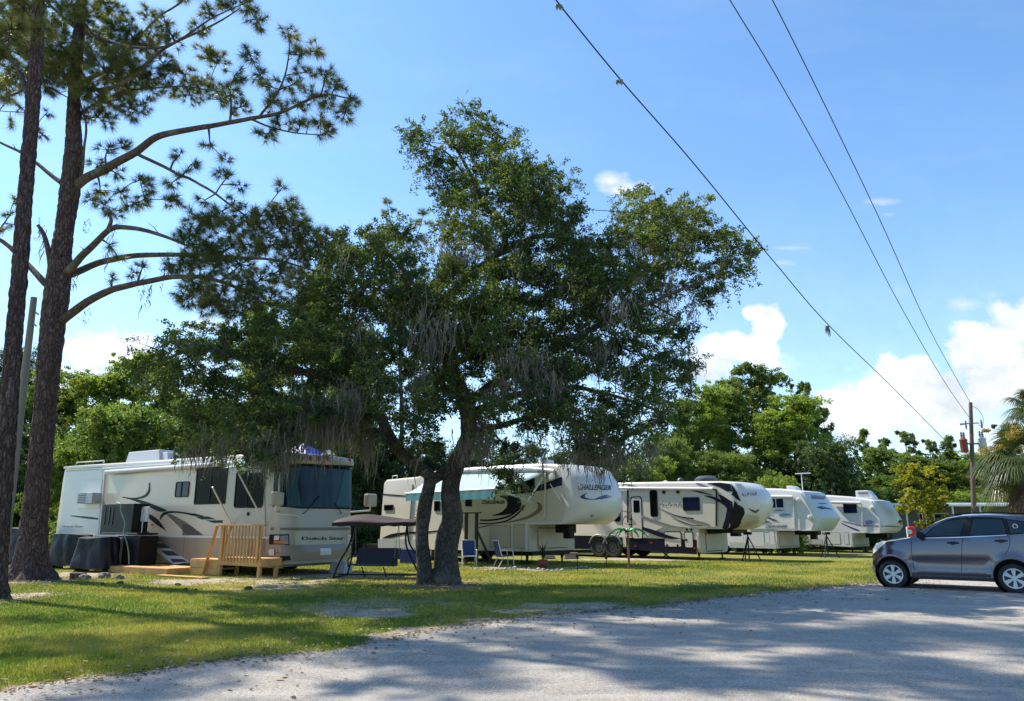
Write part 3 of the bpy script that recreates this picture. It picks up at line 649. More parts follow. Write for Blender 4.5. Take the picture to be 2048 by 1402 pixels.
fpoly('bumper', c2([(612, 940), (860, 952), (1305, 946), (1312, 1035), (1180, 1062), (860, 1085), (625, 1098), (600, 1000)]), M['tan'], .03, thick=.03)
def capq(pts): return [capS(*p) for p in pts]
lettering_px('Dutch', c2([(916, 908), (1118, 907), (1118, 879), (916, 880)]), capS, lambda y, z: on(y, z, .034), M['dgrey'], mh, bold=.02); lettering_px('Star', c2([(1140, 907), (1268, 905), (1268, 878), (1140, 879)]), capS, lambda y, z: on(y, z, .034), M['dgrey'], mh, bold=.02)
for pts in (c2([(658, 862), (812, 858), (815, 948), (655, 942)]),):
    hl = fpoly('headlight', pts, M['black'], .03, thick=.03)
    fpoly('lens', c2([(672, 872), (738, 870), (738, 908), (670, 908)]), M['lens'], .05, parent=hl); fpoly('lens', c2([(745, 872), (805, 868), (806, 935), (745, 936)]), M['steel'], .05, parent=hl)
    fpoly('turn_signal', c2([(668, 914), (740, 914), (806, 925), (806, 940), (664, 934)]), M['amber'], .055, parent=hl)
hl2 = fpoly('headlight', c2([(1290, 862), (1332, 864), (1334, 940), (1292, 942)]), M['lens'], .03, thick=.03)
fpoly('fog_lamp', c2([(628, 982), (662, 980), (664, 1032), (628, 1032)]), M['lens'], .05)
fpoly('tow_opening', c2([(745, 1040), (820, 1035), (825, 1072), (750, 1078)]), M['black'], .05)
fpoly('licence_plate', c2([(1062, 982), (1150, 980), (1150, 1028), (1062, 1030)]), M['alu'], .055)
for q_ in c2([(995, 233), (1065, 236), (1135, 240), (1318, 252)]):
    y_, z_ = capS(*q_); MB().lathe([(.0, .03), (.06, .02), (.085, 0)], on(y_, z_, .0), 'x', 12).build('clearance_light', M['red'], mh, 40)
wp = MB()
for a_, b__ in ((c2([(930, 690)])[0], c2([(1060, 545)])[0]), (c2([(1232, 690)])[0], c2([(1180, 600)])[0])):
    wp = MB(); ya, za = capS(*a_); yb, zb2 = capS(*b__); wp.tube([on(ya, za, .02), on(ya, za, .09), on(yb, zb2, .06)], .014, 6); wp.build('wiper', M['black'], mh)
for (bx_, tx) in ((c2([(705, 655)])[0], c2([(664, 508), (757, 625)])), (c2([(1490, 645)])[0], c2([(1452, 525), (1524, 632)]))):
    right = bx_[0] > 700
    yy = W+.35 if right else -.35
    xx_ = .35
    (y0_, z1_) = MH.X(*tx[0], xx_); (y1_, z0_) = MH.X(*tx[1], xx_)
    mo = MB().box((xx_, (y0_+y1_)/2, (z0_+z1_)/2), (.22, abs(y1_-y0_), z1_-z0_)).build('mirror', M['beige'], mh, bevel=.05)
    bb_ = MB(); bb_.tube([(xx_, (y0_+y1_)/2, z0_+.02), (xx_, (y0_+y1_)/2, z0_-.14), (.15, W-.1 if right else .15, z0_-.22)], .03, 8); bb_.build('mirror_arm', M['alu'], mo)
gh = MB(); y_, z_ = capS(*c2([(715, 690)])[0]); gh.tube([on(y_, z_, .02), on(y_+.3, z_-.05, .08), on(y_+.55, z_-.12, .10)], .025, 8); gh.build('grab_bar', M['white'], mh)
# roof gear
rf = MB(); 
def roofbox(p0, p1, y0, y1, name, m, mb=None, taper=.1, z=None):
    (xa, za), (xb, zb_) = S(*p0, y0), S(*p1, y0); h_ = abs(za-zb_); z0_ = min(za, zb_)
    vs = [(xa, y0, z0_), (xb, y0, z0_), (xb, y1, z0_), (xa, y1, z0_), (xa+taper, y0+.05, z0_+h_), (xb-taper*2, y0+.05, z0_+h_), (xb-taper*2, y1-.05, z0_+h_), (xa+taper, y1-.05, z0_+h_)]
    b = MB().add(vs, [(0, 1, 2, 3), (4, 5, 6, 7), (0, 1, 5, 4), (1, 2, 6, 5), (2, 3, 7, 6), (3, 0, 4, 7)]); return b.build(name, m, mh, bevel=.03)
roofbox(*c1([(885, 225), (1120, 290)]), 1.0, 1.8, 'roof_air_conditioner', M['white'])
roofbox(*c1([(1060, 232), (1180, 280)]), 1.1, 1.7, 'roof_vent', M['white'])
rk = MB(); a_ = S(*c1([(540, 297)])[0], .6); b_ = S(*c1([(730, 285)])[0], .6)
rk.tube([(a_[0], .6, a_[1]-.08), (a_[0], .6, a_[1]), (b_[0], .6, b_[1]), (b_[0], .6, b_[1]-.1)], .025, 6); rk.build('roof_rail', M['alu'], mh)
roofbox((642, 900), (660, 910), 1.5, 1.8, 'roof_vent', M['white'])
for (xx_, yy) in ((-2.2, .35), (-2.2, W-.35), (-8.6, .35), (-8.6, W-.35)): wheel_parts((xx_, yy, .5), .5, .3, mh, 0, mrim='alu', side=-1 if yy < 1 else 1)
under = MB().box((-5, W/2, .62), (9.0, W-.9, .5)); under.box((-.3, W/2, .62), (.9, W-.5, .3)); under.build('chassis', M['black'], mh)
# blue tarp heap on the roof
a_ = S(600, 907, 1.6); tp = MB(); zt = zf-.03
pts_ = [S(*p, 1.6)[0] for p in c2([(800, 170), (930, 100), (1060, 185)])]; zz = S(*c2([(935, 104)])[0], 1.6)[1]
tp.add([(pts_[0]-.3, 1.2, zt), (pts_[2], 1.1, zt), (pts_[2]+.05, 2.2, zt), (pts_[0]-.3, 2.3, zt), (pts_[1], 1.6, zz), (pts_[1]-.5, 1.8, zz-.15)], [(0, 1, 4, 5), (1, 2, 4), (2, 3, 5, 4), (3, 0, 5), (0, 1, 2, 3)])
tb = thing('blue_tarp', (0, 0, 0), 'crumpled bright blue tarp lying on the motorhome roof', 'tarp'); tb.location = MH.P; tb.rotation_euler = (0, 0, MH.rz)
tp.build('tarp_sheet', mat('blue tarp', (.01, .045, .42), .45), tb)

# ============ fifth-wheel trailers ============
def trailer(fr, W, name, label, prof_px, mb_, mcap, rr=.12, gpow=2.2, lowbox=None, mlow=None):
    t = fr.thing(name, label, 'trailer', 'fifth-wheel trailers parked in a row')
    prof = []
    for p in prof_px:
        x, z = fr.S(p[0], p[1]); prof.append((x, z, p[2], p[3] if len(p) > 3 else 0))
    on_, cs, bo_, co2 = rv_body(fr, prof, W, t, mb_, mcap, rr, gpow); return t, on_, cs
def lowface(fr, xl, z0, z1, W, parent, m, inset=.12, name='front_hatch', trim='seam'):
    b = MB().box((xl+.012, W/2, (z0+z1)/2), (.024, W-2*inset, z1-z0-.2)); g_ = MB().box((xl+.006, W/2, (z0+z1)/2), (.012, W-2*inset+.06, z1-z0-.14)); g_.build(name+'_trim', M[trim], parent, bevel=.005); return b.build(name, m, parent, bevel=.01)

# ---- Challenger ----
CH = Fr(G(1056, 1131), 42); W = 2.95
q = lambda pts, k, b=0: [(*p, k, b) for p in pts]
prof = q([(757, 1097)], 'r') + q([(763, 1010), (767, 966)], 'r') + q([(772, 959), (835, 953)], 't') + q([(850, 944), (940, 934), (1060, 927), (1098, 927)], 't') + q([(1112, 929)], 't', .5) + \
  q([(1120, 938)], 'f', .75) + q([(1127, 960)], 'f', 1.0) + q([(1132, 985)], 'f', 1.08) + q([(1134, 1010)], 'f', 1.10) + q([(1129, 1030)], 'f', 1.02) + q([(1123, 1042)], 'f', .85) + q([(1118, 1048)], 'f', .6) + q([(1106, 1049), (1056, 1049), (1056, 1103)], 'b')
ch, onc, csc = trailer(CH, W, 'fifth_wheel_trailer', 'cream fifth-wheel camper with teal awning and black swooshes behind the oak trunk', prof, M['cream'], M['white'], gpow=2.4)
S2 = CH.S
cu = lambda nm, pts, m, off=.012, par=ch, on_=onc, cs=csc, thick=.008: decal(nm, [[cs(*p) for p in pts]], m, par, lambda y, z: on_(y, z, off), step=.06, thick=thick)
swoosh(CH, [(c3([(990, 738), (1100, 734), (1220, 705), (1310, 650), (1370, 612)]), c3([(990, 750), (1110, 748), (1230, 718), (1310, 664), (1370, 612)])),
            (c3([(985, 765), (1090, 765), (1200, 745), (1290, 690), (1370, 614)]), c3([(985, 775), (1090, 775), (1205, 756), (1300, 700), (1370, 614)])),
            (c3([(980, 800), (1040, 790), (1100, 775)]), c3([(980, 806), (1040, 797), (1100, 775)]))], M['navy'], ch)
sdecal(CH, 'stripe', [c3([(1150, 545), (1220, 540), (1290, 555), (1328, 590), (1325, 630), (1280, 675), (1200, 700), (1090, 706), (1160, 680), (1205, 640), (1215, 600), (1195, 565)])], M['navy'], ch, curve=True)
sdecal(CH, 'stripe', [c3([(1455, 594), (1490, 606), (1502, 640), (1480, 680), (1400, 725), (1290, 755), (1170, 766), (1280, 742), (1390, 705), (1455, 660), (1470, 625)])], M['brown'], ch, curve=True)
sdecal(CH, 'stripe', [c4([(0, 480), (80, 470), (200, 440), (383, 375), (583, 300), (583, 395), (383, 450), (150, 488), (0, 495)])], M['navy'], ch, curve=False)
swoosh(CH, [(c3([(185, 890), (260, 858), (380, 842), (560, 835), (680, 822)]), c3([(185, 892), (260, 888), (380, 860), (560, 848), (680, 828)])), (c3([(185, 525), (280, 532), (385, 540)]), c3([(185, 532), (280, 542), (385, 548)]))], M['navy'], ch)
lettering('CHALLENGER', [S2(*p) for p in c3([(1010, 610), (1195, 610), (1195, 582), (1010, 578)])], M['navy'], ch, flat(-.015), bold=.012, shear=.2)
lettering_px('CHALLENGER', c4([(762, 448), (1130, 452), (1130, 398), (762, 385)]), csc, lambda y, z: onc(y, z, .02), M['dgrey'], ch, bold=.012, shear=.2)
cu('logo_wave', crom(c4([(785, 520), (865, 480), (835, 510), (850, 535), (930, 550), (1000, 525), (1060, 505), (1110, 508), (1060, 520), (1140, 522), (1060, 545), (950, 558), (850, 556), (800, 540)]), 3, True), M['blueg'])
lettering('33', [csc(*p) for p in c4([(902, 744), (930, 744), (930, 724), (902, 724)])], M['dgrey'], ch, lambda y, z: onc(y, z, .02), bold=.01)
win(CH, c3([(1298, 380), (1440, 492)]), ch, r=.02); win(CH, c3([(202, 618), (275, 662)]), ch, r=.03); win(CH, c3([(615, 585), (660, 668)]), ch, r=.03); win(CH, c3([(872, 560), (922, 630)]), ch, mg='winb', r=.03)
hatch(CH, c3([(1072, 788), (1240, 968)]), ch, M['beige']); hatch(CH, c3([(1268, 782), (1362, 975)]), ch, M['beige'])
lb = MB(); (xa, za), (xb, zb_) = S2(756, 1078), S2(870, 1096); lb.prism([S2(*p) for p in c3([(150, 898), (470, 900), (470, 975), (150, 970)])], -.015, 0); lb.build('skirt', M['greyp'], ch)
vt = MB(); sbar(CH, *c3([(432, 445), (395, 900)]), -.03, -.03, .05, .05, vt); vt.build('corner_trim', M['white'], ch)
# rolled awning out at an angle: teal cloth with a valance
aw = thing('teal_awning_part', CH.P, None, None, None, CH.rz); bpy.data.objects.remove(aw)
y1 = -2.1
tl, tr_ = S2(866, 949, -.05), S2(1092, 944, -.05)
bl, br = S2(*c3([(385, 525)])[0], y1), S2(*c3([(1120, 485)])[0], y1)
am = MB(); N_ = 12; vs = []; fs = []
for i in range(N_+1):
    for j in range(9):
        a = i/N_; b2 = j/8; p0 = Vector((tl[0]*(1-a)+tr_[0]*a, -.05, tl[1]*(1-a)+tr_[1]*a)); p1 = Vector((bl[0]*(1-a)+br[0]*a, y1, bl[1]*(1-a)+br[1]*a)); p_ = p0.lerp(p1, b2); p_.z -= .08*math.sin(math.pi*b2); vs.append(p_)
for i in range(N_):
    for j in range(8): fs.append((i*9+j, i*9+j+1, (i+1)*9+j+1, (i+1)*9+j))
am.add(vs, fs)
mt_aw = mat('faded teal awning cloth', (.52, .66, .66), .7, trans=.35, var=.3, vscale=1.2, col2=(.40, .60, .62))
awn = am.build('awning', mt_aw, ch, 60); awn.modifiers.new('s', 'SOLIDIFY').thickness = .008
vd = S2(*c3([(1120, 568)])[0], y1)[1]; vl = S2(*c3([(385, 585)])[0], y1)[1]
va = MB(); nv = 40; vs = []; 
for i in range(nv+1):
    a = i/nv; x_ = bl[0]*(1-a)+br[0]*a; vs += [(x_, y1-.04+.004*math.sin(i*1.7), bl[1]*(1-a)+br[1]*a-.02), (x_, y1-.04+.012*math.sin(i*1.7), vl*(1-a)+vd*a)]
va.add(vs, [(2*i, 2*i+1, 2*i+3, 2*i+2) for i in range(nv)]); vo_ = va.build('valance', mat('teal valance cloth', (.13, .36, .40), .7, trans=.3), awn, 60)
MB().tube([(bl[0]-.1, y1, bl[1]), (br[0]+.1, y1, br[1])], .05, 10).build('roller', M['white'], awn, 40)
ar = MB()
a_ = S2(*c3([(1535, 350)])[0], -.06); e_ = Vector((br[0]+.05, y1, br[1]))
k_ = S2(*c3([(1385, 580)])[0], -.9); f_ = S2(*c3([(1430, 604)])[0], -.06)
ar.bar((a_[0], -.06, a_[1]), (k_[0], -.9, k_[1]), .06, .05); ar.bar((f_[0], -.06, f_[1]), e_, .07, .05)
g1 = S2(*c3([(1530, 350)])[0], -.05); g2 = S2(*c3([(1520, 735)])[0], -.05); ar.bar((g1[0], -.05, g1[1]), (g2[0], -.05, g2[1]), .05, .05)
ar.build('awning_arm', M['white'], awn)
ar = MB(); sbar(CH, *c4([(450, 380), (590, 600)]), -.3, -.03, .04, .03, ar); ar.build('brace', M['white'], ch)
MB().lathe([(.001, -.1), (.12, -.09), (.15, 0), (.001, .02)], (S2(*c4([(490, 300)])[0])[0], -.08, S2(*c4([(490, 300)])[0])[1]), 'y', 14).build('porch_light', M['white'], ch, 50)
# lower compartment face and trims
xl = S2(1056, 1080)[0]; z0_, z1_ = S2(1056, 1103)[1], S2(1056, 1049)[1]
MB().box((xl+.03, W/2, (z0_+z1_)/2), (.06, W+.04, z1_-z0_+.02)).build('lower_front', M['beige'], ch, bevel=.03)
lowface(CH, xl+.062, z0_+.02, z1_-.05, W, ch, M['beige'], .55)
ct = MB(); ct.box((xl-.06, -.02, (z0_+z1_)/2), (.13, .05, z1_-z0_)); a_ = S2(*c4([(570, 818)])[0]); ct.bar((xl-.1, -.02, z1_+.03), (a_[0], -.02, a_[1]), .05, .09); ct.build('corner_trim', M['white'], ch, bevel=.01)
dx = S2(*c4([(388, 260)])[0])[0]; sm = MB(); sbar(CH, *c4([(392, 270), (385, 780)]), -.01, -.01, .012, .02, sm); sm.build('seam', M['seam'], ch)
pb = MB(); pb.box((xl+.75, W/2, z1_-.16), (.7, .5, .34)); pb.box((xl+.9, W/2, z1_-.4), (.35, .3, .3)); pb.build('pin_box', M['black'], ch, bevel=.02)
for yy in (.35, W-.35): jack(xl-.35, yy, z0_+.05, ch)
for (xx_) in (S2(885, 1090)[0], S2(855, 1090)[0]):
    for yy in (.15, W-.15): wheel_parts((xx_, yy, .38), .38, .22, ch, 0, mrim='alu', side=-1 if yy < 1 else 1)
MB().box((xl-5.5, W/2, .5), (11, W-.5, .28)).build('chassis', M['black'], ch)
rl = MB(); a_ = S2(*c3([(268, 400)])[0], .3); rl.tube([(a_[0], .3, a_[1]-.1), (a_[0], .3, a_[1]+.12), (a_[0]+.35, .3, a_[1]+.13), (a_[0]+.35, .3, a_[1]-.1)], .02, 6); rl.build('roof_rail', M['alu'], ch)
rv = MB(); a_ = S2(1093, 926, 1.0); rv.lathe([(.001, .22), (.28, .18), (.34, 0)], (a_[0], 1.0, a_[1]-.08), 'z', 18); rv.build('roof_vent', M['white'], ch, 40)
an = MB(); an.tube([(a_[0]+.05, 1.0, a_[1]), (a_[0]+.05, 1.0, a_[1]+.62)], .02, 6); an.build('antenna', M['alu'], ch)
# long roll cover along the roof edge
rc = MB(); pts_ = [S2(*p, -.08) for p in [(870, 946), (935, 940), (1010, 937), (1060, 937), (1108, 942)]]; rc.tube([(a, -.07, b) for a, b in pts_], .075, 10); rc.build('roof_edge_roll', M['white'], ch, 50)

# ---- Alpine ----
AL = Fr(G(1395, 1121), 42); W = 2.75
prof = q([(1140, 1100)], 'r') + q([(1143, 968)], 'r') + q([(1146, 967), (1227, 965), (1330, 963), (1420, 962), (1440, 962)], 't') + q([(1452, 963)], 't', .35) + \
  q([(1458, 967)], 'f', .65) + q([(1462, 985)], 'f', 1.0) + q([(1461, 1005)], 'f', 1.20) + q([(1456, 1025)], 'f', 1.22) + q([(1450, 1042)], 'f', 1.10) + q([(1445, 1054)], 'f', .85) + q([(1443, 1058)], 'f', .5) + q([(1434, 1058), (1397, 1058), (1393, 1106), (1268, 1098)], 'b')
al, ona, csa = trailer(AL, W, 'fifth_wheel_trailer', 'cream fifth-wheel camper with black nose mask and navy skirt, in the middle of the row', prof, M['cream'], M['white'], gpow=2.2)
S3 = AL.S; au = lambda nm, pts, m, off=.012, thick=.008: decal(nm, [[csa(*p) for p in pts]], m, al, lambda y, z: ona(y, z, off), step=.06, thick=thick)
sdecal(AL, 'skirt', [c5([(-260, 800), (0, 805), (465, 828), (1215, 850), (1215, 1018), (1000, 1005), (500, 965), (-260, 950)])], M['navy'], al, y=-.012)
# slide-out side with the door wall
sl = MB().prism([S3(*p) for p in c5([(447, 285), (1440, 285), (1432, 700), (1240, 716), (840, 700), (610, 832), (447, 828)])], -.04, 0); sl.build('side_wall', M['cream'], al)
ed = MB(); sbar(AL, *c5([(430, 280), (430, 655)]), -.05, -.05, .06, .05, ed); sbar(AL, *c5([(447, 278), (1440, 278)]), -.08, -.08, .05, .05, ed); sbar(AL, *c5([(1440, 280), (1436, 690)]), -.05, -.05, .06, .05, ed); ed.build('edge_trim', M['black'], al)
rc = MB(); pts_ = [S3(*p, -.09) for p in c5([(270, 262), (700, 266), (1400, 272)])]; rc.tube([(a, -.09, b) for a, b in pts_], .07, 10); rc.build('rolled_awning', M['white'], al, 50)
swoosh(AL, [(c5([(345, 515), (500, 540), (700, 610), (950, 690), (1100, 708)]), c5([(345, 518), (480, 560), (700, 640), (920, 700), (1100, 715)])), ], M['mgrey'], al, y=-.056)
swoosh(AL, [(c5([(395, 665), (520, 682), (750, 745), (900, 800), (1040, 838)]), c5([(395, 669), (520, 700), (750, 800), (900, 838), (1040, 842)])),
            (c5([(790, 486), (900, 540), (1020, 580), (1190, 605)]), c5([(790, 489), (900, 548), (1020, 592), (1180, 618)])), (c5([(920, 580), (1050, 640), (1180, 680), (1300, 690)]), c5([(920, 582), (1050, 650), (1180, 690), (1290, 696)])),
            (c5([(1160, 290), (1260, 300), (1400, 340)]), c5([(1160, 292), (1260, 318), (1400, 345)])), (c5([(1300, 348), (1380, 352), (1480, 390), (1560, 450), (1590, 480)]), c5([(1300, 350), (1360, 370), (1450, 410), (1520, 450), (1560, 490)]))], M['navy'], al, y=-.056)
swoosh(AL, [(c5([(1020, 588), (1180, 625), (1300, 650), (1380, 684)]), c5([(1020, 592), (1150, 640), (1270, 668), (1370, 686)]))], M['mgrey'], al, y=-.056)
swoosh(AL, [(c5([(400, 215), (450, 218), (530, 240), (600, 258)]), c5([(400, 218), (450, 240), (520, 256), (600, 260)])), (c5([(1200, 205), (1260, 210), (1340, 245), (1390, 262)]), c5([(1200, 208), (1240, 230), (1320, 256), (1390, 266)]))], M['mgrey'], al)
mask_u = c5([(1340, 205), (1560, 198), (1600, 240), (1660, 320), (1712, 415), (1640, 378), (1540, 310), (1440, 250)])
sdecal(AL, 'nose_mask', [c5([(1330, 206), (1480, 200), (1600, 215), (1620, 300), (1560, 300), (1470, 250)])], M['navy'], al)
sdecal(AL, 'nose_mask', [c5([(1455, 330), (1520, 355), (1620, 420), (1625, 500), (1612, 560), (1590, 640), (1575, 735), (1505, 722), (1540, 610), (1562, 480), (1500, 410)])], M['navy'], al)
au('nose_mask', c5([(1590, 205), (1625, 250), (1672, 330), (1718, 418), (1650, 385), (1600, 340)]), M['navy'], .02)
au('nose_mask', c5([(1600, 405), (1680, 450), (1745, 490), (1755, 560), (1720, 630), (1625, 728), (1560, 735), (1575, 650), (1600, 540)]), M['black'], .02)
au('nose_emblem', c5([(1795, 492), (1880, 522), (1922, 500), (1915, 520), (1885, 545), (1850, 535)]), M['dgrey'], .02)
au('nose_grass_bounce', c5([(1620, 730), (1700, 650), (1790, 560), (1915, 590), (1890, 680), (1860, 730)]), M['beige'], .016)  # yellowish light bounced up from the grass, painted on as a beige patch
lettering('ALPINE', [S3(*p) for p in c5([(805, 460), (1040, 465), (1040, 425), (805, 422)])], M['dgrey'], al, flat(-.058), bold=.006, space=1.45)
lettering_px('ALPINE', c5([(1720, 358), (1895, 345), (1890, 312), (1720, 315)]), csa, lambda y, z: ona(y, z, .03), M['dgrey'], al, bold=.008, space=1.35)
win(AL, c5([(1060, 370), (1260, 520)]), al, mg='winb', y=-.04); win(AL, c5([(684, 286), (782, 590)]), al, y=-.04, r=.12); win(AL, c5([(262, 345), (350, 645)]), al, r=.12)
do = MB().prism([(a, b) for a, b in rrect(*(lambda a, b: (a[0], b[1], b[0], a[1]))(S3(*c5([(465, 360)])[0]), S3(*c5([(612, 838)])[0])), .12)], -.055, -.03).build('door', M['black'], al)
MB().prism(rrect(*(lambda a, b: (a[0], b[1], b[0], a[1]))(S3(*c5([(477, 372)])[0]), S3(*c5([(602, 834)])[0])), .1), -.062, -.05).build('door_panel', M['cream'], do)
MB().prism(rrect(*(lambda a, b: (a[0], b[1], b[0], a[1]))(S3(*c5([(500, 402)])[0]), S3(*c5([(575, 540)])[0])), .05), -.07, -.06).build('door_window', M['glass'], do)
a_ = S3(*c5([(476, 615)])[0]); MB().box((a_[0], -.08, a_[1]), (.12, .04, .09)).build('door_handle', M['black'], do, bevel=.01)
for p_ in c5([(848, 310), (1008, 308)]):
    a_ = S3(*p_); MB().lathe([(.001, -.12), (.07, -.11), (.08, -.05)], (a_[0], 0, a_[1]), 'y', 12).build('speaker', M['black'], al, 40)
for pts in (c5([(842, 756), (1050, 940)]), c5([(1072, 758), (1185, 948)])):
    b_ = hatch(AL, pts, al, M['black'], y=-.012, r=.1, gap=False, proud=.01); (x0_, z1_), (x1_, z0_) = S3(*pts[0]), S3(*pts[1])
    MB().prism(rrect(x0_+.04, z0_+.04, x1_-.04, z1_-.04, .07), -.03, -.02).build('hatch_panel', M['cream'], b_)
for p_ in c5([(880, 912), (1000, 915), (1098, 852), (1105, 735), (1155, 735)]):
    a_ = S3(*p_); MB().lathe([(.001, -.05), (.05, -.045), (.06, -.03)], (a_[0], 0, a_[1]), 'y', 10).build('latch', M['black'], al, 40)
for p_ in c5([(522, 922), (703, 886), (1196, 945)]):
    a_ = S3(*p_); MB().box((a_[0], -.03, a_[1]), (.12, .03, .06)).build('marker_light', M['red'], al)
stp = MB(); plbox(AL, *c5([(372, 810), (410, 935)]), -.06, -.02, stp); stp.build('folded_step', M['cream'], al)
hr = MB(); pp = [S3(*p, -.12) for p in c5([(372, 700), (372, 640), (395, 585), (450, 575)])]; hr.tube([(a, -.12, b) for a, b in pp], .018, 6); hr.build('grab_rail', M['black'], al)
for k, p_ in enumerate(c5([(110, 985), (270, 985)])):
    a_ = S3(*p_); wheel_parts((a_[0], .03, .5), .5, .24, al, 8, mrim='dgrey', rimr=.5); wheel_parts((a_[0], W-.12, .5), .5, .24, al, 0, mrim='dgrey', side=1)
    fw_ = MB(); arc = [(a_[0]+.56*math.cos(R(t_)), -.1, .5+.57*math.sin(R(t_))) for t_ in range(15, 166, 10)]; fw_.tube(arc, .045, 8); fw_.build('wheel_arch', M['steel'], al, 60)
xl = S3(1395, 1080)[0]; z0_, z1_ = S3(1395, 1107)[1], S3(1395, 1058)[1]
lw = MB(); lw.v = []; rr_ = rrect(-.02, z0_, W+.02, z1_, .25); lw.add([(xl-.02, a, b) for a, b in rr_]+[(xl+.1, a, b) for a, b in rr_], [tuple(range(len(rr_))), tuple(range(len(rr_), 2*len(rr_)))]+[(i, (i+1) % len(rr_), len(rr_)+(i+1) % len(rr_), len(rr_)+i) for i in range(len(rr_))])
lw.build('lower_front', M['beige'], al, bevel=.02)
lowface(AL, xl+.1, z0_-.0, z1_-.12, W, al, M['beige'], .6, trim='black')
pb = MB(); pb.box((xl+.8, W/2, z1_-.08), (1.25, 1.5, .2)); pb.box((xl+1.2, W/2, z1_-.2), (.4, .35, .25)); pb.build('pin_box', M['black'], al, bevel=.02)
for yy in (.25, W-.25): jack(xl-.1, yy, z0_+.05, al)
MB().box((xl-5, W/2, .55), (9.6, W-.4, .3)).build('chassis', M['black'], al)
sj = MB(); a_ = S3(1320, 1110); sj.bar((a_[0]-.4, .4, .5), (a_[0]+.3, .4, .06), .05, .05); sj.bar((a_[0]+.5, .4, .5), (a_[0]-.1, .4, .06), .05, .05); sj.box((a_[0], .4, .04), (1.3, .3, .07)); sj.build('stabilizer_jack', M['black'], al)
for p0, p1, nm, m_ in ((c5([(1150, 120)])[0], c5([(1400, 188)])[0], 'roof_air_conditioner', M['dgrey']), (c5([(780, 172)])[0], c5([(840, 195)])[0], 'roof_vent', M['white']), (c5([(945, 140)])[0], c5([(1020, 190)])[0], 'roof_vent', M['dgrey'])):
    (xa, za), (xb, zb_) = S3(*p0, 1.0), S3(*p1, 1.0); MB().lathe([(.001, za-.0), ((xb-xa)*.3, za-.03), ((xb-xa)*.48, (za+zb_)/2), ((xb-xa)*.5, zb_-.1)], ((xa+xb)/2, 1.4, 0), 'z', 20).build(nm, m_, al, 50)

# ---- Designer ----
DE = Fr(G(1553, 1112), 42); W = 2.85
prof = q([(1400, 1086)], 'r') + q([(1402, 981)], 'r') + q([(1404, 978), (1510, 976), (1560, 977)], 't') + q([(1600, 981)], 't', .1) + \
  q([(1604, 984)], 'f', .4) + q([(1611, 1000)], 'f', .52) + q([(1628, 1036)], 'f', .72) + q([(1623, 1058)], 'f', .45) + q([(1620, 1062)], 'f', .35) + q([(1615, 1062), (1553, 1060), (1553, 1097), (1480, 1094)], 'b')
de, ond, csd = trailer(DE, W, 'fifth_wheel_trailer', 'white fifth-wheel camper with blue mountain graphics and a faceted blue-grey nose', prof, M['white'], mat('blue grey gelcoat', (.47, .55, .58), .35, var=.08, vscale=1.0), gpow=1.7)
S4 = DE.S; du = lambda nm, pts, m, off=.014: decal(nm, [[csd(*p) for p in pts]], m, de, lambda y, z: ond(y, z, off), step=.06, thick=.008)
lettering('DESIGNER', [S4(*p) for p in c6([(295, 710), (530, 710), (540, 678), (300, 678)])], M['dgrey'], de, flat(-.05), bold=.01, shear=.25, space=1.15)
lettering_px('DESIGNER', c6([(805, 385), (968, 395), (968, 355), (805, 345)]), csd, lambda y, z: ond(y, z, .03), M['dgrey'], de, bold=.018, shear=.1, space=1.1)
MB().prism([S4(*p) for p in c6([(100, 372), (606, 372), (620, 728), (100, 728)])], -.04, 0).build('slide_out', M['white'], de, bevel=.01)
win(DE, c6([(318, 380), (512, 492)]), de, mf='alu', mg='winb', y=-.04, r=.02, split=[.5])
swoosh(DE, [(c6([(230, 535), (290, 545), (380, 560)]), c6([(230, 545), (290, 558), (380, 562)])), (c6([(440, 570), (500, 550), (600, 562)]), c6([(440, 574), (510, 580), (600, 566)])), (c6([(390, 518), (450, 508), (512, 516)]), c6([(390, 520), (450, 522), (512, 518)]))], M['teal'], de, y=-.055)
sdecal(DE, 'mountain_graphic', [c6([(200, 640), (280, 570), (310, 575), (370, 610), (440, 632), (380, 634), (300, 590), (262, 620), (330, 640), (360, 650), (280, 655), (195, 668)]), c6([(228, 450), (275, 452), (230, 458)]), c6([(232, 470), (285, 468), (240, 476)])], M['dgrey'], de, y=-.055)
du('nose_graphic', c6([(870, 480), (920, 468), (960, 480), (1010, 490), (1060, 510), (990, 500), (930, 502), (890, 492)]), M['blueg']); du('nose_graphic', c6([(875, 440), (930, 430), (1000, 440), (930, 445)]), M['teal'])
for p_ in c6([(662, 400), (798, 592)]):
    a_ = S4(*p_); MB().lathe([(.001, -.14), (.1, -.12), (.13, 0)], (a_[0], 0, a_[1]), 'y', 14).build('porch_light', M['lens'], de, 50)
rc = MB(); pts_ = [S4(*p, -.12) for p in c6([(200, 358), (600, 362)])]; rc.tube([(a, -.12, b) for a, b in pts_], .08, 10); rc.build('rolled_awning', M['white'], de, 50)
ar = MB(); sbar(DE, *c6([(606, 370), (620, 730)]), -.08, -.08, .05, .05, ar); ar.build('awning_arm', M['alu'], de)
ct = MB(); sbar(DE, *c6([(690, 325), (845, 615)]), -.02, -.02, .04, .05, ct); sbar(DE, *c6([(845, 615), (805, 745)]), -.02, -.02, .04, .05, ct); sbar(DE, *c6([(420, 738), (820, 742)]), -.02, -.02, .04, .05, ct); ct.build('corner_trim', M['alu'], de)
hatch(DE, c6([(40, 762), (280, 920)]), de, M['white']); hatch(DE, c6([(332, 742), (400, 905)]), de, M['white'])
sk = MB().prism([S4(*p) for p in c6([(-120, 880), (414, 880), (414, 952), (-120, 940)])], -.008, 0).build('skirt', M['greyp'], de)
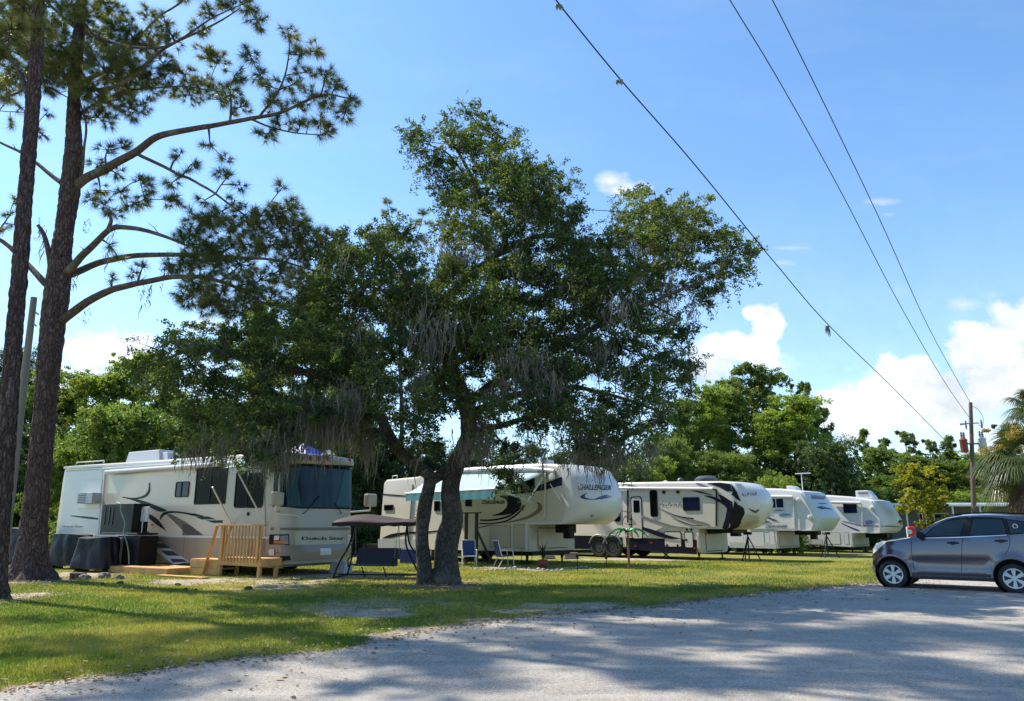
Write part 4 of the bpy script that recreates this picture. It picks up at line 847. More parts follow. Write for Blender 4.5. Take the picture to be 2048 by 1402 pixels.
xl = S4(1553, 1080)[0]; z0_, z1_ = S4(1553, 1097)[1], S4(1553, 1060)[1]
MB().box((xl+.03, W/2, (z0_+z1_)/2), (.06, W+.04, z1_-z0_+.02)).build('lower_front', M['beige'], de, bevel=.03); lowface(DE, xl+.06, z0_, z1_, W, de, M['beige'], .25)
pb = MB(); pb.box((xl+1.1, W/2, z1_-.12), (1.2, .5, .26)); pb.box((xl+1.4, W/2, z1_-.32), (.3, .3, .3)); pb.build('pin_box', M['black'], de, bevel=.02)
for yy in (.3, W-.3): jack(xl-.1, yy, z0_+.05, de)
for xx_ in (xl-4.2, xl-5.1): wheel_parts((xx_, .12, .38), .38, .22, de, 0, mrim='alu'); wheel_parts((xx_, W-.12, .38), .38, .22, de, 0, mrim='alu', side=1)
MB().box((xl-3.5, W/2, .5), (6.6, W-.5, .25)).build('chassis', M['black'], de)
(xa, za), (xb, zb_) = S4(*c6([(525, 237)])[0], 1.0), S4(*c6([(650, 290)])[0], 1.0)
MB().prism([(xa, zb_-.2), (xb, zb_-.2), (xb-.05, zb_+.1), (xb-.25, za), (xa, za)], 1.0, 1.7).build('roof_air_conditioner', M['white'], de, bevel=.04)
tv = MB(); p0 = S4(*c6([(715, 300)])[0], 1.2); p1 = S4(*c6([(717, 95)])[0], 1.2); tv.tube([(p0[0], 1.2, p0[1]-.2), (p0[0], 1.2, p1[1])], .03, 6)
pa, pb_ = S4(*c6([(630, 92)])[0], 1.2), S4(*c6([(805, 100)])[0], 1.2); tv.box(((pa[0]+pb_[0])/2, 1.2, p1[1]), (pb_[0]-pa[0], .12, .05)); tv.build('antenna', M['alu'], de)

# ---- fourth trailer ----
FO = Fr(G(1703, 1106), 42); W = 2.9
prof = q([(1560, 1084)], 'r') + q([(1562, 994)], 'r') + q([(1566, 991), (1656, 990), (1700, 993)], 't') + q([(1740, 999)], 't', .1) + \
  q([(1745, 1001)], 'f', .35) + q([(1750, 1015)], 'f', .55) + q([(1757, 1040)], 'f', .75) + q([(1759, 1052)], 'f', .75) + q([(1758, 1062)], 'f', .6) + q([(1756, 1066)], 'f', .4) + q([(1750, 1067), (1706, 1065), (1703, 1094), (1600, 1088)], 'b')
fo, onf, csf = trailer(FO, W, 'fifth_wheel_trailer', 'plain white fifth-wheel camper with thin purple side stripes, farthest in the row', prof, M['white'], mat('pale blue grey gelcoat', (.55, .60, .63), .35, var=.06, vscale=1.0), gpow=1.9)
S5 = FO.S
swoosh(FO, [(c6([(1160, 635), (1260, 655), (1380, 682), (1590, 690)]), c6([(1160, 638), (1260, 662), (1380, 692), (1590, 697)])), (c6([(1145, 655), (1230, 690), (1330, 730), (1370, 752)]), c6([(1145, 660), (1230, 702), (1320, 745), (1365, 754)]))], M['blueg'], fo)
sdecal(FO, 'stripe', [c6([(1300, 650), (1400, 650), (1460, 628), (1510, 635), (1530, 655), (1500, 675), (1400, 672)])], M['purple'], fo, curve=True)
decal('stripe', [[csf(*p) for p in c6([(1602, 690), (1720, 693), (1835, 700), (1835, 707), (1720, 703), (1602, 698)])]], M['blueg'], fo, lambda y, z: onf(y, z, .014), step=.15)
win(FO, c6([(1172, 442), (1335, 545)]), fo, mg='winb', r=.03); rc = MB(); pts_ = [S5(*p, -.12) for p in c6([(1040, 425), (1370, 432)])]; rc.tube([(a, -.12, b) for a, b in pts_], .08, 10); rc.build('rolled_awning', M['white'], fo, 50)
ar = MB(); sbar(FO, *c6([(1385, 435), (1392, 745)]), -.08, -.08, .06, .05, ar); ar.build('awning_arm', M['alu'], fo)
ct = MB(); sbar(FO, *c6([(1498, 410), (1585, 620)]), -.02, -.02, .04, .05, ct); sbar(FO, *c6([(1585, 620), (1590, 765)]), -.02, -.02, .04, .05, ct); sbar(FO, *c6([(1270, 768), (1590, 770)]), -.02, -.02, .04, .05, ct); ct.build('corner_trim', M['alu'], fo)
hatch(FO, c6([(960, 768), (1145, 900)]), fo, M['white']); hatch(FO, c6([(1182, 768), (1240, 900)]), fo, M['white']); hatch(FO, c6([(775, 845), (935, 900)]), fo, M['greyp'])
xl = S5(1703, 1080)[0]; z0_, z1_ = S5(1703, 1094)[1], S5(1703, 1066)[1]
MB().box((xl+.03, W/2, (z0_+z1_)/2), (.06, W+.04, z1_-z0_+.02)).build('lower_front', M['beige'], fo, bevel=.03); lowface(FO, xl+.06, z0_, z1_, W, fo, M['beige'], .25)
pb = MB(); pb.box((xl+1.0, W/2, z1_-.12), (1.2, .5, .3)); pb.build('pin_box', M['black'], fo, bevel=.02)
for yy in (.3, W-.3): jack(xl-.1, yy, z0_+.05, fo)
for xx_ in (xl-5.0, xl-5.9): wheel_parts((xx_, .12, .38), .38, .22, fo, 0, mrim='alu'); wheel_parts((xx_, W-.12, .38), .38, .22, fo, 0, mrim='alu', side=1)
MB().box((xl-3.8, W/2, .5), (6.8, W-.5, .22)).build('chassis', M['black'], fo)
a_ = S5(*c6([(1500, 490)])[0]); MB().lathe([(.001, -.14), (.1, -.12), (.13, 0)], (a_[0], 0, a_[1]), 'y', 14).build('porch_light', M['lens'], fo, 50)
(xa, za), (xb, zb_) = S5(*c6([(1310, 292)])[0], 1.0), S5(*c6([(1535, 365)])[0], 1.0)
aco = MB().prism([(xa, zb_-.1), (xb, zb_-.1), (xb-.12, zb_+.1), (xb-.35, za), (xa, za)], 1.0, 1.7).build('roof_air_conditioner', M['white'], fo, bevel=.04)
MB().box(((xa+xb)/2-.1, .99, (za+zb_)/2+.05), ((xb-xa)*.5, .03, (za-zb_)*.35)).build('grille', M['mgrey'], aco)
# ---------------- parked car ----------------
CA = Fr(G(1785, 1176), 38)
car = CA.thing('parked_car', 'dark grey compact suv parked on the road at the right edge', 'car')
K = lambda pts: [CA.S(*p, 0) for p in c7(pts)]
prof_top = K([(106, 1070), (112, 1035), (128, 1000), (160, 972), (210, 958), (290, 945), (380, 930), (440, 890), (520, 840), (600, 806), (700, 789), (850, 783), (1000, 786), (1109, 791), (1200, 800), (1270, 822), (1310, 880), (1335, 950), (1345, 1040)])
belt = K([(106, 1085), (128, 1020), (200, 985), (300, 970), (390, 958), (470, 945), (700, 935), (1000, 926), (1060, 905), (1150, 900), (1280, 905), (1345, 1000)])
botm = K([(108, 1120), (125, 1150), (160, 1188), (400, 1196), (940, 1222), (1160, 1215), (1290, 1190), (1340, 1120)])
fwx, fwz = K([(272, 1160)])[0]; rwx, rwz = K([(1045, 1186)])[0]; WR = .335; fwz = rwz = WR
X0, X1 = prof_top[0][0], prof_top[-1][0]; Wc = 1.84; ARCH = .43
itp = lambda P, x: float(np.interp(x, [p[0] for p in P], [p[1] for p in P]))
def ztop(x): return itp(prof_top, x)
def zbelt(x): return min(itp(belt, x), ztop(x)-.03)
def zbot(x):
    z = itp(botm, x)
    for wx in (fwx, rwx):
        if abs(x-wx) < ARCH: z = max(z, WR+.03+math.sqrt(ARCH**2-(x-wx)**2))
    return z
def yside(x, z):
    """inset of the side skin from the widest plane"""
    y = 0.0
    if x < X0+.75: y += .48*((X0+.75-x)/.75)**2.2
    if x > X1-.7: y += .40*((x-X1+.7)/.7)**2.2
    zb_ = zbelt(x); zt = ztop(x)
    if z > zb_: y += .05+(z-zb_)*.42
    else:
        f_ = (z-.3)/(max(zb_-.3, .2)); y += .05*max(0, f_)**3 + .045*math.exp(-((z-.36)/.07)**2)*-0.0 + .03*math.exp(-((z-.62)/.10)**2) + (.06*max(0, (.32-z)/.15))
    for wx in (fwx, rwx):
        r_ = math.hypot(x-wx, z-WR)
        if r_ < ARCH+.16: y -= .03*max(0, 1-abs(r_-ARCH-.02)/.14)
    return y
st = sorted(set([round(X0+(X1-X0)*i/140, 3) for i in range(141)] + [round(wx+s_*ARCH*k, 3) for wx in (fwx, rwx) for s_ in (-1, 1) for k in (.2, .4, .6, .75, .87, .95, .99, 1.001, 1.04)]))
st = [x for x in st if X0 <= x <= X1]
xcowl, xroof = K([(372, 930)])[0][0], K([(690, 789)])[0][0]; xtail = K([(1262, 822)])[0][0]
rows = []
NL, NG, NT = 9, 15, 6
for x in st:
    zb0, zb1, zt = zbot(x), zbelt(x), ztop(x); sec = []
    zb0 = min(zb0, zb1-.01)
    for k in range(NL): z = zb0+(zb1-zb0)*k/(NL-1); sec.append((x, yside(x, z), z))
    zg = max(zt-.05, zb1+.01)
    for k in range(1, NG): z = zb1+(zg-zb1)*k/(NG-1); sec.append((x, yside(x, z), z))
    ye = sec[-1][1]
    for k in range(1, NT):
        f_ = k/(NT-1); y = ye+(Wc/2-ye)*f_; z = zg+(zt-zg)*math.sin(f_*math.pi/2)**.7+.0; sec.append((x, y, z))
    rows.append(sec)
w1 = [(467, 938), (470, 925), (520, 880), (590, 838), (650, 822), (733, 815), (708, 930), (600, 934)]
w2 = [(752, 930), (768, 815), (900, 816), (968, 822), (1002, 915), (950, 922)]
w3 = [(1018, 917), (985, 824), (1050, 832), (1120, 842), (1180, 852), (1215, 870), (1190, 885), (1100, 912)]
WP = [K(w_) for w_ in (w1, w2, w3)]
def in_win(x, z):
    return any(bool(in_poly(np.array([x]), np.array([z]), P_)[0]) for P_ in WP)
n = len(rows[0]); body, wsb = MB(), MB()
def mirror(p): return (p[0], Wc-p[1], p[2])
for side in (0, 1):
    for i in range(len(st)-1):
        for k in range(n-1):
            xm = (st[i]+st[i+1])/2; q4 = [rows[i][k], rows[i+1][k], rows[i+1][k+1], rows[i][k+1]]
            if side: q4 = [mirror(p) for p in q4]
            if NL-2 <= k < NL+NG and in_win(xm, (rows[i][k][2]+rows[i+1][k+1][2])/2): continue
            glass = (k >= NL+NG-2) and ((xcowl+.05 < xm < xroof) or xtail-.12 < xm < xtail+.22) and k > NL+NG-2
            (wsb if glass else body).add(q4, [(0, 1, 2, 3)])
# close the two ends
for e in (0, -1):
    A = rows[e]; B = [mirror(p) for p in A]; vs = A+B; body.add(vs, [(k, k+1, n+k+1, n+k) for k in range(n-1)])
paint = mat('dark grey metallic paint', (.10, .09, .108), .2, .7, coat=1.0)
weld(body, 'body', paint, car, 32); wso = weld(wsb, 'windshield', None, car, 30)
csurf = lambda off: (lambda x, z: (x, yside(x, z)-off, z))
def cdec(name, pts, m, off=.006, par=None, step=.08, curve=False, thick=.006):
    P = K(pts)
    if curve: P = crom(P, 4, True)
    return decal(name, [P], m, par or car, csurf(off), step=step, thick=thick)
cg = bpy.data.materials.new('green tinted glass'); cg.use_nodes = True; t = cg.node_tree; b = t.nodes['Principled BSDF']; b.inputs['Base Color'].default_value = (.02, .045, .05, 1); b.inputs['Roughness'].default_value = .03; b.inputs['Specular IOR Level'].default_value = 1.0
tp_ = nn(t, 'ShaderNodeBsdfTransparent'); tp_.inputs[0].default_value = (.42, .55, .52, 1); ms_ = nn(t, 'ShaderNodeMixShader'); ms_.inputs[0].default_value = .5; t.links.new(tp_.outputs[0], ms_.inputs[1]); t.links.new(b.outputs[0], ms_.inputs[2]); t.links.new(ms_.outputs[0], t.nodes['Material Output'].inputs[0])

wso.data.materials.append(cg)
def reseg(P, step=.06):
    out = []
    for i in range(len(P)):
        a_, b_ = np.array(P[i]), np.array(P[(i+1) % len(P)]); m_ = max(1, int(np.hypot(*(b_-a_))/step)); out += [tuple(a_+(b_-a_)*k/m_) for k in range(m_)]
    return out
for side in (0, 1):
    fx_ = (lambda x, y, z: (x, y, z)) if side == 0 else (lambda x, y, z: (x, Wc-y, z))
    for P in WP:
        cx = sum(p[0] for p in P)/len(P); cz = sum(p[1] for p in P)/len(P); Q = reseg(P); b = MB(); m_ = len(Q); vs = []
        for k_ in (1.07, .93):
            for (x, z) in Q: x2, z2 = cx+(x-cx)*(k_ if abs(x-cx) > .01 else 1), cz+(z-cz)*(1+(k_-1)*1.6); vs.append(fx_(x2, yside(x2, z2)-.008, z2))
        b.add(vs, [(k, (k+1) % m_, m_+(k+1) % m_, m_+k) for k in range(m_)]); f_ = b.build('window', M['black'], car)
        decal('pane', [P], cg, f_, lambda x, z: fx_(x, yside(x, z)-.004, z), step=.08, thick=.004)
sc_ = mat('grey seat fabric', (.22, .22, .23), .8)
bz = K([(560, 935)])[0][1]
for (px_, nm) in ((640, 'front_seat'), (880, 'rear_seat')):
    x_ = K([(px_, 930)])[0][0]
    for yy in (.42, Wc-.42):
        b = MB(); b.bar((x_, yy, bz-.35), (x_+.16, yy, bz+.20), .44, .12, up=(0, 1, 0)); b.v = b.v; b.box((x_+.18, yy, bz+.29), (.10, .24, .16)); b.box((x_-.2, yy, bz-.42), (.5, .46, .14)); b.build(nm, sc_, car, bevel=.03)
x_ = K([(540, 930)])[0][0]; b = MB(); b.tube([(x_+.0+.05*math.cos(t_/16*6.283), .45+.18*math.sin(t_/16*6.283), bz-.02+.17*math.cos(t_/16*6.283)) for t_ in range(17)], .016, 6); b.build('steering_wheel', M['black'], car, 60)
MB().box((K([(470, 930)])[0][0]-.02, Wc/2, bz-.12), (.45, Wc-.3, .22)).build('dashboard', M['black'], car, bevel=.05)
MB().box(((fwx+rwx)/2+.2, Wc/2, bz-.5), (2.6, Wc-.2, .05)).build('cabin_floor', M['black'], car)
cdec('window_trim', [(440, 948), (470, 941), (700, 936), (1000, 922), (1000, 928), (700, 942), (470, 947)], M['chrome'], .02)
cdec('pillar_trim', [(700, 940), (728, 815), (775, 815), (752, 938)], M['black'], .012)
# seat backs and light shapes seen through the glass
tr_ = MB()
def seamline(pts, name='door_seam', w=.010, m='black', off=.004):
    P = crom(K(pts), 5); b = MB(); b.tube([csurf(off)(a, z) for a, z in P], w/2, 5); return b.build(name, M[m], car, 60)
seamline([(392, 955), (388, 1000), (396, 1060), (402, 1110), (412, 1165)]); seamline([(716, 940), (712, 1000), (712, 1080), (708, 1175)]); seamline([(1002, 925), (1018, 960), (1010, 1010), (985, 1050)])
seamline([(412, 1172), (560, 1178), (720, 1184), (900, 1186)], 'sill_seam', .012)
cdec('sill_cladding', [(405, 1172), (600, 1180), (910, 1190), (925, 1224), (600, 1206), (400, 1198)], M['dgrey'], .012)
cdec('sill_highlight_strip', [(418, 1146), (560, 1150), (700, 1158), (890, 1160), (890, 1166), (700, 1165), (560, 1158), (420, 1153)], M['steel'], .008)
for a_ in ((655, 975), (962, 962)):
    P = K([a_])[0]; b = MB(); y_ = yside(*P); b.tube([(P[0]-.12, y_-.01, P[1]), (P[0]-.10, y_-.045, P[1]+.005), (P[0]+.10, y_-.045, P[1]+.005), (P[0]+.12, y_-.01, P[1])], .016, 8); b.build('door_handle', M['black'], car, 60)
    cdec('handle_recess', [(a_[0]-18, a_[1]-10), (a_[0]+18, a_[1]-10), (a_[0]+20, a_[1]+8), (a_[0], a_[1]+16), (a_[0]-20, a_[1]+8)], M['dgrey'], .004)
P = K([(448, 928)])[0]; y_ = yside(*P); b = MB(); b.box((P[0]+.0, y_-.13, P[1]+.02), (.13, .24, .16)); mo = b.build('mirror', M['black'], car, bevel=.04); 
MB().box((P[0]+.066, y_-.13, P[1]+.02), (.01, .2, .12)).build('mirror_glass', M['winb'], mo)
# arches
for wx, nm in ((fwx, 0), (rwx, 1)):
    b = MB(); arc = []
    for t_ in range(-8, 189, 8): x_, z_ = wx+(ARCH+.0)*math.cos(R(t_)), WR+.03+(ARCH)*math.sin(R(t_)); arc.append((x_, yside(x_, max(z_, .3))-.008, max(z_, .24)))
    b.tube(arc, .024, 7); b.build('wheel_arch', M['mgrey'], car, 60)
    lin = MB().lathe([(ARCH-.01, .02), (ARCH-.01, .34), (.05, .34)], (wx, .02, WR+.03), 'y', 30); lin.build('arch_liner', M['black'], car, 60)
    wheel_parts((wx, .13, WR), WR, .22, car, 6, rimr=.69, mrim='alu', side=-1); wheel_parts((wx, Wc-.13, WR), WR, .22, car, 6, rimr=.69, mrim='alu', side=1)
ub = MB().box(((fwx+rwx)/2, Wc/2, .34), (X1-X0-.9, Wc-.5, .22)); ub.box(((fwx+rwx)/2, Wc/2, .33), (1.6, Wc-.12, .14)); ub.build('underbody', M['black'], car)
cdec('headlight', [(118, 1018), (150, 978), (205, 962), (232, 964), (200, 992), (150, 1030), (122, 1048)], M['lens'], .01)
cdec('bumper_cladding', [(112, 1128), (150, 1133), (156, 1150), (160, 1186), (128, 1162)], M['steel'], .01)
cdec('fog_lamp', [(118, 1095), (132, 1098), (134, 1122), (120, 1120)], M['black'], .012)
rr_ = MB(); rr_.tube([(x, yside(x, ztop(x)-.05)+.06, ztop(x)+.012) for x in np.linspace(K([(640, 800)])[0][0], K([(1200, 800)])[0][0], 16)], .018, 7); rr_.build('roof_rail', M['black'], car, 60)
cdec('fuel_flap', [(1065, 972), (1075, 962), (1120, 962), (1120, 1005), (1075, 1005), (1065, 995)], M['dgrey'], .003) if False else None
# white sticker ring on the rear side window
b = MB(); P = K([(1050, 868)])[0]; y_ = yside(*P)-.022
b.lathe([(.035, 0), (.055, 0), (.055, -.003), (.035, -.003), (.035, 0)], (P[0], y_, P[1]), 'y', 20); b.build('window_sticker', M['white'], car)
ae = K([(845, 778)])[0]
# interior: two seats and a wheel are left dark behind the tinted glass
# ---------------- wooden steps and landing ----------------
yD = -.85
WD = M['wood']
dk = MH.thing('wooden_landing', 'fresh yellow lumber steps and railed landing at the motorhome door', 'steps')
def S_(p, y=yD): return MH.S(*c2([p])[0], y)
zt = S_((250, 785))[1]; zf0 = S_((250, 1060))[1]; 
xL, xR = S_((250, 900))[0], S_((606, 900))[0]
fl = MB(); nb = 5
for k in range(nb): fl.box(((xL+xR)/2, yD+.07+(.62)*k/(nb-1), zf0+.02), (xR-xL+.04, .14, .038))
fl.build('floor_boards', WD, dk, bevel=.004)
ap = MB().box(((xL+xR)/2, yD, zf0-.09), (xR-xL, .04, .2)); ap.box((xR, yD+.38, zf0-.09), (.04, .74, .2)); ap.box((xL, yD+.38, zf0-.09), (.04, .74, .2)); ap.build('apron', WD, dk, bevel=.004)
for x_ in (xL+.04, xR-.14):
    for y_ in (yD+.05, yD+.68): MB().box((x_, y_, (zt if x_ == xL+.04 and y_ < -.7 else zf0)/2), (.1, .1, (zt if x_ == xL+.04 and y_ < -.7 else zf0))).build('post', WD, dk, bevel=.004)
MB().box((S_((570, 900))[0], yD-.02, (zt+zf0)/2), (.09, .09, zt-zf0)).build('post', WD, dk, bevel=.004)
MB().box(((xL+xR)/2, yD, zt), (xR-xL+.1, .13, .045)).build('handrail', WD, dk, bevel=.004)
nbal = 13
for k in range(nbal):
    x_ = S_((278, 900))[0]+(S_((596, 900))[0]-S_((278, 900))[0])*k/(nbal-1)
    MB().box((x_, yD-.035, (zt+zf0)/2-.04), (.045, .035, zt-zf0+.06)).build('baluster', WD, dk, bevel=.004)
stx = [(S_((8, 1070)), S_((245, 1070)), S_((8, 1070))[1], S_((8, 1130))[1]), (S_((-10, 1140), yD-.0), S_((245, 1140)), S_((8, 1142))[1], .02)]
for i, (a_, b_, z1_, z0_) in enumerate(stx):
    bx_ = MB(); x0_ = a_[0]-(.0 if i else 0); bx_.box(((x0_+xL)/2, yD+.35, z1_+.02), (xL-x0_, .72, .04)); bx_.box(((x0_+xL)/2, yD+.0, (z1_+z0_)/2), (xL-x0_, .04, abs(z1_-z0_))); bx_.box((x0_+.02, yD+.35, (z1_+z0_)/2), (.04, .7, abs(z1_-z0_))); bx_.build('step', WD, dk, bevel=.004)
for dy in (0, .66):
    rl = MB(); a_ = S_((205 if dy else 235, 785)); b_ = S_((120, 1215 if not dy else 1060)); rl.bar((a_[0]+.05, yD-.07+dy, zt), (b_[0], yD-.07+dy, max(b_[1], .05)), .04, .10, up=(0, 1, 0)); rl.build('stair_rail', WD, dk, bevel=.004)
# low boardwalk
bw = MH.thing('low_boardwalk', 'low fresh lumber platform laid on the ground along the motorhome', 'platform')
yB = -1.6; xa = MH.S(*c1([(660, 1060)])[0], yB)[0]; xb = MH.S(*c1([(1175, 1060)])[0], yB)[0]; xc = MH.S(*c1([(1450, 1085)])[0], yB)[0]
bd = MB(); n_ = 9
for k in range(n_): bd.box(((xa+xb)/2, yB+.07+.145*k, .20), (xb-xa, .135, .035))
bd.build('boards', WD, bw, bevel=.003)
fr_ = MB().box(((xa+xb)/2, yB, .11), (xb-xa, .04, .19)); fr_.box((xa, yB+.65, .11), (.04, 1.3, .19)); fr_.box((xb, yB+.65, .11), (.04, 1.3, .19)); fr_.build('frame_boards', WD, bw, bevel=.003)
pl = MH.thing('ground_plank', 'pale plank lying on the sand in front of the wooden steps', 'plank'); MB().box(((xb+xc)/2+.15, yB-.25, .03), (xc-xb+.3, .28, .04)).build('board', WD, pl, bevel=.004)

# ---------------- cabinets, covered grill ----------------
def at_MH(px, py): return MH.S(px, py, 0)
cb = MH.thing('upright_cabinet', 'tall black plastic cabinet standing against the motorhome side', 'cabinet')
yC = -1.1
def boxpart(fr, p0, p1, y0, dep, name, m, par, bev=.02):
    return plbox(fr, p0, p1, y0, y0+dep, MB()).build(name, m, par, bevel=bev)
dkg = mat('dark green black plastic', (.006, .011, .012), .45, spec=.25)
boxpart(MH, *c1([(722, 590), (916, 800)]), yC, .6, 'upper_cabinet', dkg, cb)
boxpart(MH, *c1([(705, 790), (958, 806)]), yC-.06, .8, 'shelf', M['black'], cb)
(x0_, z1_), (x1_, z0_) = MH.S(*c1([(825, 812)])[0], yC), MH.S(*c1([(958, 1020)])[0], yC); MB().box(((x0_+x1_)/2, yC+.35, z1_/2), (x1_-x0_, .7, z1_)).build('lower_cabinet', M['black'], cb, bevel=.02)
ln = MB()
for q_ in (745, 775, 800): a_ = MH.S(*c1([(q_, 600)])[0], yC); ln.box((a_[0], yC-.012, a_[1]-.36), (.04, .02, .62))
ln.build('ribs', mat('grey black rib', (.03, .04, .045), .3), cb, bevel=.008)
mf = MH.thing('small_fridge', 'grey mini fridge beside the black cabinet', 'fridge')
(x0_, z1_), (x1_, z0_) = MH.S(*c1([(745, 820)])[0], yC-.1), MH.S(*c1([(828, 1022)])[0], yC-.1); 
MB().box(((x0_+x1_)/2-.08, yC+.22, z1_/2), (x1_-x0_+.1, .5, z1_)).build('cabinet', M['mgrey'], mf, bevel=.015)
MB().box(((x0_+x1_)/2, yC-.06, z1_/2+.02), (x1_-x0_-.03, .05, z1_-.1)).build('door', mat('warm grey fridge door', (.17, .16, .17), .35), mf, bevel=.015)
MB().box(((x0_+x1_)/2, yC-.09, z1_*.8), (x1_-x0_-.08, .02, .02)).build('handle', M['alu'], mf)
hs = MH.thing('green_hose', 'pale green hose hanging over the tall black cabinet', 'hose')
pts = [MH.S(*p, yC-.1) for p in c1([(820, 578), (848, 590), (852, 640), (880, 720), (872, 790), (890, 850), (905, 920), (908, 1010)])]; MB().tube([(a, yC-.12, b) for a, b in crom(pts, 5)], .022, 8).build('hose_line', mat('pale green hose', (.20, .30, .20), .5), hs, 60)
sg = MH.thing('wall_panel', 'tilted white papery notice panel on a stand beside the black cabinet', 'notice')
def npan(pts, y, m, par, name, th=.03):
    P = [MH.S(*p, y) for p in c1(pts)]; return MB().prism(P, y-th, y).build(name, m, par, bevel=.004)
npan([(980, 610), (1052, 605), (1040, 712), (958, 714)], -.75, M['alu'], sg, 'frame'); npan([(986, 618), (1044, 613), (1033, 705), (966, 707)], -.79, mat('white notice sheet', (.62, .64, .66), .5, var=.35, vscale=8), sg, 'sheet', .01)
a_ = MH.S(*c1([(1000, 712)])[0], -.75); MB().tube([(a_[0], -.75, a_[1]), (a_[0], -.75, 0)], .02, 6).build('stand', M['alu'], sg)
# crumpled black grill cover
def cover(fr, pxl, pxr, pyt, pyb, y0, dep, name, label, parent=None, seed=1, m=None, legs=True, gap=.12):
    t = fr.thing(name, label, 'grill')
    (x0_, z1_) = fr.S(pxl, pyt, y0); (x1_, z0_) = fr.S(pxr, pyb, y0); z0_ = gap
    nx, nz = 26, 16; ring = []; per = []
    N_ = 72; vs = []; fs = []
    for j in range(nz+1):
        f_ = j/nz; z_ = z0_+(z1_-z0_)*f_
        for i in range(N_):
            a = 2*math.pi*i/N_; e = 5
            cx_, sx_ = math.cos(a), math.sin(a); r_ = (abs(cx_)**e+abs(sx_)**e)**(-1/e)
            k = 1-.10*f_**2; fold = (1-f_*.75)*.07*(abs(math.sin(a*5.5+seed+1.5*f_))-.5)+.10*mnoise.noise(Vector((cx_*2.2, sx_*2.2, z_*2+seed)))
            vs.append(((x0_+x1_)/2+(x1_-x0_)/2*r_*cx_*(k+fold), y0+dep/2+dep/2*r_*sx_*(k+fold*1.4), z_+(.03*math.sin(a*2+seed) if j == nz else .02*math.sin(a*5) if j == 0 else 0)))
    for j in range(nz):
        for i in range(N_): fs.append((j*N_+i, j*N_+(i+1) % N_, (j+1)*N_+(i+1) % N_, (j+1)*N_+i))
    fs.append(tuple(nz*N_+i for i in range(N_)))
    MB().add(vs, fs).build('cover', m or M['tarp'], t, 50)
    if legs:
        for x_ in (x0_+.12, x1_-.12): MB().box((x_, y0+dep/2, .12), (.05, dep*.7, .24)).build('leg', M['black'], t)
    return t
M['tarp'] = mat('black blue vinyl cover', (.006, .008, .016), .5, bump=1.0, bscale=7, spec=.3)
BF = Fr(G(205, 1146), 20); BF2 = Fr(G(100, 1140), 14)
cover(BF, 146, 204, 1075, 1140, 0, .8, 'covered_grill', 'boxy grill under a black vinyl cover right of the forked pine', seed=2)
cover(Fr(G(150, 1140), 20), 98, 152, 1069, 1133, .1, .75, 'covered_grill', 'slumped black vinyl cover over a grill just beside the pine trunk', seed=5)
cover(Fr(G(60, 1132), 20), 10, 62, 1056, 1128, 0, .8, 'covered_grill', 'grey black vinyl covered grill between the two pine trunks', seed=8)
# blocks and stones at the foot
def rock(px, py, r, name, label, m, grp, sq=.6, seed=0):
    g = G(px, py); t = bmesh.new(); bmesh.ops.create_icosphere(t, subdivisions=3, radius=r)
    for v in t.verts:
        n_ = mnoise.noise(v.co/r*1.3+Vector((seed, 0, 0)))*.35+mnoise.noise(v.co/r*4+Vector((0, seed, 0)))*.1; v.co *= 1+n_; v.co.z *= sq
    me = bpy.data.meshes.new(name); t.to_mesh(me); t.free(); o = fin(me, name, m, None, 180); o.location = (g.x, g.y, r*sq*.5); o.rotation_euler.z = seed
    tag(o, label, 'stone', grp); return o
stone = mat('grey brown stone', (.20, .17, .14), .9, var=.4, vscale=8, bump=.5)
clod = mat('dark soil clod', (.035, .028, .022), .95, bump=.6)
for i, (px, py, r, lb) in enumerate([(170, 1160, .16, 'small brown stone left of the two below the covered grill'), (208, 1156, .17, 'brown stone under the right leg of the covered grill'), (238, 1158, .13, 'squat brown stone at the left end of the boardwalk')]): rock(px, py, r, 'stone', lb, stone, 'stones below the covered grill', .7, i*1.7)
for i, (px, py, r, lb) in enumerate([(356, 1172, .085, 'dark clod on the sand, leftmost of the clods'), (371, 1180, .06, 'small dark clod in front of the boardwalk'), (497, 1180, .10, 'dark clod on the grass below the wooden steps'), (392, 1181, .05, 'tiny dark clod on the sand'), (240, 1168, .09, 'dark clod near the pine roots'), (205, 1170, .07, 'flat dark clod beside the pine roots'), (1262, 1160, .04, 'tiny dark clod on the lawn')]): rock(px, py, r, 'clod', lb, clod, 'dark clods on the lawn', .6, i*2.3)
CB = Fr(G(150, 1160), 12)
cbt = CB.thing('concrete_block', 'dark weathered concrete block lying beside the pine roots', 'block'); bb_ = MB()
for (dx, sx) in ((-.19, .03), (0, .03), (.19, .03)): bb_.box((dx, .1, .1), (sx, .2, .2))
bb_.box((0, .1, .02), (.4, .2, .035)); bb_.box((0, .1, .18), (.4, .2, .035)); bb_.build('block_shell', stone, cbt, bevel=.005)

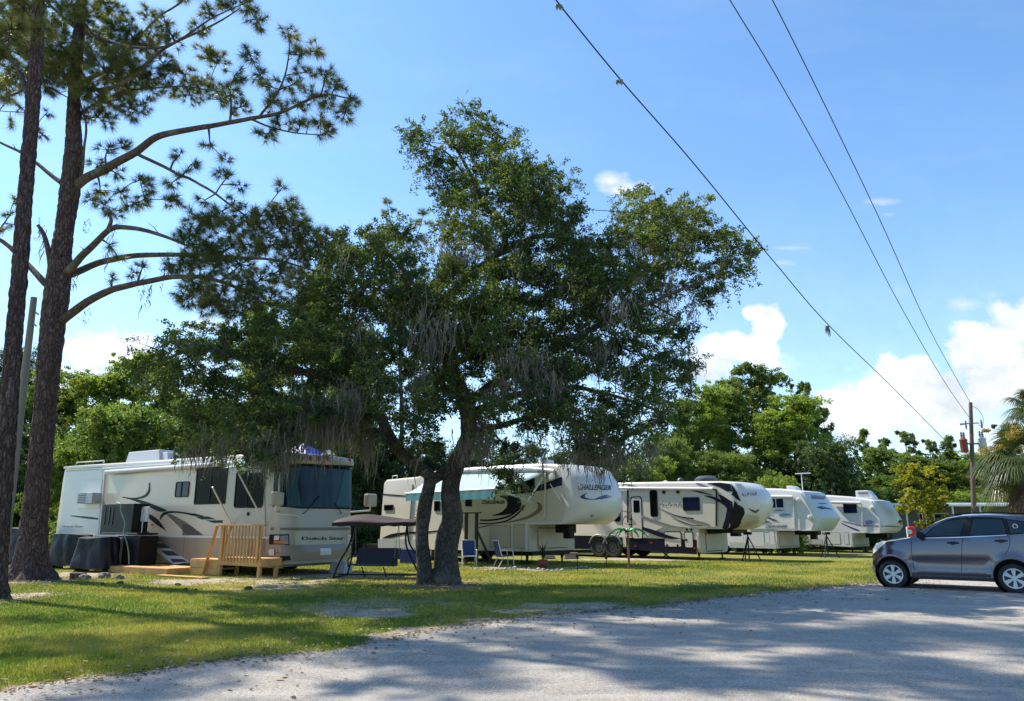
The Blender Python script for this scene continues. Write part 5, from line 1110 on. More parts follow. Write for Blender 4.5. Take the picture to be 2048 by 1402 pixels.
# ---------------- garden swing ----------------
SW = Fr(G(755, 1156), 6)
sw = SW.thing('garden_swing', 'black steel two-seat garden swing with a maroon canopy in front of the motorhome', 'swing')
def P3(p, y): a = SW.S(*p, y); return (a[0], y, a[1])
cL, cR = P3(c2([(1222, 762)])[0], -.1)[0], P3(c3([(500, 690)])[0], -.1)[0]; zc = P3(c2([(1350, 765)])[0], 0)[2]; zc1 = P3(c2([(1480, 660)])[0], 0)[2]
cm = mat('maroon canopy cloth', (.022, .004, .009), .75, var=.3, bump=.2, bscale=3)
vs = []; nx, ny = 24, 10
for i in range(nx+1):
    for j in range(ny+1):
        a = i/nx; b = j/ny; x_ = cL+(cR-cL)*a; y_ = -.65+1.5*b; z_ = zc-.03+(zc1-zc)*.75*(1-abs(2*b-1)**2.4)*(.45+.55*math.sin(math.pi*min(1, a*1.25+.02)))+.02*math.sin(a*9); vs.append((x_, y_, z_))
fs = [(i*(ny+1)+j, i*(ny+1)+j+1, (i+1)*(ny+1)+j+1, (i+1)*(ny+1)+j) for i in range(nx) for j in range(ny)]
co_ = MB().add(vs, fs).build('canopy', cm, sw, 60); co_.modifiers.new('s', 'SOLIDIFY').thickness = .02
vl_ = MB(); 
for yy in (-.65, .85):
    m_ = 30; vv = []
    for i in range(m_+1): a = i/m_; vv += [(cL+(cR-cL)*a, yy, zc+.0+.02*math.sin(a*9)), (cL+(cR-cL)*a, yy-.01+.015*math.sin(i), zc-.10+.012*math.sin(a*40))]
    vl_.add(vv, [(2*i, 2*i+1, 2*i+3, 2*i+2) for i in range(m_)])
vl_.build('valance', cm, co_)
fl_, fr2 = P3(c2([(1180, 1195)])[0], -.55), P3(c3([(505, 1232)])[0], -.55); tl_, tr2 = P3(c2([(1350, 775)])[0], .1), P3(c3([(392, 740)])[0], .1)
for (x0, x1) in ((fl_[0], tl_[0]), (fr2[0], tr2[0])):
    for ys in (-.55, .75):
        MB().tube(crom([(x0, ys, .02), ((x0*.6+x1*.4), ys*.85, .45), (x1*.95+x0*.05, ys*.35+.05, zc*.62), (x1, .1, zc-.02)], 5), .028, 8).build('leg', M['black'], sw, 60)
    MB().tube([(x0, -.55, .04), (x0, .75, .04)], .025, 8).build('foot_rail', M['black'], sw, 60)
MB().tube([(tl_[0]-.1, .1, zc-.02), (tr2[0]+.1, .1, zc-.02)], .03, 8).build('top_rail', M['black'], sw, 60)
sL, sR = P3(c2([(1355, 980)])[0], .0)[0], P3(c3([(300, 980)])[0], .0)[0]; zs1 = P3(c2([(1400, 975)])[0], 0)[2]; zs0 = P3(c2([(1400, 1125)])[0], 0)[2]
cn = mat('dark plum sling cloth', (.018, .012, .028), .55)
bk = MB().add([(sL, .18, zs0+.05), (sR, .18, zs0+.05), (sR-.03, .34, zs1), (sL+.03, .34, zs1)], [(0, 1, 2, 3)]).build('backrest', cn, sw); bk.modifiers.new('s', 'SOLIDIFY').thickness = .03
se = MB().add([(sL, -.38, zs0+.06), (sR, -.38, zs0+.06), (sR, .2, zs0), (sL, .2, zs0)], [(0, 1, 2, 3)]).build('seat', cn, sw); se.modifiers.new('s', 'SOLIDIFY').thickness = .04
for x_ in (sL-.03, sR+.03):
    MB().tube(crom([(x_, -.4, zs0+.02), (x_, -.42, zs0+.25), (x_, .25, zs0+.30), (x_, .36, zs1)], 4), .02, 8).build('armrest', M['black'], sw, 60)
    for dy in (-.35, .3): MB().tube([(x_, dy, zs0+.25), (x_, .1, zc-.03)], .009, 6).build('hanger', M['steel'], sw)
for x_ in (sL+.35, sR-.3): MB().tube([(x_, -.3, zs0), (x_+.05, -.1, .03)], .02, 6).build('prop', M['black'], sw)
MB().tube([(fl_[0], -.1, .1), (fr2[0], -.1, .1)], .02, 6).build('cross_rail', M['black'], sw)

# white box, blue tub behind the swing
def simplebox(name, label, cat, p0, p1, Yb, dep, m, parts=()):
    f_ = Fr(G((p0[0]+p1[0])/2, p1[1]), 30); t = f_.thing(name, label, cat); (x0, z1), (x1, z0) = f_.S(*p0, 0), f_.S(*p1, 0)
    MB().box(((x0+x1)/2, dep/2, z1*.47), (x1-x0, dep, z1*.94)).build('box_body', m, t, bevel=.02); MB().box(((x0+x1)/2, dep/2, z1*.96), (x1-x0+.04, dep+.04, z1*.08)).build('lid', m, t, bevel=.015)
    return t
simplebox('storage_box', 'pale grey storage box under the motorhome nose beside the swing', 'box', (660, 1124), (688, 1147), 0, .4, M['greyp'])
simplebox('blue_tub', 'low blue plastic tub behind the garden swing', 'tub', (800, 1098), (842, 1128), 0, .6, mat('blue plastic', (.015, .05, .22), .4))
# golf cart behind, with windscreen
GC = Fr(G(738, 1106), 25); gc = GC.thing('golf_cart', 'small golf cart with a pale blue windscreen far behind the swing', 'cart')
(x0, z1), (x1, z0) = GC.S(724, 1050, 0), GC.S(756, 1092, 0)
MB().box(((x0+x1)/2, .6, .5), (x1-x0, 1.1, .35)).build('body', M['mgrey'], gc, bevel=.08)
MB().add([(x0+.1, .1, z1-.1), (x1-.1, .1, z1-.05), (x1+.05, .1, .75), (x0, .1, .7), (x0+.2, 1.1, z1-.1), (x1-.1, 1.1, z1-.05), (x1+.05, 1.1, .75), (x0, 1.1, .7)], [(0, 1, 2, 3), (4, 5, 6, 7), (0, 1, 5, 4), (0, 3, 7, 4), (1, 2, 6, 5)]).build('windscreen', mat('pale blue screen', (.3, .4, .5), .25), gc)
for x_ in (x0+.2, x1-.15):
    for y_ in (.1, 1.1): wheel_parts((x_, y_, .24), .24, .16, gc, 0, mrim='alu', side=-1 if y_ < .5 else 1)

# ---------------- patio things by the cream camper ----------------
wf = mat('white chair tube', (.62, .62, .6), .35); sl_ = mat('royal blue sling cloth', (.015, .045, .17), .6)
def chair(px, py, rz, s, label):
    t = thing('patio_chair', G(px, py), label, 'chair', 'blue patio chairs by the cream camper', R(rz)); t.scale = (s, s, s)
    MB().add([(-.25, -.25, .42), (.25, -.25, .42), (.24, .22, .38), (-.24, .22, .38)], [(0, 1, 2, 3)]).build('seat', sl_, t).modifiers.new('s', 'SOLIDIFY').thickness = .02
    MB().add([(-.24, .22, .40), (.24, .22, .40), (.24, .36, .98), (-.24, .36, .98)], [(0, 1, 2, 3)]).build('backrest', sl_, t).modifiers.new('s', 'SOLIDIFY').thickness = .02
    for sx in (-1, 1):
        MB().tube(crom([(sx*.27, -.30, .01), (sx*.27, -.27, .40), (sx*.28, -.24, .60), (sx*.28, -.15, .64), (sx*.27, .26, .62)], 4), .017, 8).build('leg', wf, t, 60)
        MB().tube([(sx*.26, .34, .01), (sx*.26, .12, .40), (sx*.26, .22, .44), (sx*.26, .37, 1.0)], .017, 8).build('leg', wf, t, 60)
    MB().tube([(-.26, .37, 1.0), (.26, .37, 1.0)], .017, 8).build('top_bar', wf, t, 60); MB().tube([(-.27, -.28, .40), (.27, -.28, .40)], .017, 8).build('front_bar', wf, t, 60)
    return t
chair(938, 1133, 8, .98, 'blue sling chair facing the camera, right beside the oak trunk')
chair(1008, 1134, 115, .98, 'blue sling chair turned sideways between the oak and the potted plant')
TB = Fr(G(965, 1128), 20); tb = TB.thing('patio_table', 'low black side table between the two blue chairs', 'table'); MB().box((0, .25, .45), (.5, .5, .03)).build('table_top', M['black'], tb, bevel=.005)
for a in (-.22, .22):
    for b in (.03, .47): MB().box((a, b, .22), (.03, .03, .44)).build('leg', M['black'], tb)
bk_ = TB; pt_ = G(945, 1122); bu = thing('blue_bucket', pt_, 'small steel blue bucket behind the white legs of the chair', 'bucket'); MB().lathe([(.001, 0), (.13, .0), (.17, .3), (.16, .3), (.12, .02), (.001, .02)], (0, 0, 0), 'z', 20).build('pail', mat('blue pail', (.05, .10, .22), .4), bu, 50); MB().tube([(-.16, 0, .3), (0, -.1, .36), (.16, 0, .3)], .006, 5).build('handle', M['steel'], bu)
# dark posts with rails (steps to the camper)
PG = Fr(G(945, 1128), 35); pg = PG.thing('dark_step_rail', 'pair of dark stained posts with rails at the camper steps right of the oak', 'railing')
for q_ in ((878, 682), (962, 682)):
    a_ = PG.S(*c3([q_])[0], 0); MB().box((a_[0], 0, a_[1]/2), (.11, .11, a_[1])).build('post', M['oldwood'], pg, bevel=.005)
a_, b_ = PG.S(*c3([(850, 684)])[0], 0), PG.S(*c3([(995, 684)])[0], 0); MB().box(((a_[0]+b_[0])/2, 0, a_[1]), (b_[0]-a_[0], .14, .05)).build('top_rail', M['oldwood'], pg, bevel=.005)
for zz in (.75, .5): MB().box(((a_[0]+b_[0])/2, .0, zz), ((b_[0]-a_[0])*.7, .05, .07)).build('cross_rail', M['oldwood'], pg)
MB().bar((b_[0]-.25, 0, a_[1]-.6), (b_[0]+.45, .2, .05), .04, .09).build('stair_rail', M['oldwood'], pg)
bt = Fr(G(928, 1112), 30); bb2 = bt.thing('blue_barrel', 'royal blue plastic drum behind the first patio chair', 'barrel'); MB().lathe([(.001, .0), (.26, .0), (.29, .04), (.28, .3), (.30, .32), (.28, .34), (.28, .6), (.3, .62), (.28, .64), (.27, .9), (.24, .93), (.001, .93)], (0, .2, 0), 'z', 28).build('drum', mat('royal blue plastic', (.012, .04, .25), .35), bb2, 40)
MB().lathe([(.24, .93), (.24, .96), (.001, .96)], (0, .2, 0), 'z', 24).build('drum_lid', mat('royal blue lid', (.012, .035, .2), .4), bb2, 40)
# potted plant
pp_ = G(1086, 1136); pt = thing('potted_plant', pp_, 'spiky dark plant in a round terracotta pot below the camper nose', 'plant')
MB().lathe([(.001, 0), (.13, 0), (.2, .1), (.22, .18), (.17, .28), (.19, .30), (.16, .30), (.15, .27), (.001, .27)], (0, 0, 0), 'z', 24).build('pot', mat('terracotta', (.22, .06, .035), .7, var=.3), pt, 50)
lf = MB(); rr = random.Random(3)
for k in range(34):
    a = rr.uniform(0, 6.28); el = rr.uniform(.35, 1.45); L_ = rr.uniform(.35, .62); z0 = .28+rr.uniform(0, .25); p = Vector((0, 0, z0)); vs = []
    for i in range(6):
        f_ = i/5; e2 = el-f_*.9; q_ = Vector((math.cos(a)*math.cos(e2), math.sin(a)*math.cos(e2), math.sin(e2)))*L_/5; w_ = .022*math.sin(math.pi*min(.95, f_+.12)); s_ = Vector((-math.sin(a), math.cos(a), 0))*w_; vs += [p-s_, p+s_]; p = p+q_
    lf.add(vs, [(2*i, 2*i+1, 2*i+3, 2*i+2) for i in range(5)])
lf.build('leaves', mat('dark spiky leaves', (.02, .045, .018), .5), pt); MB().tube([(0, 0, .25), (.02, 0, .55)], .02, 6).build('stem', M['oldwood'], pt)
# stakes
for (px, py, h, nm, lb, cat, m_) in [(1043, 1133, .62, 'garden_stake', 'thin black garden stake right of the sideways chair', 'stake', 'black'), (1064, 1130, .5, 'solar_light', 'black solar light stake between the chair and the potted plant', 'light', 'black'), (1155, 1140, .5, 'solar_light', 'black solar light stake on the lawn below the camper pin box', 'light', 'black'), (1213, 1138, .42, 'solar_light', 'black solar light stake on the lawn left of the metal palm', 'light', 'black')]:
    g = G(px, py); t = thing(nm, g, lb, cat, 'stakes along the gravel edge'); MB().tube([(0, 0, 0), (0, 0, h)], .014, 6).build('stem', M[m_], t)
    if nm == 'solar_light': MB().lathe([(.001, h+.05), (.06, h+.03), (.06, h), (.035, h-.08), (.001, h-.08)], (0, 0, 0), 'z', 12).build('lamp_head', M['black'], t, 50)
# metal palm ornament
gp = G(1258, 1139); pm = thing('metal_palm_ornament', gp, 'garden ornament palm with glossy green metal fronds on a ringed trunk', 'ornament')
hp = D(1258, 1062, gp.y).z; MB().tube([(0, 0, 0), (.01, 0, hp*.5), (0, 0, hp)], [.045, .04, .03], 8).build('trunk', mat('rusty ringed trunk', (.20, .09, .05), .7, var=.4, vscale=20), pm, 60)
rg = MB()
for k in range(14): z_ = .1+k*(hp-.15)/14; rg.add([(-.07, 0, z_+.04), (.07, 0, z_+.04), (0, .05, z_), (0, -.05, z_)], [(0, 2, 1), (0, 1, 3), (0, 3, 2), (1, 2, 3)])
rg.build('trunk_rings', mat('rust', (.22, .08, .04), .7), pm)
gm_ = mat('glossy green metal', (.005, .16, .04), .3, .2)
for k, a in enumerate((0, .5, 2.6, 3.14, 3.8, 5.4, 1.6)):
    L_ = .72 if k in (0, 3) else .5; vs = []
    for i in range(11):
        f_ = i/10; x_ = L_*f_; z_ = hp+.16*math.sin(f_*2.2)-.32*f_**2.4; w_ = .075*math.sin(math.pi*min(.97, f_+.08))*(1 if i % 2 else .7); c_, s_ = math.cos(a), math.sin(a)
        vs += [(x_*c_-w_*s_, x_*s_+w_*c_, z_-.05), (x_*c_, x_*s_, z_+.02), (x_*c_+w_*s_, x_*s_-w_*c_, z_-.05)]
    b = MB().add(vs, [(3*i+q_, 3*i+q_+1, 3*i+q_+4, 3*i+q_+3) for i in range(10) for q_ in (0, 1)]); b.build('frond', gm_, pm).modifiers.new('s', 'SOLIDIFY').thickness = .01
# pile of boards under the camper nose
for (px, py, w_, lb) in ((1098, 1118, .6, 'stack of pale timber offcuts under the camper nose left of its leg'), (1143, 1118, .7, 'stack of pale timber offcuts under the camper nose right of its leg')):
    g = G(px, py); t = thing('timber_stack', g, lb, 'timber', 'timber stacks under the camper')
    for k in range(4): MB().box((.03*math.sin(k*3), 0, .04+.075*k), (w_-.05*k % .2, .22, .06), rz=.1*math.sin(k*5)).build('plank', mat('weathered pale timber', (.30, .26, .21), .8, var=.3), t, bevel=.004)
# gravel edging stones
for k in range(26):
    px = 955+k*9.4; rock(px, 1139+3*math.sin(k*.5)+random.uniform(-1, 1), random.uniform(.05, .09), 'edging_stone', 'pale rounded stone in the low border below the cream camper', mat('pale stone', (.38, .36, .33), .85, var=.3, vscale=9) if k == 0 else bpy.data.materials['pale stone'], 'pale border stones', .6, k*.9)
# tripods under the pin boxes
def tripod(px, py, ptop, spread, label):
    g = G(px, py); h = D(px, ptop, g.y).z; t = thing('tripod_stand', g, label, 'stand', 'tripod stands under the camper noses')
    for k in range(3):
        a = R(90+120*k+20); MB().tube([(0, 0, h*.86), (spread*math.cos(a), spread*math.sin(a), 0)], .025, 6).build('leg', M['black'], t)
    MB().tube([(0, 0, .12), (0, 0, h)], .03, 8).build('post', M['black'], t, 60); MB().lathe([(.001, h), (.16, h), (.20, h-.06), (.16, h-.12), (.001, h-.12)], (0, 0, 0), 'z', 16).build('head', M['black'], t, 40)
    for k in range(3):
        a = R(90+120*k+20); MB().tube([(0, 0, .25), (spread*.62*math.cos(a), spread*.62*math.sin(a), h*.33)], .012, 5).build('brace', M['black'], t)
tripod(1499, 1123, 1064, .5, 'black tripod stand under the black-nosed camper'); tripod(1657, 1116, 1064, .5, 'black tripod stand under the blue-grey nosed camper')
# tank between campers
g = G(1478, 1104); t = thing('gas_bottle', g, 'pale propane bottle between the black-nosed camper and the next', 'bottle'); t.scale = (1.3, 1.3, 1.3); MB().lathe([(.001, .0), (.13, 0), (.16, .05), (.16, .3), (.12, .38), (.001, .4)], (0, 0, .55), 'z', 20).build('cylinder', M['white'], t, 50); MB().lathe([(.1, .40), (.1, .47), (.09, .47), (.09, .40)], (0, 0, .55), 'z', 16).build('collar', M['alu'], t); MB().box((0, 0, .27), (.3, .3, .55)).build('stand', M['black'], t)

# ---------------- low building ----------------
HB = Fr(D(1778, 1085, 52), 8); HB.P.z = 0
hb = HB.thing('low_house', 'low grey flat-roofed house with a white fascia behind the campers', 'house')
(x0, z1), (x1, _) = HB.S(1778, 1014, 0), HB.S(2030, 1016, 0)
wl = mat('grey siding', (.13, .14, .14), .8, var=.15)
MB().box(((x0+x1)/2+2, 3.5, z1/2), (x1-x0+4, 7, z1)).build('wall', wl, hb)
MB().box(((x0+x1)/2+2, 3.5, z1+.12), (x1-x0+5, 8, .26)).build('roof', mat('white fascia', (.62, .64, .64), .5), hb, bevel=.02)
for (a, b) in ((1838, 1858), (1868, 1896), (1960, 1990)):
    (xa, za), (xb, zb_) = HB.S(a, 1028, 0), HB.S(b, 1046, 0); f_ = MB().box(((xa+xb)/2, -.02, (za+zb_)/2), (xb-xa+.12, .06, za-zb_+.12)).build('window', M['white'], hb); MB().box(((xa+xb)/2, -.055, (za+zb_)/2), (xb-xa, .02, za-zb_)).build('pane', M['glass'], f_)
(xa, za), (xb, zb_) = HB.S(1915, 1026, 0), HB.S(1932, 1060, 0); MB().box(((xa+xb)/2, -.03, za/2), (xb-xa, .06, za)).build('door', M['dgrey'], hb)
cn_ = MB(); 
for a in (1812, 1850, 1905, 1960): x_ = HB.S(a, 1020, -1.6)[0]; cn_.box((x_, -1.6, z1/2), (.1, .1, z1))
cn_.build('porch_posts', M['white'], hb); MB().box(((x0+x1)/2, -.9, z1+.05), (x1-x0, 1.8, .1)).build('porch_roof', bpy.data.materials['white fascia'], hb)
# second dark shed left with slope
SH = Fr(D(1790, 1080, 49), 20); SH.P.z = 0
RC = Fr(D(1826, 1090, 30), 25); RC.P.z = 0; rc_ = RC.thing('red_cooler', 'bright red cabinet with a white side panel behind the car bonnet', 'cabinet')
(xa, za), (xb, zb_) = RC.S(1816, 1053, 0), RC.S(1833, 1075, 0); MB().box(((xa+xb)/2, .35, za/2), (xb-xa, .6, za)).build('cabinet', mat('bright red enamel', (.55, .012, .02), .4), rc_, bevel=.03)
MB().box((xa-.03, .35, za/2), (.05, .62, za-.03)).build('side_panel', M['white'], rc_, bevel=.02); a_ = RC.S(*c6([(1930, 760)])[0], 0); MB().lathe([(.001, -.02), (.09, -.02), (.09, 0)], (a_[0], 0, a_[1]), 'y', 16).build('round_badge', M['white'], rc_)

# ---------------- utility poles and wires ----------------
pw = mat('weathered pole timber', (.13, .095, .07), .9, var=.35, vscale=3, stretch=(6, 6, .4), bump=.3)
YP = 40.0
b0 = D(1949, 1060, YP); t0 = D(1941, 805, YP); UP = thing('utility_pole', (b0.x, YP, 0), 'brown wooden utility pole carrying two transformer cans', 'pole')
loc = lambda p: (p.x-b0.x, p.y-YP, p.z)
MB().tube([(0, 0, 0), loc(b0), loc(t0)], [.135, .13, .09], 14).build('shaft', pw, UP, 60)
def can(px, pt_, pb_, w, m, side, nm='transformer'):
    a = D(px, pt_, YP); b = D(px, pb_, YP); r = w/2/FPX*YP; x_ = a.x-b0.x; h0, h1 = b.z, a.z
    o = MB().lathe([(.001, h0), (r*.92, h0), (r, h0+.05), (r, h1-.12), (r*1.06, h1-.1), (r*1.06, h1-.04), (r*.7, h1+.03), (.001, h1+.06)], (x_, 0, 0), 'z', 24).build(nm, m, UP, 40)
    for k in (-.35, .35): MB().lathe([(.001, h1+.02), (.07, h1+.04), (.04, h1+.12), (.07, h1+.16), (.04, h1+.24), (.06, h1+.28), (.02, h1+.4), (.001, h1+.4)], (x_+k*r, 0, 0), 'z', 10).build('bushing', M['mgrey'], o, 60)
    MB().box((x_/2+side*.06, 0, (h0+h1)/2+.1), (abs(x_)-r*.5, .08, .1)).build('bracket', M['steel'], o)
can(1926, 878, 905, 14, mat('rust red transformer', (.20, .045, .03), .6, var=.35, vscale=6), -1); can(1963, 876, 906, 15, mat('pale green grey transformer', (.42, .48, .46), .5, var=.1), 1)
for (px, py) in ((1930, 848), (1957, 846)):
    a = D(px, py, YP); x_ = a.x-b0.x; MB().tube([(-.02 if x_ < 0 else .02, 0, a.z-.05), (x_, 0, a.z)], .03, 6).build('arm', M['steel'], UP)
    MB().lathe([(.001, a.z-.3), (.05, a.z-.28), (.03, a.z-.2), (.06, a.z-.15), (.03, a.z-.05), (.06, a.z), (.03, a.z+.1), (.05, a.z+.15), (.001, a.z+.2)], (x_*1.15, 0, 0), 'z', 10).build('fuse_cutout', M['mgrey'], UP, 60)
lp = MB(); pts = [D(*p, YP) for p in ((1942, 812), (1955, 818), (1966, 835), (1964, 855), (1956, 846))]; lp.tube(crom([loc(p) for p in pts], 4), .012, 5); lp.build('jumper_wire', M['black'], UP)
def wire(name, pts, label, r=.014):
    P = crom([tuple(p) for p in pts], 10); o0 = Vector(P[0]); b = MB().tube([Vector(p)-o0 for p in P], r, 5); o = b.build(name, M['black'], None, 60); o.location = o0; tag(o, label, 'wire', 'overhead wires'); return o
def wpts(pl, Y0, Y1):       # picture points with depth shared out so that the wire is straight in plan
    out = []; n_ = len(pl)-1
    for i, (px, py) in enumerate(pl):
        d0 = (pl[0][0]-1024)/FPX; d1 = (pl[-1][0]-1024)/FPX; s_ = (px-1024)/FPX
        # plan line from (d0*Y0,Y0) to (d1*Y1,Y1): solve for Y along view ray slope s_*k
        k = 1.0
        lo = (d0*Y0, Y0); hi = (d1*Y1, Y1); den = (hi[0]-lo[0])-s_*(hi[1]-lo[1]); u_ = (s_*lo[1]-lo[0])/den if abs(den) > 1e-6 else i/n_
        out.append(D(px, py, lo[1]+(hi[1]-lo[1])*u_))
    return out
W1 = [(1060, -75), (1112, 0), (1240, 158), (1380, 318), (1500, 465), (1555, 532), (1655, 648), (1780, 770), (1900, 890), (1944, 925)]
wire('overhead_wire', wpts(W1, 11, YP), 'thick black wire slanting from the picture top down to the lower part of the pole', .014)
W2 = [(1420, -70), (1460, 0), (1560, 165), (1680, 380), (1800, 610), (1890, 765), (1941, 838)]
wire('overhead_wire', wpts(W2, 14, YP), 'thin wire running down to the pole, left of the topmost one', .013)
W3 = [(1505, -70), (1545, 0), (1640, 190), (1760, 440), (1860, 660), (1941, 806)]
wire('overhead_wire', wpts(W3, 14, YP), 'thin wire reaching the very tip of the pole, rightmost of all', .013)
W4 = [(1942, 922), (1925, 962), (1890, 1000), (1850, 1018)]
wire('service_drop', wpts(W4, YP, 50), 'pale green grown service cable hanging from the pole to the low house', .03)
# tufts of moss caught on the thick wire
mo_ = mat('grey green moss', (.14, .15, .11), .9)
for (px, py, s) in ((1240, 160, .35), (1655, 652, 1.1), (1118, 10, .3)):
    pts_ = wpts(W1, 11, YP); Y_ = float(np.interp(px, [p[0] for p in W1], [p.y for p in pts_])); c0 = D(px, py, Y_); b = MB()
    for k in range(16): a = random.uniform(0, 6.28); L_ = s*random.uniform(.12, .35); q_ = Vector((random.uniform(-.05, .05), random.uniform(-.03, .03), 0)); b.tube([q_, q_+Vector((math.cos(a)*.03, math.sin(a)*.03, -L_*.5)), q_+Vector((math.cos(a)*.02, math.sin(a)*.04, -L_))], [.012, .012, .003], 4)
    o = b.build('moss_tuft', mo_, None); o.location = c0; tag(o, {1240: 'small moss tuft caught on the thick wire high above the oak', 1655: 'larger moss tuft hanging from the thick wire over the trees', 1118: 'moss tuft on the thick wire at the picture top', 1556: 'tiny moss tuft on the thick wire beside the oak crown'}[px], 'moss', 'moss tufts on the wire')
# pale pole between the pines
Yl = 24.0; a, b = D(20, 1000, Yl), D(68, 595, Yl); g0 = D(6, 1130, Yl)
lpole = thing('pale_pole', (g0.x, Yl, 0), 'pale weathered pole without wires between the two pine trunks', 'pole')
MB().tube([(0, 0, 0), (a.x-g0.x, 0, a.z), (b.x-g0.x, 0, b.z)], [.15, .14, .10], 14).build('shaft', mat('pale pole wood', (.22, .20, .17), .85, var=.3, vscale=2, stretch=(5, 5, .3)), lpole, 60)
for (px, py) in ((72, 622), (68, 645)):
    q0 = D(px-4, py, Yl); q1 = D(px+12, py+10, Yl); MB().tube([(q0.x-g0.x, 0, q0.z), (q1.x-g0.x, -.2, q1.z)], .03, 6).build('peg', M['steel'], lpole)
# ---------------- foliage machinery ----------------
def leaf_mesh(name, P, S, T, asp=.5, flat_=0.0, r=None, droop=0.0):
    """P Nx3 centres, S sizes, T tint -> diamond leaves at random angles (flat_ presses them to level)"""
    r = r or rng; n = len(P); a = r.normal(size=(n, 3)); a[:, 2] *= (1-flat_); a[:, 2] -= droop; a /= np.linalg.norm(a, axis=1)[:, None]
    b = r.normal(size=(n, 3)); b[:, 2] *= (1-flat_); b -= a*(a*b).sum(1)[:, None]; b /= np.linalg.norm(b, axis=1)[:, None]+1e-9
    a = a*S[:, None]*.5; b = b*S[:, None]*.5*asp
    v = np.empty((n, 4, 3)); v[:, 0] = P-a; v[:, 1] = P+b+a*.1; v[:, 2] = P+a; v[:, 3] = P-b+a*.1
    me = npmesh(name, v.reshape(-1, 3), np.arange(n*4).reshape(-1, 4), 4); setattr_pt(me, 'tint', np.clip(T, 0, 1), 'FACE'); return me
def needle_mesh(name, C_, Dr, ln, T, n=34, w=.010, spread=.75, r=None):
    r = r or rng; m_ = len(C_); N_ = m_*n; c = np.repeat(C_, n, 0); d = np.repeat(Dr, n, 0); v = r.normal(size=(N_, 3)); v /= np.linalg.norm(v, axis=1)[:, None]
    v = d*(1-spread*.35)+v*spread; v /= np.linalg.norm(v, axis=1)[:, None]; L_ = np.repeat(ln, n)*r.uniform(.7, 1.05, N_)
    s = np.cross(v, r.normal(size=(N_, 3))); s /= np.linalg.norm(s, axis=1)[:, None]; s *= w*.5
    base = c-d*np.repeat(ln, n)[:, None]*.35*r.random((N_, 1)); tip = base+v*L_[:, None]; tip[:, 2] -= L_*.12
    q = np.empty((N_, 3, 3)); q[:, 0] = base-s; q[:, 1] = base+s; q[:, 2] = tip
    me = npmesh(name, q.reshape(-1, 3), np.arange(N_*3).reshape(-1, 3), 3); setattr_pt(me, 'tint', np.clip(np.repeat(T, n)+r.normal(0, .12, N_), 0, 1), 'FACE'); return me
class Skel:
    def __init__(s, wob=.05): s.mb = MB(); s.n = []; s.r = []; s.wob = wob
    def line(s, pts, rads, n=10, sub=4, wob=None):
        k = crom([(*p, r_) for p, r_ in zip(pts, rads)], sub); wob = s.wob if wob is None else wob
        P = []; Rr = []
        for i, q in enumerate(k):
            p = Vector(q[:3]); r_ = max(q[3], .004)
            if 0 < i < len(k)-1 and wob: p += Vector(mnoise.noise_vector(p*1.1))*wob
            P.append(p); Rr.append(r_)
        s.mb.tube(P, Rr, n); s.n += P; s.r += Rr; return P
    def arr(s): s.A = np.array([tuple(p) for p in s.n]); s.B = np.array(s.r)
    def grow(s, target, r0=.05, r1=.01, n=5, add=True, up=.3, bend=.15):
        t = np.array(target); d = s.A-t; dist = np.sqrt((d**2).sum(1)); cost = dist+np.where(s.A[:, 2] > t[2]+.1, (s.A[:, 2]-t[2])*up*2, 0); i = int(cost.argmin()); p0 = Vector(s.A[i]); p1 = Vector(target); L_ = (p1-p0).length
        mid = p0.lerp(p1, .5)+Vector((random.uniform(-1, 1), random.uniform(-1, 1), random.uniform(-.3, 1)))*L_*bend
        r0 = min(r0, s.B[i]*.8); P = []
        m_ = 5 if L_ > .5 else 3
        for k in range(m_+1): f_ = k/m_; P.append(p0*(1-f_)**2+mid*2*f_*(1-f_)+p1*f_*f_)
        Rr = [r0+(r1-r0)*k/m_ for k in range(m_+1)]; s.mb.tube(P, Rr, n, cap=False)
        if add: s.A = np.vstack([s.A, np.array([tuple(p) for p in P[1:]])]); s.B = np.concatenate([s.B, Rr[1:]])
        return (P[-1]-P[-2]).normalized()
def ell(n, r, shell=.5):
    v = r.normal(size=(n, 3)); v /= np.linalg.norm(v, axis=1)[:, None]; return v*(r.random(n)**(shell*.66))[:, None]
# ---------------- live oak ----------------
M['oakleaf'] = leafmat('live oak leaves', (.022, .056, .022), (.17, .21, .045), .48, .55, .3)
M['oakbark'] = barkmat('oak bark', (.032, .026, .023), (.235, .20, .17), 13, (1, 1, .38), 1.0, .035, lichen=(.22, .22, .17))
M['moss'] = mat('grey hanging moss', (.25, .235, .175), .95, var=.5, vscale=2, trans=.4)
ob = G(872, 1168); YO = ob.y
oak = thing('live_oak', ob, 'broad live oak with a double trunk and grey moss curtains on the lawn', 'tree')
O = lambda px, py, dy=0: D(px, py, YO+dy)-ob
sk = Skel(.06)
R_ = lambda wpx: wpx/2/FPX*YO
sk.line([O(888, 1174), O(892, 1150), O(893, 1110), O(897, 1075), O(905, 1040), O(902, 1000), O(903, 965), O(912, 930), O(928, 895), O(938, 865), O(930, 800, -.3), O(895, 720, -.3), O(868, 655), O(900, 590, .3), O(985, 515, .3), O(1012, 478), O(965, 400), O(930, 330), O(900, 275)],
        [R_(82), R_(54), R_(46), R_(46), R_(42), R_(38), R_(36), R_(36), R_(34), R_(33), R_(30), R_(27), R_(24), R_(20), R_(16), R_(14), R_(10), R_(7), R_(4)], 18, 5)
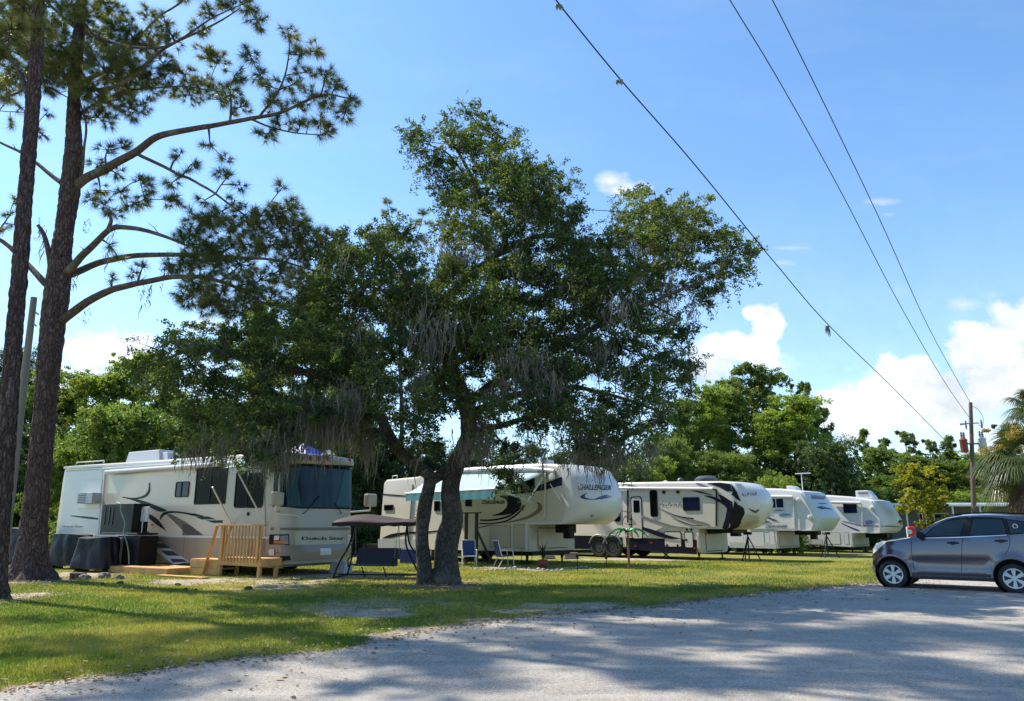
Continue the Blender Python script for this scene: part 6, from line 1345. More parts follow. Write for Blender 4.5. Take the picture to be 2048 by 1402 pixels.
sk.line([O(856, 1172, -.15), O(850, 1150, -.15), O(846, 1110, -.15), O(844, 1060, -.15), O(850, 1020, -.15), O(857, 975, -.1), O(856, 950), O(838, 935), O(812, 915), O(790, 892, -.2), O(772, 862, -.4), O(735, 800, -.8), O(640, 750, -1.4), O(520, 725, -1.8), O(400, 700, -2), O(330, 720, -2)],
        [R_(48), R_(33), R_(27), R_(25), R_(28), R_(25), R_(25), R_(24), R_(24), R_(23), R_(22), R_(19), R_(15), R_(12), R_(8), R_(4)], 16, 5)
sk.line([O(852, 965, -.1), O(880, 950, .05), O(905, 940, .1)], [R_(22), R_(22), R_(24)], 10)
for pts, r0, r1 in [
    ([O(930, 810, -.3), O(1000, 760, -1), O(1100, 705, -1.8), O(1200, 650, -2.2), O(1310, 600, -2.4), O(1410, 560, -2.6)], 20, 4), ([O(895, 725), O(800, 655, .8), O(690, 585, 1.4), O(620, 560, 1.6)], 18, 4),
    ([O(932, 830), O(1050, 785, 1), O(1150, 775, 1.8), O(1250, 800, 2.2), O(1340, 830, 2.4)], 17, 4), ([O(990, 512, .3), O(1095, 470, .8), O(1200, 495, 1), O(1320, 450, .6), O(1430, 480, .4)], 13, 4),
    ([O(1010, 480), O(1060, 420), O(1100, 370, .5), O(1070, 330, .5)], 9, 3), ([O(868, 660), O(820, 560, -1.0), O(760, 500, -1.4), O(700, 520, -1.6)], 14, 4), ([O(772, 862, -.4), O(700, 860, -1), O(600, 850, -1.4), O(500, 850, -1.6), O(430, 870, -1.4)], 13, 4),
    ([O(938, 865), O(1000, 850, -1), O(1080, 830, -1.6), O(1180, 850, -2), O(1260, 860, -2)], 14, 4), ([O(880, 690), O(860, 760, -2.2), O(840, 820, -2.6)], 12, 4), ([O(990, 520), O(1110, 560, -1.6), O(1230, 570, -2), O(1360, 640, -2.2)], 12, 3), ([O(960, 400), O(900, 310), O(860, 290)], 5, 2)]:
    sk.line(pts, [R_(r0+(r1-r0)*i/(len(pts)-1)) for i in range(len(pts))], 10)
sk.arr()
blobs = [(900, 270, 45), (850, 275, 34), (818, 288, 20), (960, 255, 42), (1010, 280, 32), (930, 310, 58), (878, 325, 34), (858, 345, 22), (1000, 330, 62), (1060, 350, 55), (1105, 370, 50), (950, 380, 55), (1020, 400, 62), (1095, 425, 55), (1135, 440, 40), (900, 415, 42), (910, 465, 45), (965, 470, 50), (1045, 480, 55), (1120, 495, 50), (1160, 500, 38), (1060, 400, 45), (895, 375, 25),
 (1275, 400, 28), (1305, 425, 45), (1250, 455, 42), (1345, 445, 52), (1400, 432, 40), (1295, 490, 58), (1365, 500, 55), (1432, 482, 48), (1472, 490, 32), (1502, 508, 16), (1445, 535, 38), (1395, 565, 36), (1412, 603, 22), (1205, 500, 48), (1235, 560, 55), (1305, 560, 50), (1185, 560, 55), (1435, 570, 22),
 (1320, 655, 40), (1370, 668, 28), (1335, 720, 42), (1375, 725, 20), (1365, 770, 24), (1280, 620, 52), (1260, 700, 62), (1320, 785, 38), (1300, 845, 40), (1240, 780, 60), (1240, 850, 50), (1335, 830, 22),
 (1000, 560, 70), (1080, 580, 75), (1150, 640, 75), (1060, 660, 75), (960, 640, 75), (905, 545, 60), (860, 600, 65), (800, 555, 65), (745, 500, 52), (790, 470, 40), (700, 520, 50), (650, 515, 45), (720, 580, 75), (640, 590, 55), (700, 660, 75), (780, 680, 75), (860, 700, 75), (940, 720, 75), (1030, 740, 75), (1120, 740, 75), (1190, 700, 65), (1150, 820, 60), (1185, 880, 38), (1080, 830, 55), (980, 820, 50), (900, 790, 55), (840, 780, 65), (760, 770, 65), (680, 750, 65),
 (600, 680, 65), (540, 645, 45), (560, 730, 65), (500, 700, 55), (450, 685, 48), (400, 690, 40), (360, 685, 30), (320, 705, 34), (288, 740, 26), (350, 750, 52), (420, 760, 55), (500, 790, 62), (580, 800, 55), (645, 825, 45), (460, 845, 50), (400, 830, 45), (520, 870, 40), (440, 900, 30), (575, 870, 30), (380, 880, 28), (830, 850, 40), (860, 885, 28), (720, 835, 35), (1230, 900, 26), (1010, 890, 22), (540, 905, 22), (490, 912, 20),
 (820, 600, 60), (900, 660, 65), (990, 680, 65), (1100, 790, 60), (640, 650, 60), (1200, 610, 60), (1010, 620, 60), (1150, 560, 55), (780, 610, 60), (930, 600, 60), (1020, 965, 12), (1000, 940, 14)]
LP, LS, LT = [], [], []; tw = []
drng = np.random.default_rng(11)
for bi, (px, py, r) in enumerate(blobs):
    edge_ = py < 330 or px > 1380 or px < 350 or r < 30
    central = 560 < px < 1320 and 480 < py < 860
    layers = [(-2.7, .7), (-.9, .7), (1.4, .9)] if central else ([(-2.0, .6), (0, .6), (1.8, .6)] if not edge_ else [(-.5, .4), (.5, .4)])
    for (off, jit) in layers:
        dy = off+drng.normal(0, jit); dy += (-.6 if px < 560 or py > 760 else 0)
        rr = r/FPX*(YO+dy)
        c0 = np.array(O(px+drng.normal(0, 5), py+drng.normal(0, 5), dy))
        sk.grow(c0, .05, .016, 5)
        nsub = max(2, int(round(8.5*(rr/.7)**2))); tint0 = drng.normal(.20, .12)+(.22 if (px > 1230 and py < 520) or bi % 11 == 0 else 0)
        vv = drng.normal(size=(nsub, 3)); vv /= np.linalg.norm(vv, axis=1)[:, None]; vv *= drng.uniform(.25, 1.12, nsub)[:, None]*rr
        for v_ in vv:
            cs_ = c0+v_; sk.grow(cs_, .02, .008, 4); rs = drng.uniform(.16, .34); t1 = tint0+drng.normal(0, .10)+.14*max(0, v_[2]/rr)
            for _ in range(int(drng.integers(5, 10))):
                c1_ = cs_+ell(1, drng, .7)[0]*rs*np.array([1.25, 1.25, .8]); tw.append(c1_); nl = int(drng.integers(14, 26)); e = ell(nl, drng, .9)*drng.uniform(.08, .17); e[:, 2] *= .8
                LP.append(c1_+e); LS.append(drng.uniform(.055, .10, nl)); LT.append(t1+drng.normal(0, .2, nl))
        for _ in range(4 if not central else 2):       # loose sprays that break the outline
            d_ = drng.normal(size=3); d_ /= np.linalg.norm(d_); p_ = c0+d_*rr*.9
            for q_ in range(4): p_ = p_+d_*.11+np.array([0, 0, -.03*q_]); nl = 12; tw.append(p_.copy()); LP.append(p_+ell(nl, drng, .9)*.09); LS.append(drng.uniform(.055, .09, nl)); LT.append(tint0+.1+drng.normal(0, .12, nl))
for i, c_ in enumerate(tw):
    if i % 4 == 0: sk.grow(c_, .010, .004, 3, add=False)
P_, S__, T__ = np.concatenate(LP), np.concatenate(LS), np.concatenate(LT); P_ += drng.normal(0, .02, P_.shape)
print('oak leaves', len(P_))
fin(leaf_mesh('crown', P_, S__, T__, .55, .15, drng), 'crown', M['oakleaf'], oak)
sk.mb.build('trunk', M['oakbark'], oak, 60)
# moss curtains
def mossmesh(specs, seed, parent, spread_y=.5):
    r = np.random.default_rng(seed); V = []; F = []; k = 0
    for (x, y, z, hw, L_, n_) in specs:
        for _ in range(n_):
            cx = x+r.normal(0, hw*.7); cy = y+r.normal(0, spread_y*.7); l_ = L_*r.uniform(.15, 1.0)**1.3*(1-.4*min(1, abs(cx-x)/hw)); w = r.uniform(.007, .021); a = r.uniform(0, 6.28); ph = r.uniform(0, 6.28); st_ = 5; z0 = z+r.normal(0, .2)
            for i in range(st_+1):
                f_ = i/st_; ww = w*(1-.75*f_)*(.75+.5*r.random()); ox = .035*math.sin(ph+f_*5); V += [(cx+ox-ww*math.cos(a), cy-ww*math.sin(a), z0-l_*f_), (cx+ox+ww*math.cos(a), cy+ww*math.sin(a), z0-l_*f_)]
            for i in range(st_): F.append((k+2*i, k+2*i+1, k+2*i+3, k+2*i+2))
            k += 2*(st_+1)
    me = npmesh('hanging_moss', np.array(V), np.array(F), 4); return fin(me, 'hanging_moss', M['moss'], parent)
specs = []
heavy = [(600, 815, 40, 75, 150), (640, 822, 45, 95, 220), (670, 845, 25, 60, 90), (690, 830, 25, 80, 90), (720, 850, 30, 70, 90), (960, 855, 22, 75, 120), (975, 870, 16, 55, 60), (1045, 720, 35, 70, 160), (1075, 725, 35, 80, 160), (1100, 750, 25, 60, 80), (1165, 870, 16, 60, 70), (1180, 890, 16, 40, 40), (1230, 890, 30, 60, 90), (1270, 910, 25, 40, 60), (1300, 900, 22, 40, 50), (1140, 900, 30, 40, 60),
 (1150, 520, 25, 60, 60), (1160, 490, 14, 70, 40), (1290, 480, 40, 45, 90), (1330, 500, 25, 50, 60), (1240, 480, 35, 45, 80), (1260, 540, 30, 60, 60), (1335, 580, 14, 60, 40), (1385, 610, 10, 35, 20), (880, 640, 45, 70, 60), (850, 690, 30, 75, 45), (790, 630, 40, 50, 35), (740, 665, 40, 55, 40), (900, 500, 35, 50, 70), (940, 510, 35, 50, 70), (970, 480, 25, 50, 50), (900, 450, 25, 40, 40), (1040, 520, 30, 60, 60), (1090, 530, 30, 60, 60),
 (430, 900, 20, 50, 50), (450, 860, 30, 45, 40), (380, 900, 20, 50, 40), (540, 900, 35, 55, 100), (560, 890, 30, 80, 110), (590, 870, 25, 60, 60), (500, 890, 25, 40, 40), (700, 780, 40, 50, 70), (1190, 900, 30, 60, 80), (1110, 780, 25, 60, 60), (930, 890, 20, 50, 40), (1240, 610, 30, 60, 50), (1200, 700, 30, 70, 60), (1000, 780, 30, 60, 60), (1010, 700, 30, 60, 50), (830, 760, 30, 60, 50), (1060, 880, 25, 40, 40), (740, 885, 18, 60, 50), (1205, 930, 10, 50, 20), (1085, 905, 8, 60, 14)]
for (px, py, hw, L_, n_) in heavy:
    dy = (drng.choice([-3.7, -3.2, -2.6]) if 560 < px < 1320 and py < 800 else drng.choice([-2.6, -1.8, -1.0])) if py > 560 else drng.uniform(-1.2, .2); o_ = O(px, py, dy); k_ = (YO+dy)/FPX; specs.append((o_.x, dy, o_.z, hw*k_, L_*k_*1.25, int(n_*2.3)))
for _ in range(230):
    c_ = tw[drng.integers(0, len(tw))]; specs.append((c_[0], c_[1], c_[2]-.1, .15, drng.uniform(.3, .9), 12))
mossmesh(specs, 4, oak)
# little fern clump on the small trunk
ep = MB(); rr = random.Random(9)
for k in range(90):
    c_ = O(840+rr.uniform(-10, 14), 1030+rr.uniform(-8, 28), -.35); a = rr.uniform(0, 6.28); d_ = Vector((math.cos(a), math.sin(a)*.6-.5, rr.uniform(-.2, 1))).normalized(); L_ = rr.uniform(.08, .17); s_ = d_.cross(Vector((0, 0, 1))).normalized()*.012
    ep.add([c_-s_, c_+s_, c_+d_*L_], [(0, 1, 2)])
ep.build('fern_clump', mat('pale fern leaves', (.16, .19, .10), .6, trans=.3), oak)

# ---------------- slash pines ----------------
M['needle'] = leafmat('pine needles', (.055, .10, .04), (.25, .24, .08), .4, .4, .4)
M['pinebark'] = barkmat('pine bark plates', (.038, .024, .022), (.32, .22, .19), 9, (1, 1, .3), 1.0, .05)
M['pinelimb'] = barkmat('pine limb bark', (.05, .038, .03), (.20, .15, .12), 9, (1, 1, .6), .8, .02, lichen=(.20, .21, .16))
def bark_trunk(name, pts, rads, parent, m, n=72, amp=.03, sub=22):
    """trunk with real plated relief"""
    k = crom([(*p, r_) for p, r_ in zip(pts, rads)], sub); V = []; F = []
    for i, q in enumerate(k):
        c = Vector(q[:3]); r_ = q[3]
        for j in range(n):
            a = 2*math.pi*j/n; p = Vector((math.cos(a), math.sin(a), 0)); s_ = Vector((p.x*2.6, p.y*2.6, (c.z)*1.25))
            v_ = mnoise.voronoi(s_*2.2+Vector(mnoise.noise_vector(s_*1.5))*.3)[0]; pl = min(1, (v_[1]-v_[0])*2.6); fl = 1+.16*math.sin(a*5+1)*max(0, (.9-c.z))*1.0
            rr_ = r_*fl+amp*(pl-.6)+.02*mnoise.noise(s_*3); V.append(c+p*rr_)
    for i in range(len(k)-1):
        for j in range(n): F.append((i*n+j, i*n+(j+1) % n, (i+1)*n+(j+1) % n, (i+1)*n+j))
    return MB().add(V, F).build(name, m, parent, 180)
def pine_crown(sk, blobs, O, Yc, seed, parent, dens=1.0, nl=.31, cones=True):
    r = np.random.default_rng(seed); CC, DD, LL, TT = [], [], [], []
    for (px, py, rp, dy, k) in blobs:
        rr = rp/FPX*(Yc+dy)*1.12; c0 = np.array(O(px, py, dy)); 
        sk.grow(c0, .045, .016, 5, bend=.12); n_ = max(4, int(38*dens*k*(rr/.6)**2))
        q = ell(n_, r, .5)*rr; q[:, 2] *= .75; t0 = r.normal(.38, .14)
        for v_ in q:
            d_ = sk.grow(c0+v_, .012, .006, 3, add=False, bend=.25); d_ = (d_+Vector((0, 0, .35))).normalized(); CC.append(c0+v_); DD.append(tuple(d_)); LL.append(nl*r.uniform(.8, 1.15)); TT.append(t0+r.normal(0, .12)+(.35 if r.random() < .08 else 0))
    me = needle_mesh('crown', np.array(CC), np.array(DD), np.array(LL), np.array(TT), 54, .012, .8, r); print('tufts', len(CC)); return fin(me, 'crown', M['needle'], parent)
pb0 = G(62, 1160); YB = pb0.y
bp_ = thing('slash_pine', pb0, 'big forked pine with flaking bark and long arching limbs over the lawn', 'tree', 'tall pines at the left')
OB = lambda px, py, dy=0: D(px, py, YB+dy)-pb0
RB = lambda w_: w_/2/FPX*YB*.86
bark_trunk('trunk', [OB(62, 1174), OB(62, 1152), OB(63, 1125), OB(66, 1068), OB(77, 960), OB(87, 850), OB(97, 740), OB(107, 640), OB(117, 560), OB(127, 470), OB(140, 380), OB(147, 300), OB(148, 200), OB(158, 60), OB(170, -90), OB(180, -260)],
           [RB(132), RB(102), RB(74), RB(57), RB(50), RB(47), RB(49), RB(54), RB(54), RB(42), RB(45), RB(40), RB(29), RB(26), RB(20), RB(10)], bp_, M['pinebark'])
sp = Skel(.05)
sp.n = [Vector(OB(62, 1100)), Vector(OB(96, 740)), Vector(OB(112, 560)), Vector(OB(124, 470)), Vector(OB(136, 380)), Vector(OB(148, 200)), Vector(OB(158, 60)), Vector(OB(170, -90)), Vector(OB(180, -260))]; sp.r = [.5, .4, .35, .3, .3, .2, .15, .1, .05]
limbs = [
 ([(118, 645), (140, 628, -.2), (200, 590, -.7), (260, 570, -1.1), (330, 557, -1.6), (400, 552, -2)], 30, 12), ([(400, 552, -2), (470, 575, -2.4), (545, 610, -2.7), (620, 600, -2.9)], 12, 4),
 ([(118, 555), (150, 545, .2), (210, 522, .6), (290, 510, 1), (380, 510, 1.4), (480, 515, 1.8), (560, 522, 2), (640, 545, 2.2)], 27, 5),
 ([(126, 550), (150, 530, -.3), (175, 500, -.6), (215, 462, -.9), (260, 455, -1.3), (320, 470, -1.7), (370, 490, -2)], 28, 7), ([(215, 462, -.9), (222, 440, -1), (212, 425, -1.1)], 14, 7),
 ([(150, 372), (175, 352, -.3), (220, 330, -.7), (270, 305, -1.1), (310, 275, -1.4), (360, 262, -1.7), (430, 250, -2), (500, 238, -2.3), (560, 225, -2.6), (640, 190, -2.8), (690, 195, -3)], 32, 4),
 ([(275, 308, -1.1), (340, 340, -1.4), (400, 368, -1.8), (440, 395, -2), (500, 440, -2.2), (540, 470, -2.4)], 11, 3), ([(500, 238, -2.3), (560, 260, -2.4), (640, 270, -2.6)], 7, 3), ([(520, 232, -2.3), (560, 180, -2.4), (580, 110, -2.5), (577, 70, -2.5)], 8, 2),
 ([(100, 570), (70, 545, .3), (20, 495, .8), (-60, 450, 1.2), (-160, 420, 1.4)], 24, 6), ([(122, 365), (100, 350, .3), (50, 310, .7), (0, 285, 1.0), (-70, 260, 1.2)], 17, 5), ([(108, 560), (90, 480, -.2), (75, 450, -.3)], 20, 10),
 ([(150, 372), (166, 330, -.1), (172, 260, -.1), (160, 200)], 12, 5), ([(160, 60), (240, 90, -.6), (330, 92, -1.2), (420, 40, -1.6), (500, 0, -2)], 12, 3), ([(152, 180), (240, 170, -.5), (330, 95, -1.0), (430, 50, -1.4), (480, 15, -1.6)], 15, 3), ([(150, 170), (230, 130, .5), (300, 50, 1), (370, 0, 1.4), (430, -40, 1.6)], 14, 4), ([(152, 240), (180, 215, .4), (260, 180, .8), (380, 175, 1.2), (470, 190, 1.6)], 11, 3),
 ([(158, 60), (90, 0, .6), (20, -80, 1.2), (-80, -160, 1.6)], 13, 4), ([(165, -50), (260, -120, .8), (380, -180, 1.4), (480, -260, 2)], 13, 4), ([(170, -100), (90, -180, -.8), (0, -260, -1.6)], 10, 4), ([(150, 110), (60, 90, -.8), (-20, 60, -1.6)], 11, 4)]
for pts, w0, w1 in limbs:
    sp.line([OB(*p) for p in pts], [.76*RB(w0+(w1-w0)*i/(len(pts)-1)) for i in range(len(pts))], 12, 5)
for k in range(26):        # dead stubs and bare twigs
    i_ = random.randrange(20, len(sp.n)); p_ = sp.n[i_]; d_ = Vector((random.uniform(-1, 1), random.uniform(-.6, .6), random.uniform(-.2, 1))).normalized(); L_ = random.uniform(.15, .55); q_ = p_+d_*L_; sp.mb.tube([p_, p_+d_*L_*.5+Vector((0, 0, .03)), q_], [.016, .011, .004], 5)
    if L_ > .3: sp.mb.tube([p_+d_*L_*.5, p_+d_*L_*.5+Vector((.06, .05, .16))], [.008, .003], 4)
sp.arr()
bl = []
rp_ = random.Random(5)
def spray(pl, r, k=1.0):
    for p in pl: bl.append((p[0], p[1], p[2] if len(p) > 3 else r, (p[3] if len(p) > 3 else (p[2] if len(p) > 2 else -1.5)), k))
# px, py, dy with a common radius
spray([(577, 70, -2.5), (600, 110, -2.6), (635, 100, -2.7), (610, 145, -2.6), (650, 150, -2.8), (670, 175, -2.9), (700, 200, -3), (690, 225, -3), (650, 200, -2.8), (620, 190, -2.7), (585, 170, -2.6), (545, 175, -2.5), (545, 205, -2.5), (590, 215, -2.6), (640, 240, -2.7), (600, 250, -2.6), (560, 250, -2.5), (530, 275, -2.4), (655, 265, -2.8), (520, 150, -2.4), (500, 110, -2.3), (460, 180, -2.2), (440, 200, -2.1), (480, 215, -2.2), (470, 150, -2.2)], 24)
spray([(400, 165, 1.2), (370, 150, 1.1), (340, 140, 1.0), (380, 190, 1.2), (420, 175, 1.3), (320, 120, .8), (300, 150, .8), (350, 180, 1.0), (300, 175, .8), (440, 120, 1.2), (410, 105, 1)], 26)
spray([(500, 15, -2), (480, -5, -1.8), (515, 40, -1.6), (450, 10, -1.6), (420, 25, -1.5), (330, 45, -1.2), (310, 70, -1), (350, 80, -1), (295, 30, 1), (370, -10, 1.4), (400, 60, -1.2), (420, -30, 1.5)], 24)
spray([(60, 20), (20, 30), (100, 50), (40, 80), (80, 110), (20, 110), (120, 90), (170, 30), (220, 20), (250, 60), (200, 80), (160, 110), (210, 140), (250, 120), (130, 150), (90, 160), (40, 150), (10, 170), (180, 180), (240, 170), (270, 150), (60, 60), (280, 90), (140, 10), (230, 100), (110, 130), (0, 70)], 36)
bl = [(a, b, c, (d if not (b < 190 and a < 290) else rp_.uniform(-1.8, 1.8)), (1.5 if (b < 190 and a < 290) else k)) for a, b, c, d, k in bl]
spray([(200, 205, .4), (240, 200, .5), (260, 225, .6), (215, 235, .5), (180, 225, .3), (285, 210, .7), (160, 160, .2)], 26)
spray([(215, 300, -.5), (250, 292, -.6), (195, 330, -.4), (230, 345, -.5), (200, 380, -.3), (240, 385, -.4), (280, 360, -.6), (210, 410, -.4), (180, 400, -.3), (290, 400, -.6), (340, 400, -.8), (355, 405, -.8), (300, 370, -.6), (265, 410, -.5), (230, 430, -.6)], 20, .8)
spray([(420, 290, -2), (450, 320, -2), (360, 310, -1.6), (370, 345, -1.6), (345, 365, -1.5), (380, 330, -1.8), (460, 350, -2.1), (480, 370, -2.1), (440, 345, -2), (565, 375, -2.6), (410, 400, -1.9), (470, 400, -2.1)], 17, .8)
spray([(430, 430, -2), (460, 460, -2.1), (490, 430, -2.2), (520, 450, -2.3), (550, 430, -2.4), (575, 420, -2.4), (400, 440, -1.9), (380, 470, -1.9), (410, 490, -2), (450, 500, -2), (500, 490, -2.2), (540, 490, -2.3), (590, 450, -2.5), (480, 530, -2), (430, 535, -2), (390, 520, -1.6), (400, 570, -2), (440, 590, -2.1), (480, 570, -2.2), (520, 560, -2.3), (560, 540, -2.3), (590, 500, -2.4), (610, 470, -2.4), (540, 600, -2.5), (500, 600, -2.4), (420, 610, -2.2), (360, 530, -1.6), (600, 560, -2.6), (630, 520, -2.2), (650, 570, -2.8), (600, 600, -2.8), (650, 480, -2.2), (470, 620, -2.3), (380, 590, -1.8)], 32, 1.25)
spray([(775, 405, 1), (770, 430, 1), (800, 440, 1.1), (845, 425, 1.2), (850, 445, 1.2), (820, 455, 1.1), (740, 455, .8)], 12, .9)
spray([(220, 490, -.9), (240, 520, -.7), (285, 535, -1.2), (265, 545, -1.1), (225, 555, -.8), (20, 195, 1), (60, 225, .8), (20, 245, 1), (40, 215, 1), (70, 260, .8), (90, 270, .6), (20, 430, .9), (35, 450, .9), (10, 460, .9), (95, 225, .5), (30, 400, .9), (290, 410, -.5)], 13, .9)
# the crown above the picture, needed for the shade on the road
for k in range(46):
    a = rp_.uniform(-330, 400); b = rp_.uniform(-520, -60); bl.append((a, b, rp_.uniform(38, 58), rp_.uniform(-3.5, 3.0), .9))
# the twin stems at the tip of the oak belong to a young pine behind it
bl = [b for b in bl if not (b[0] > 735 and b[1] < 470 and b[1] > 400)]
pine_crown(sp, bl, OB, YB, 21, bp_); sp.mb.build('limbs', M['pinelimb'], bp_, 60)
pm_specs = []
pm_all = []
for (px, py, dy, L_) in [(285, 600, -1.2, .5), (300, 590, -1.3, .35), (175, 640, -.4, .25), (225, 470, -1, .5), (85, 500, -.2, .5), (150, 215, 0, .5), (185, 230, 0, .4), (175, 460, 0, .3), (325, 560, -1.6, .25), (150, 570, 0, .3), (215, 520, -.8, .4), (80, 470, -.2, .5)]:
    o_ = OB(px, py-10, dy); mossmesh([(o_.x, o_.y, o_.z, .07, L_, 26)], px, bp_, .1)
# nearer pine at the left edge
pl0 = G(0, 1198); YL = pl0.y
lp_ = thing('slash_pine', pl0, 'slim straight pine trunk at the left picture edge', 'tree', 'tall pines at the left')
OL = lambda px, py, dy=0: D(px, py, YL+dy)-pl0
RL = lambda w_: w_/2/FPX*YL*.84
bark_trunk('trunk', [OL(-6, 1210), OL(-6, 1190), OL(-5, 1150), OL(0, 1060), OL(8, 960), OL(16, 850), OL(26, 700), OL(38, 560), OL(48, 420), OL(58, 300), OL(68, 170), OL(75, 60), OL(82, -120), OL(92, -420), OL(100, -800)],
           [RL(66), RL(50), RL(40), RL(37), RL(36), RL(36), RL(36), RL(35), RL(34), RL(33), RL(33), RL(30), RL(24), RL(17), RL(8)], lp_, M['pinebark'])
s2 = Skel(.05); s2.n = [Vector(OL(75, 60)), Vector(OL(82, -120)), Vector(OL(90, -380)), Vector(OL(100, -800))]; s2.r = [.2, .17, .12, .05]
for pts, w0, w1 in [([(60, 200), (40, 150, .2), (20, 120, .5), (-20, 100, .8)], 16, 6), ([(78, 0), (160, -60, .8), (260, -140, 1.6)], 16, 5), ([(80, -100), (0, -190, -.8), (-120, -260, -1.6)], 15, 5), ([(85, -250), (200, -350, -1), (330, -430, -2)], 14, 5), ([(90, -380), (250, -520, .8), (420, -640, 1.6)], 14, 5), ([(95, -500), (-60, -620, 0), (-200, -700, 0)], 12, 5), ([(95, -600), (200, -760, -1), (300, -900, -2)], 12, 5)]:
    s2.line([OL(*p) for p in pts], [RL(w0+(w1-w0)*i/(len(pts)-1)) for i in range(len(pts))], 10, 4)
s2.arr(); bl2 = [(20, 60, 34, .4, 1.3), (50, 20, 34, .3, 1.3), (-10, 110, 30, .6, 1.2), (90, 60, 30, -.2, 1.1), (10, -20, 40, .5, 1), (100, -10, 40, -.3, 1), (10, 195, 14, .5, .9)]
for k in range(46):
    a = rp_.uniform(-420, 560); b = rp_.uniform(-800, -110); bl2.append((a, b, rp_.uniform(42, 66), rp_.uniform(-3.2, 3.2), .9))
pine_crown(s2, bl2, OL, YL, 22, lp_); s2.mb.build('limbs', M['pinelimb'], lp_, 60)

# slender pine behind the oak whose tips show over it
YS = 46.0; ps0 = Vector((D(800, 800, YS).x, YS, 0))
spn = thing('slash_pine', ps0, 'slender pine behind the oak, only its tips showing above the left oak crown', 'tree', 'tall pines at the left')
OS = lambda px, py, dy=0: D(px, py, YS+dy)-ps0
s3 = Skel(.04); s3.line([Vector((0, 0, 0)), OS(803, 900), OS(800, 700), OS(800, 560), OS(790, 480), OS(778, 430), OS(774, 400)], [.16, .14, .11, .08, .05, .03, .015], 8); s3.line([OS(797, 540), OS(830, 480), OS(847, 430)], [.05, .03, .012], 6); s3.line([OS(795, 520), OS(755, 480), OS(738, 455)], [.04, .03, .012], 6); s3.arr()
pine_crown(s3, [(774, 402, 9, 0, 1.6), (768, 425, 9, 0, 1.2), (786, 418, 8, 0, 1.2), (847, 425, 11, 0, 1.4), (838, 445, 10, 0, 1), (858, 445, 8, 0, 1), (820, 455, 10, 0, 1), (738, 455, 9, 0, 1), (760, 470, 16, .3, 1), (800, 480, 20, .3, 1), (840, 480, 18, .3, 1)], OS, YS, 23, spn); s3.mb.build('trunk', M['pinelimb'], spn, 60)
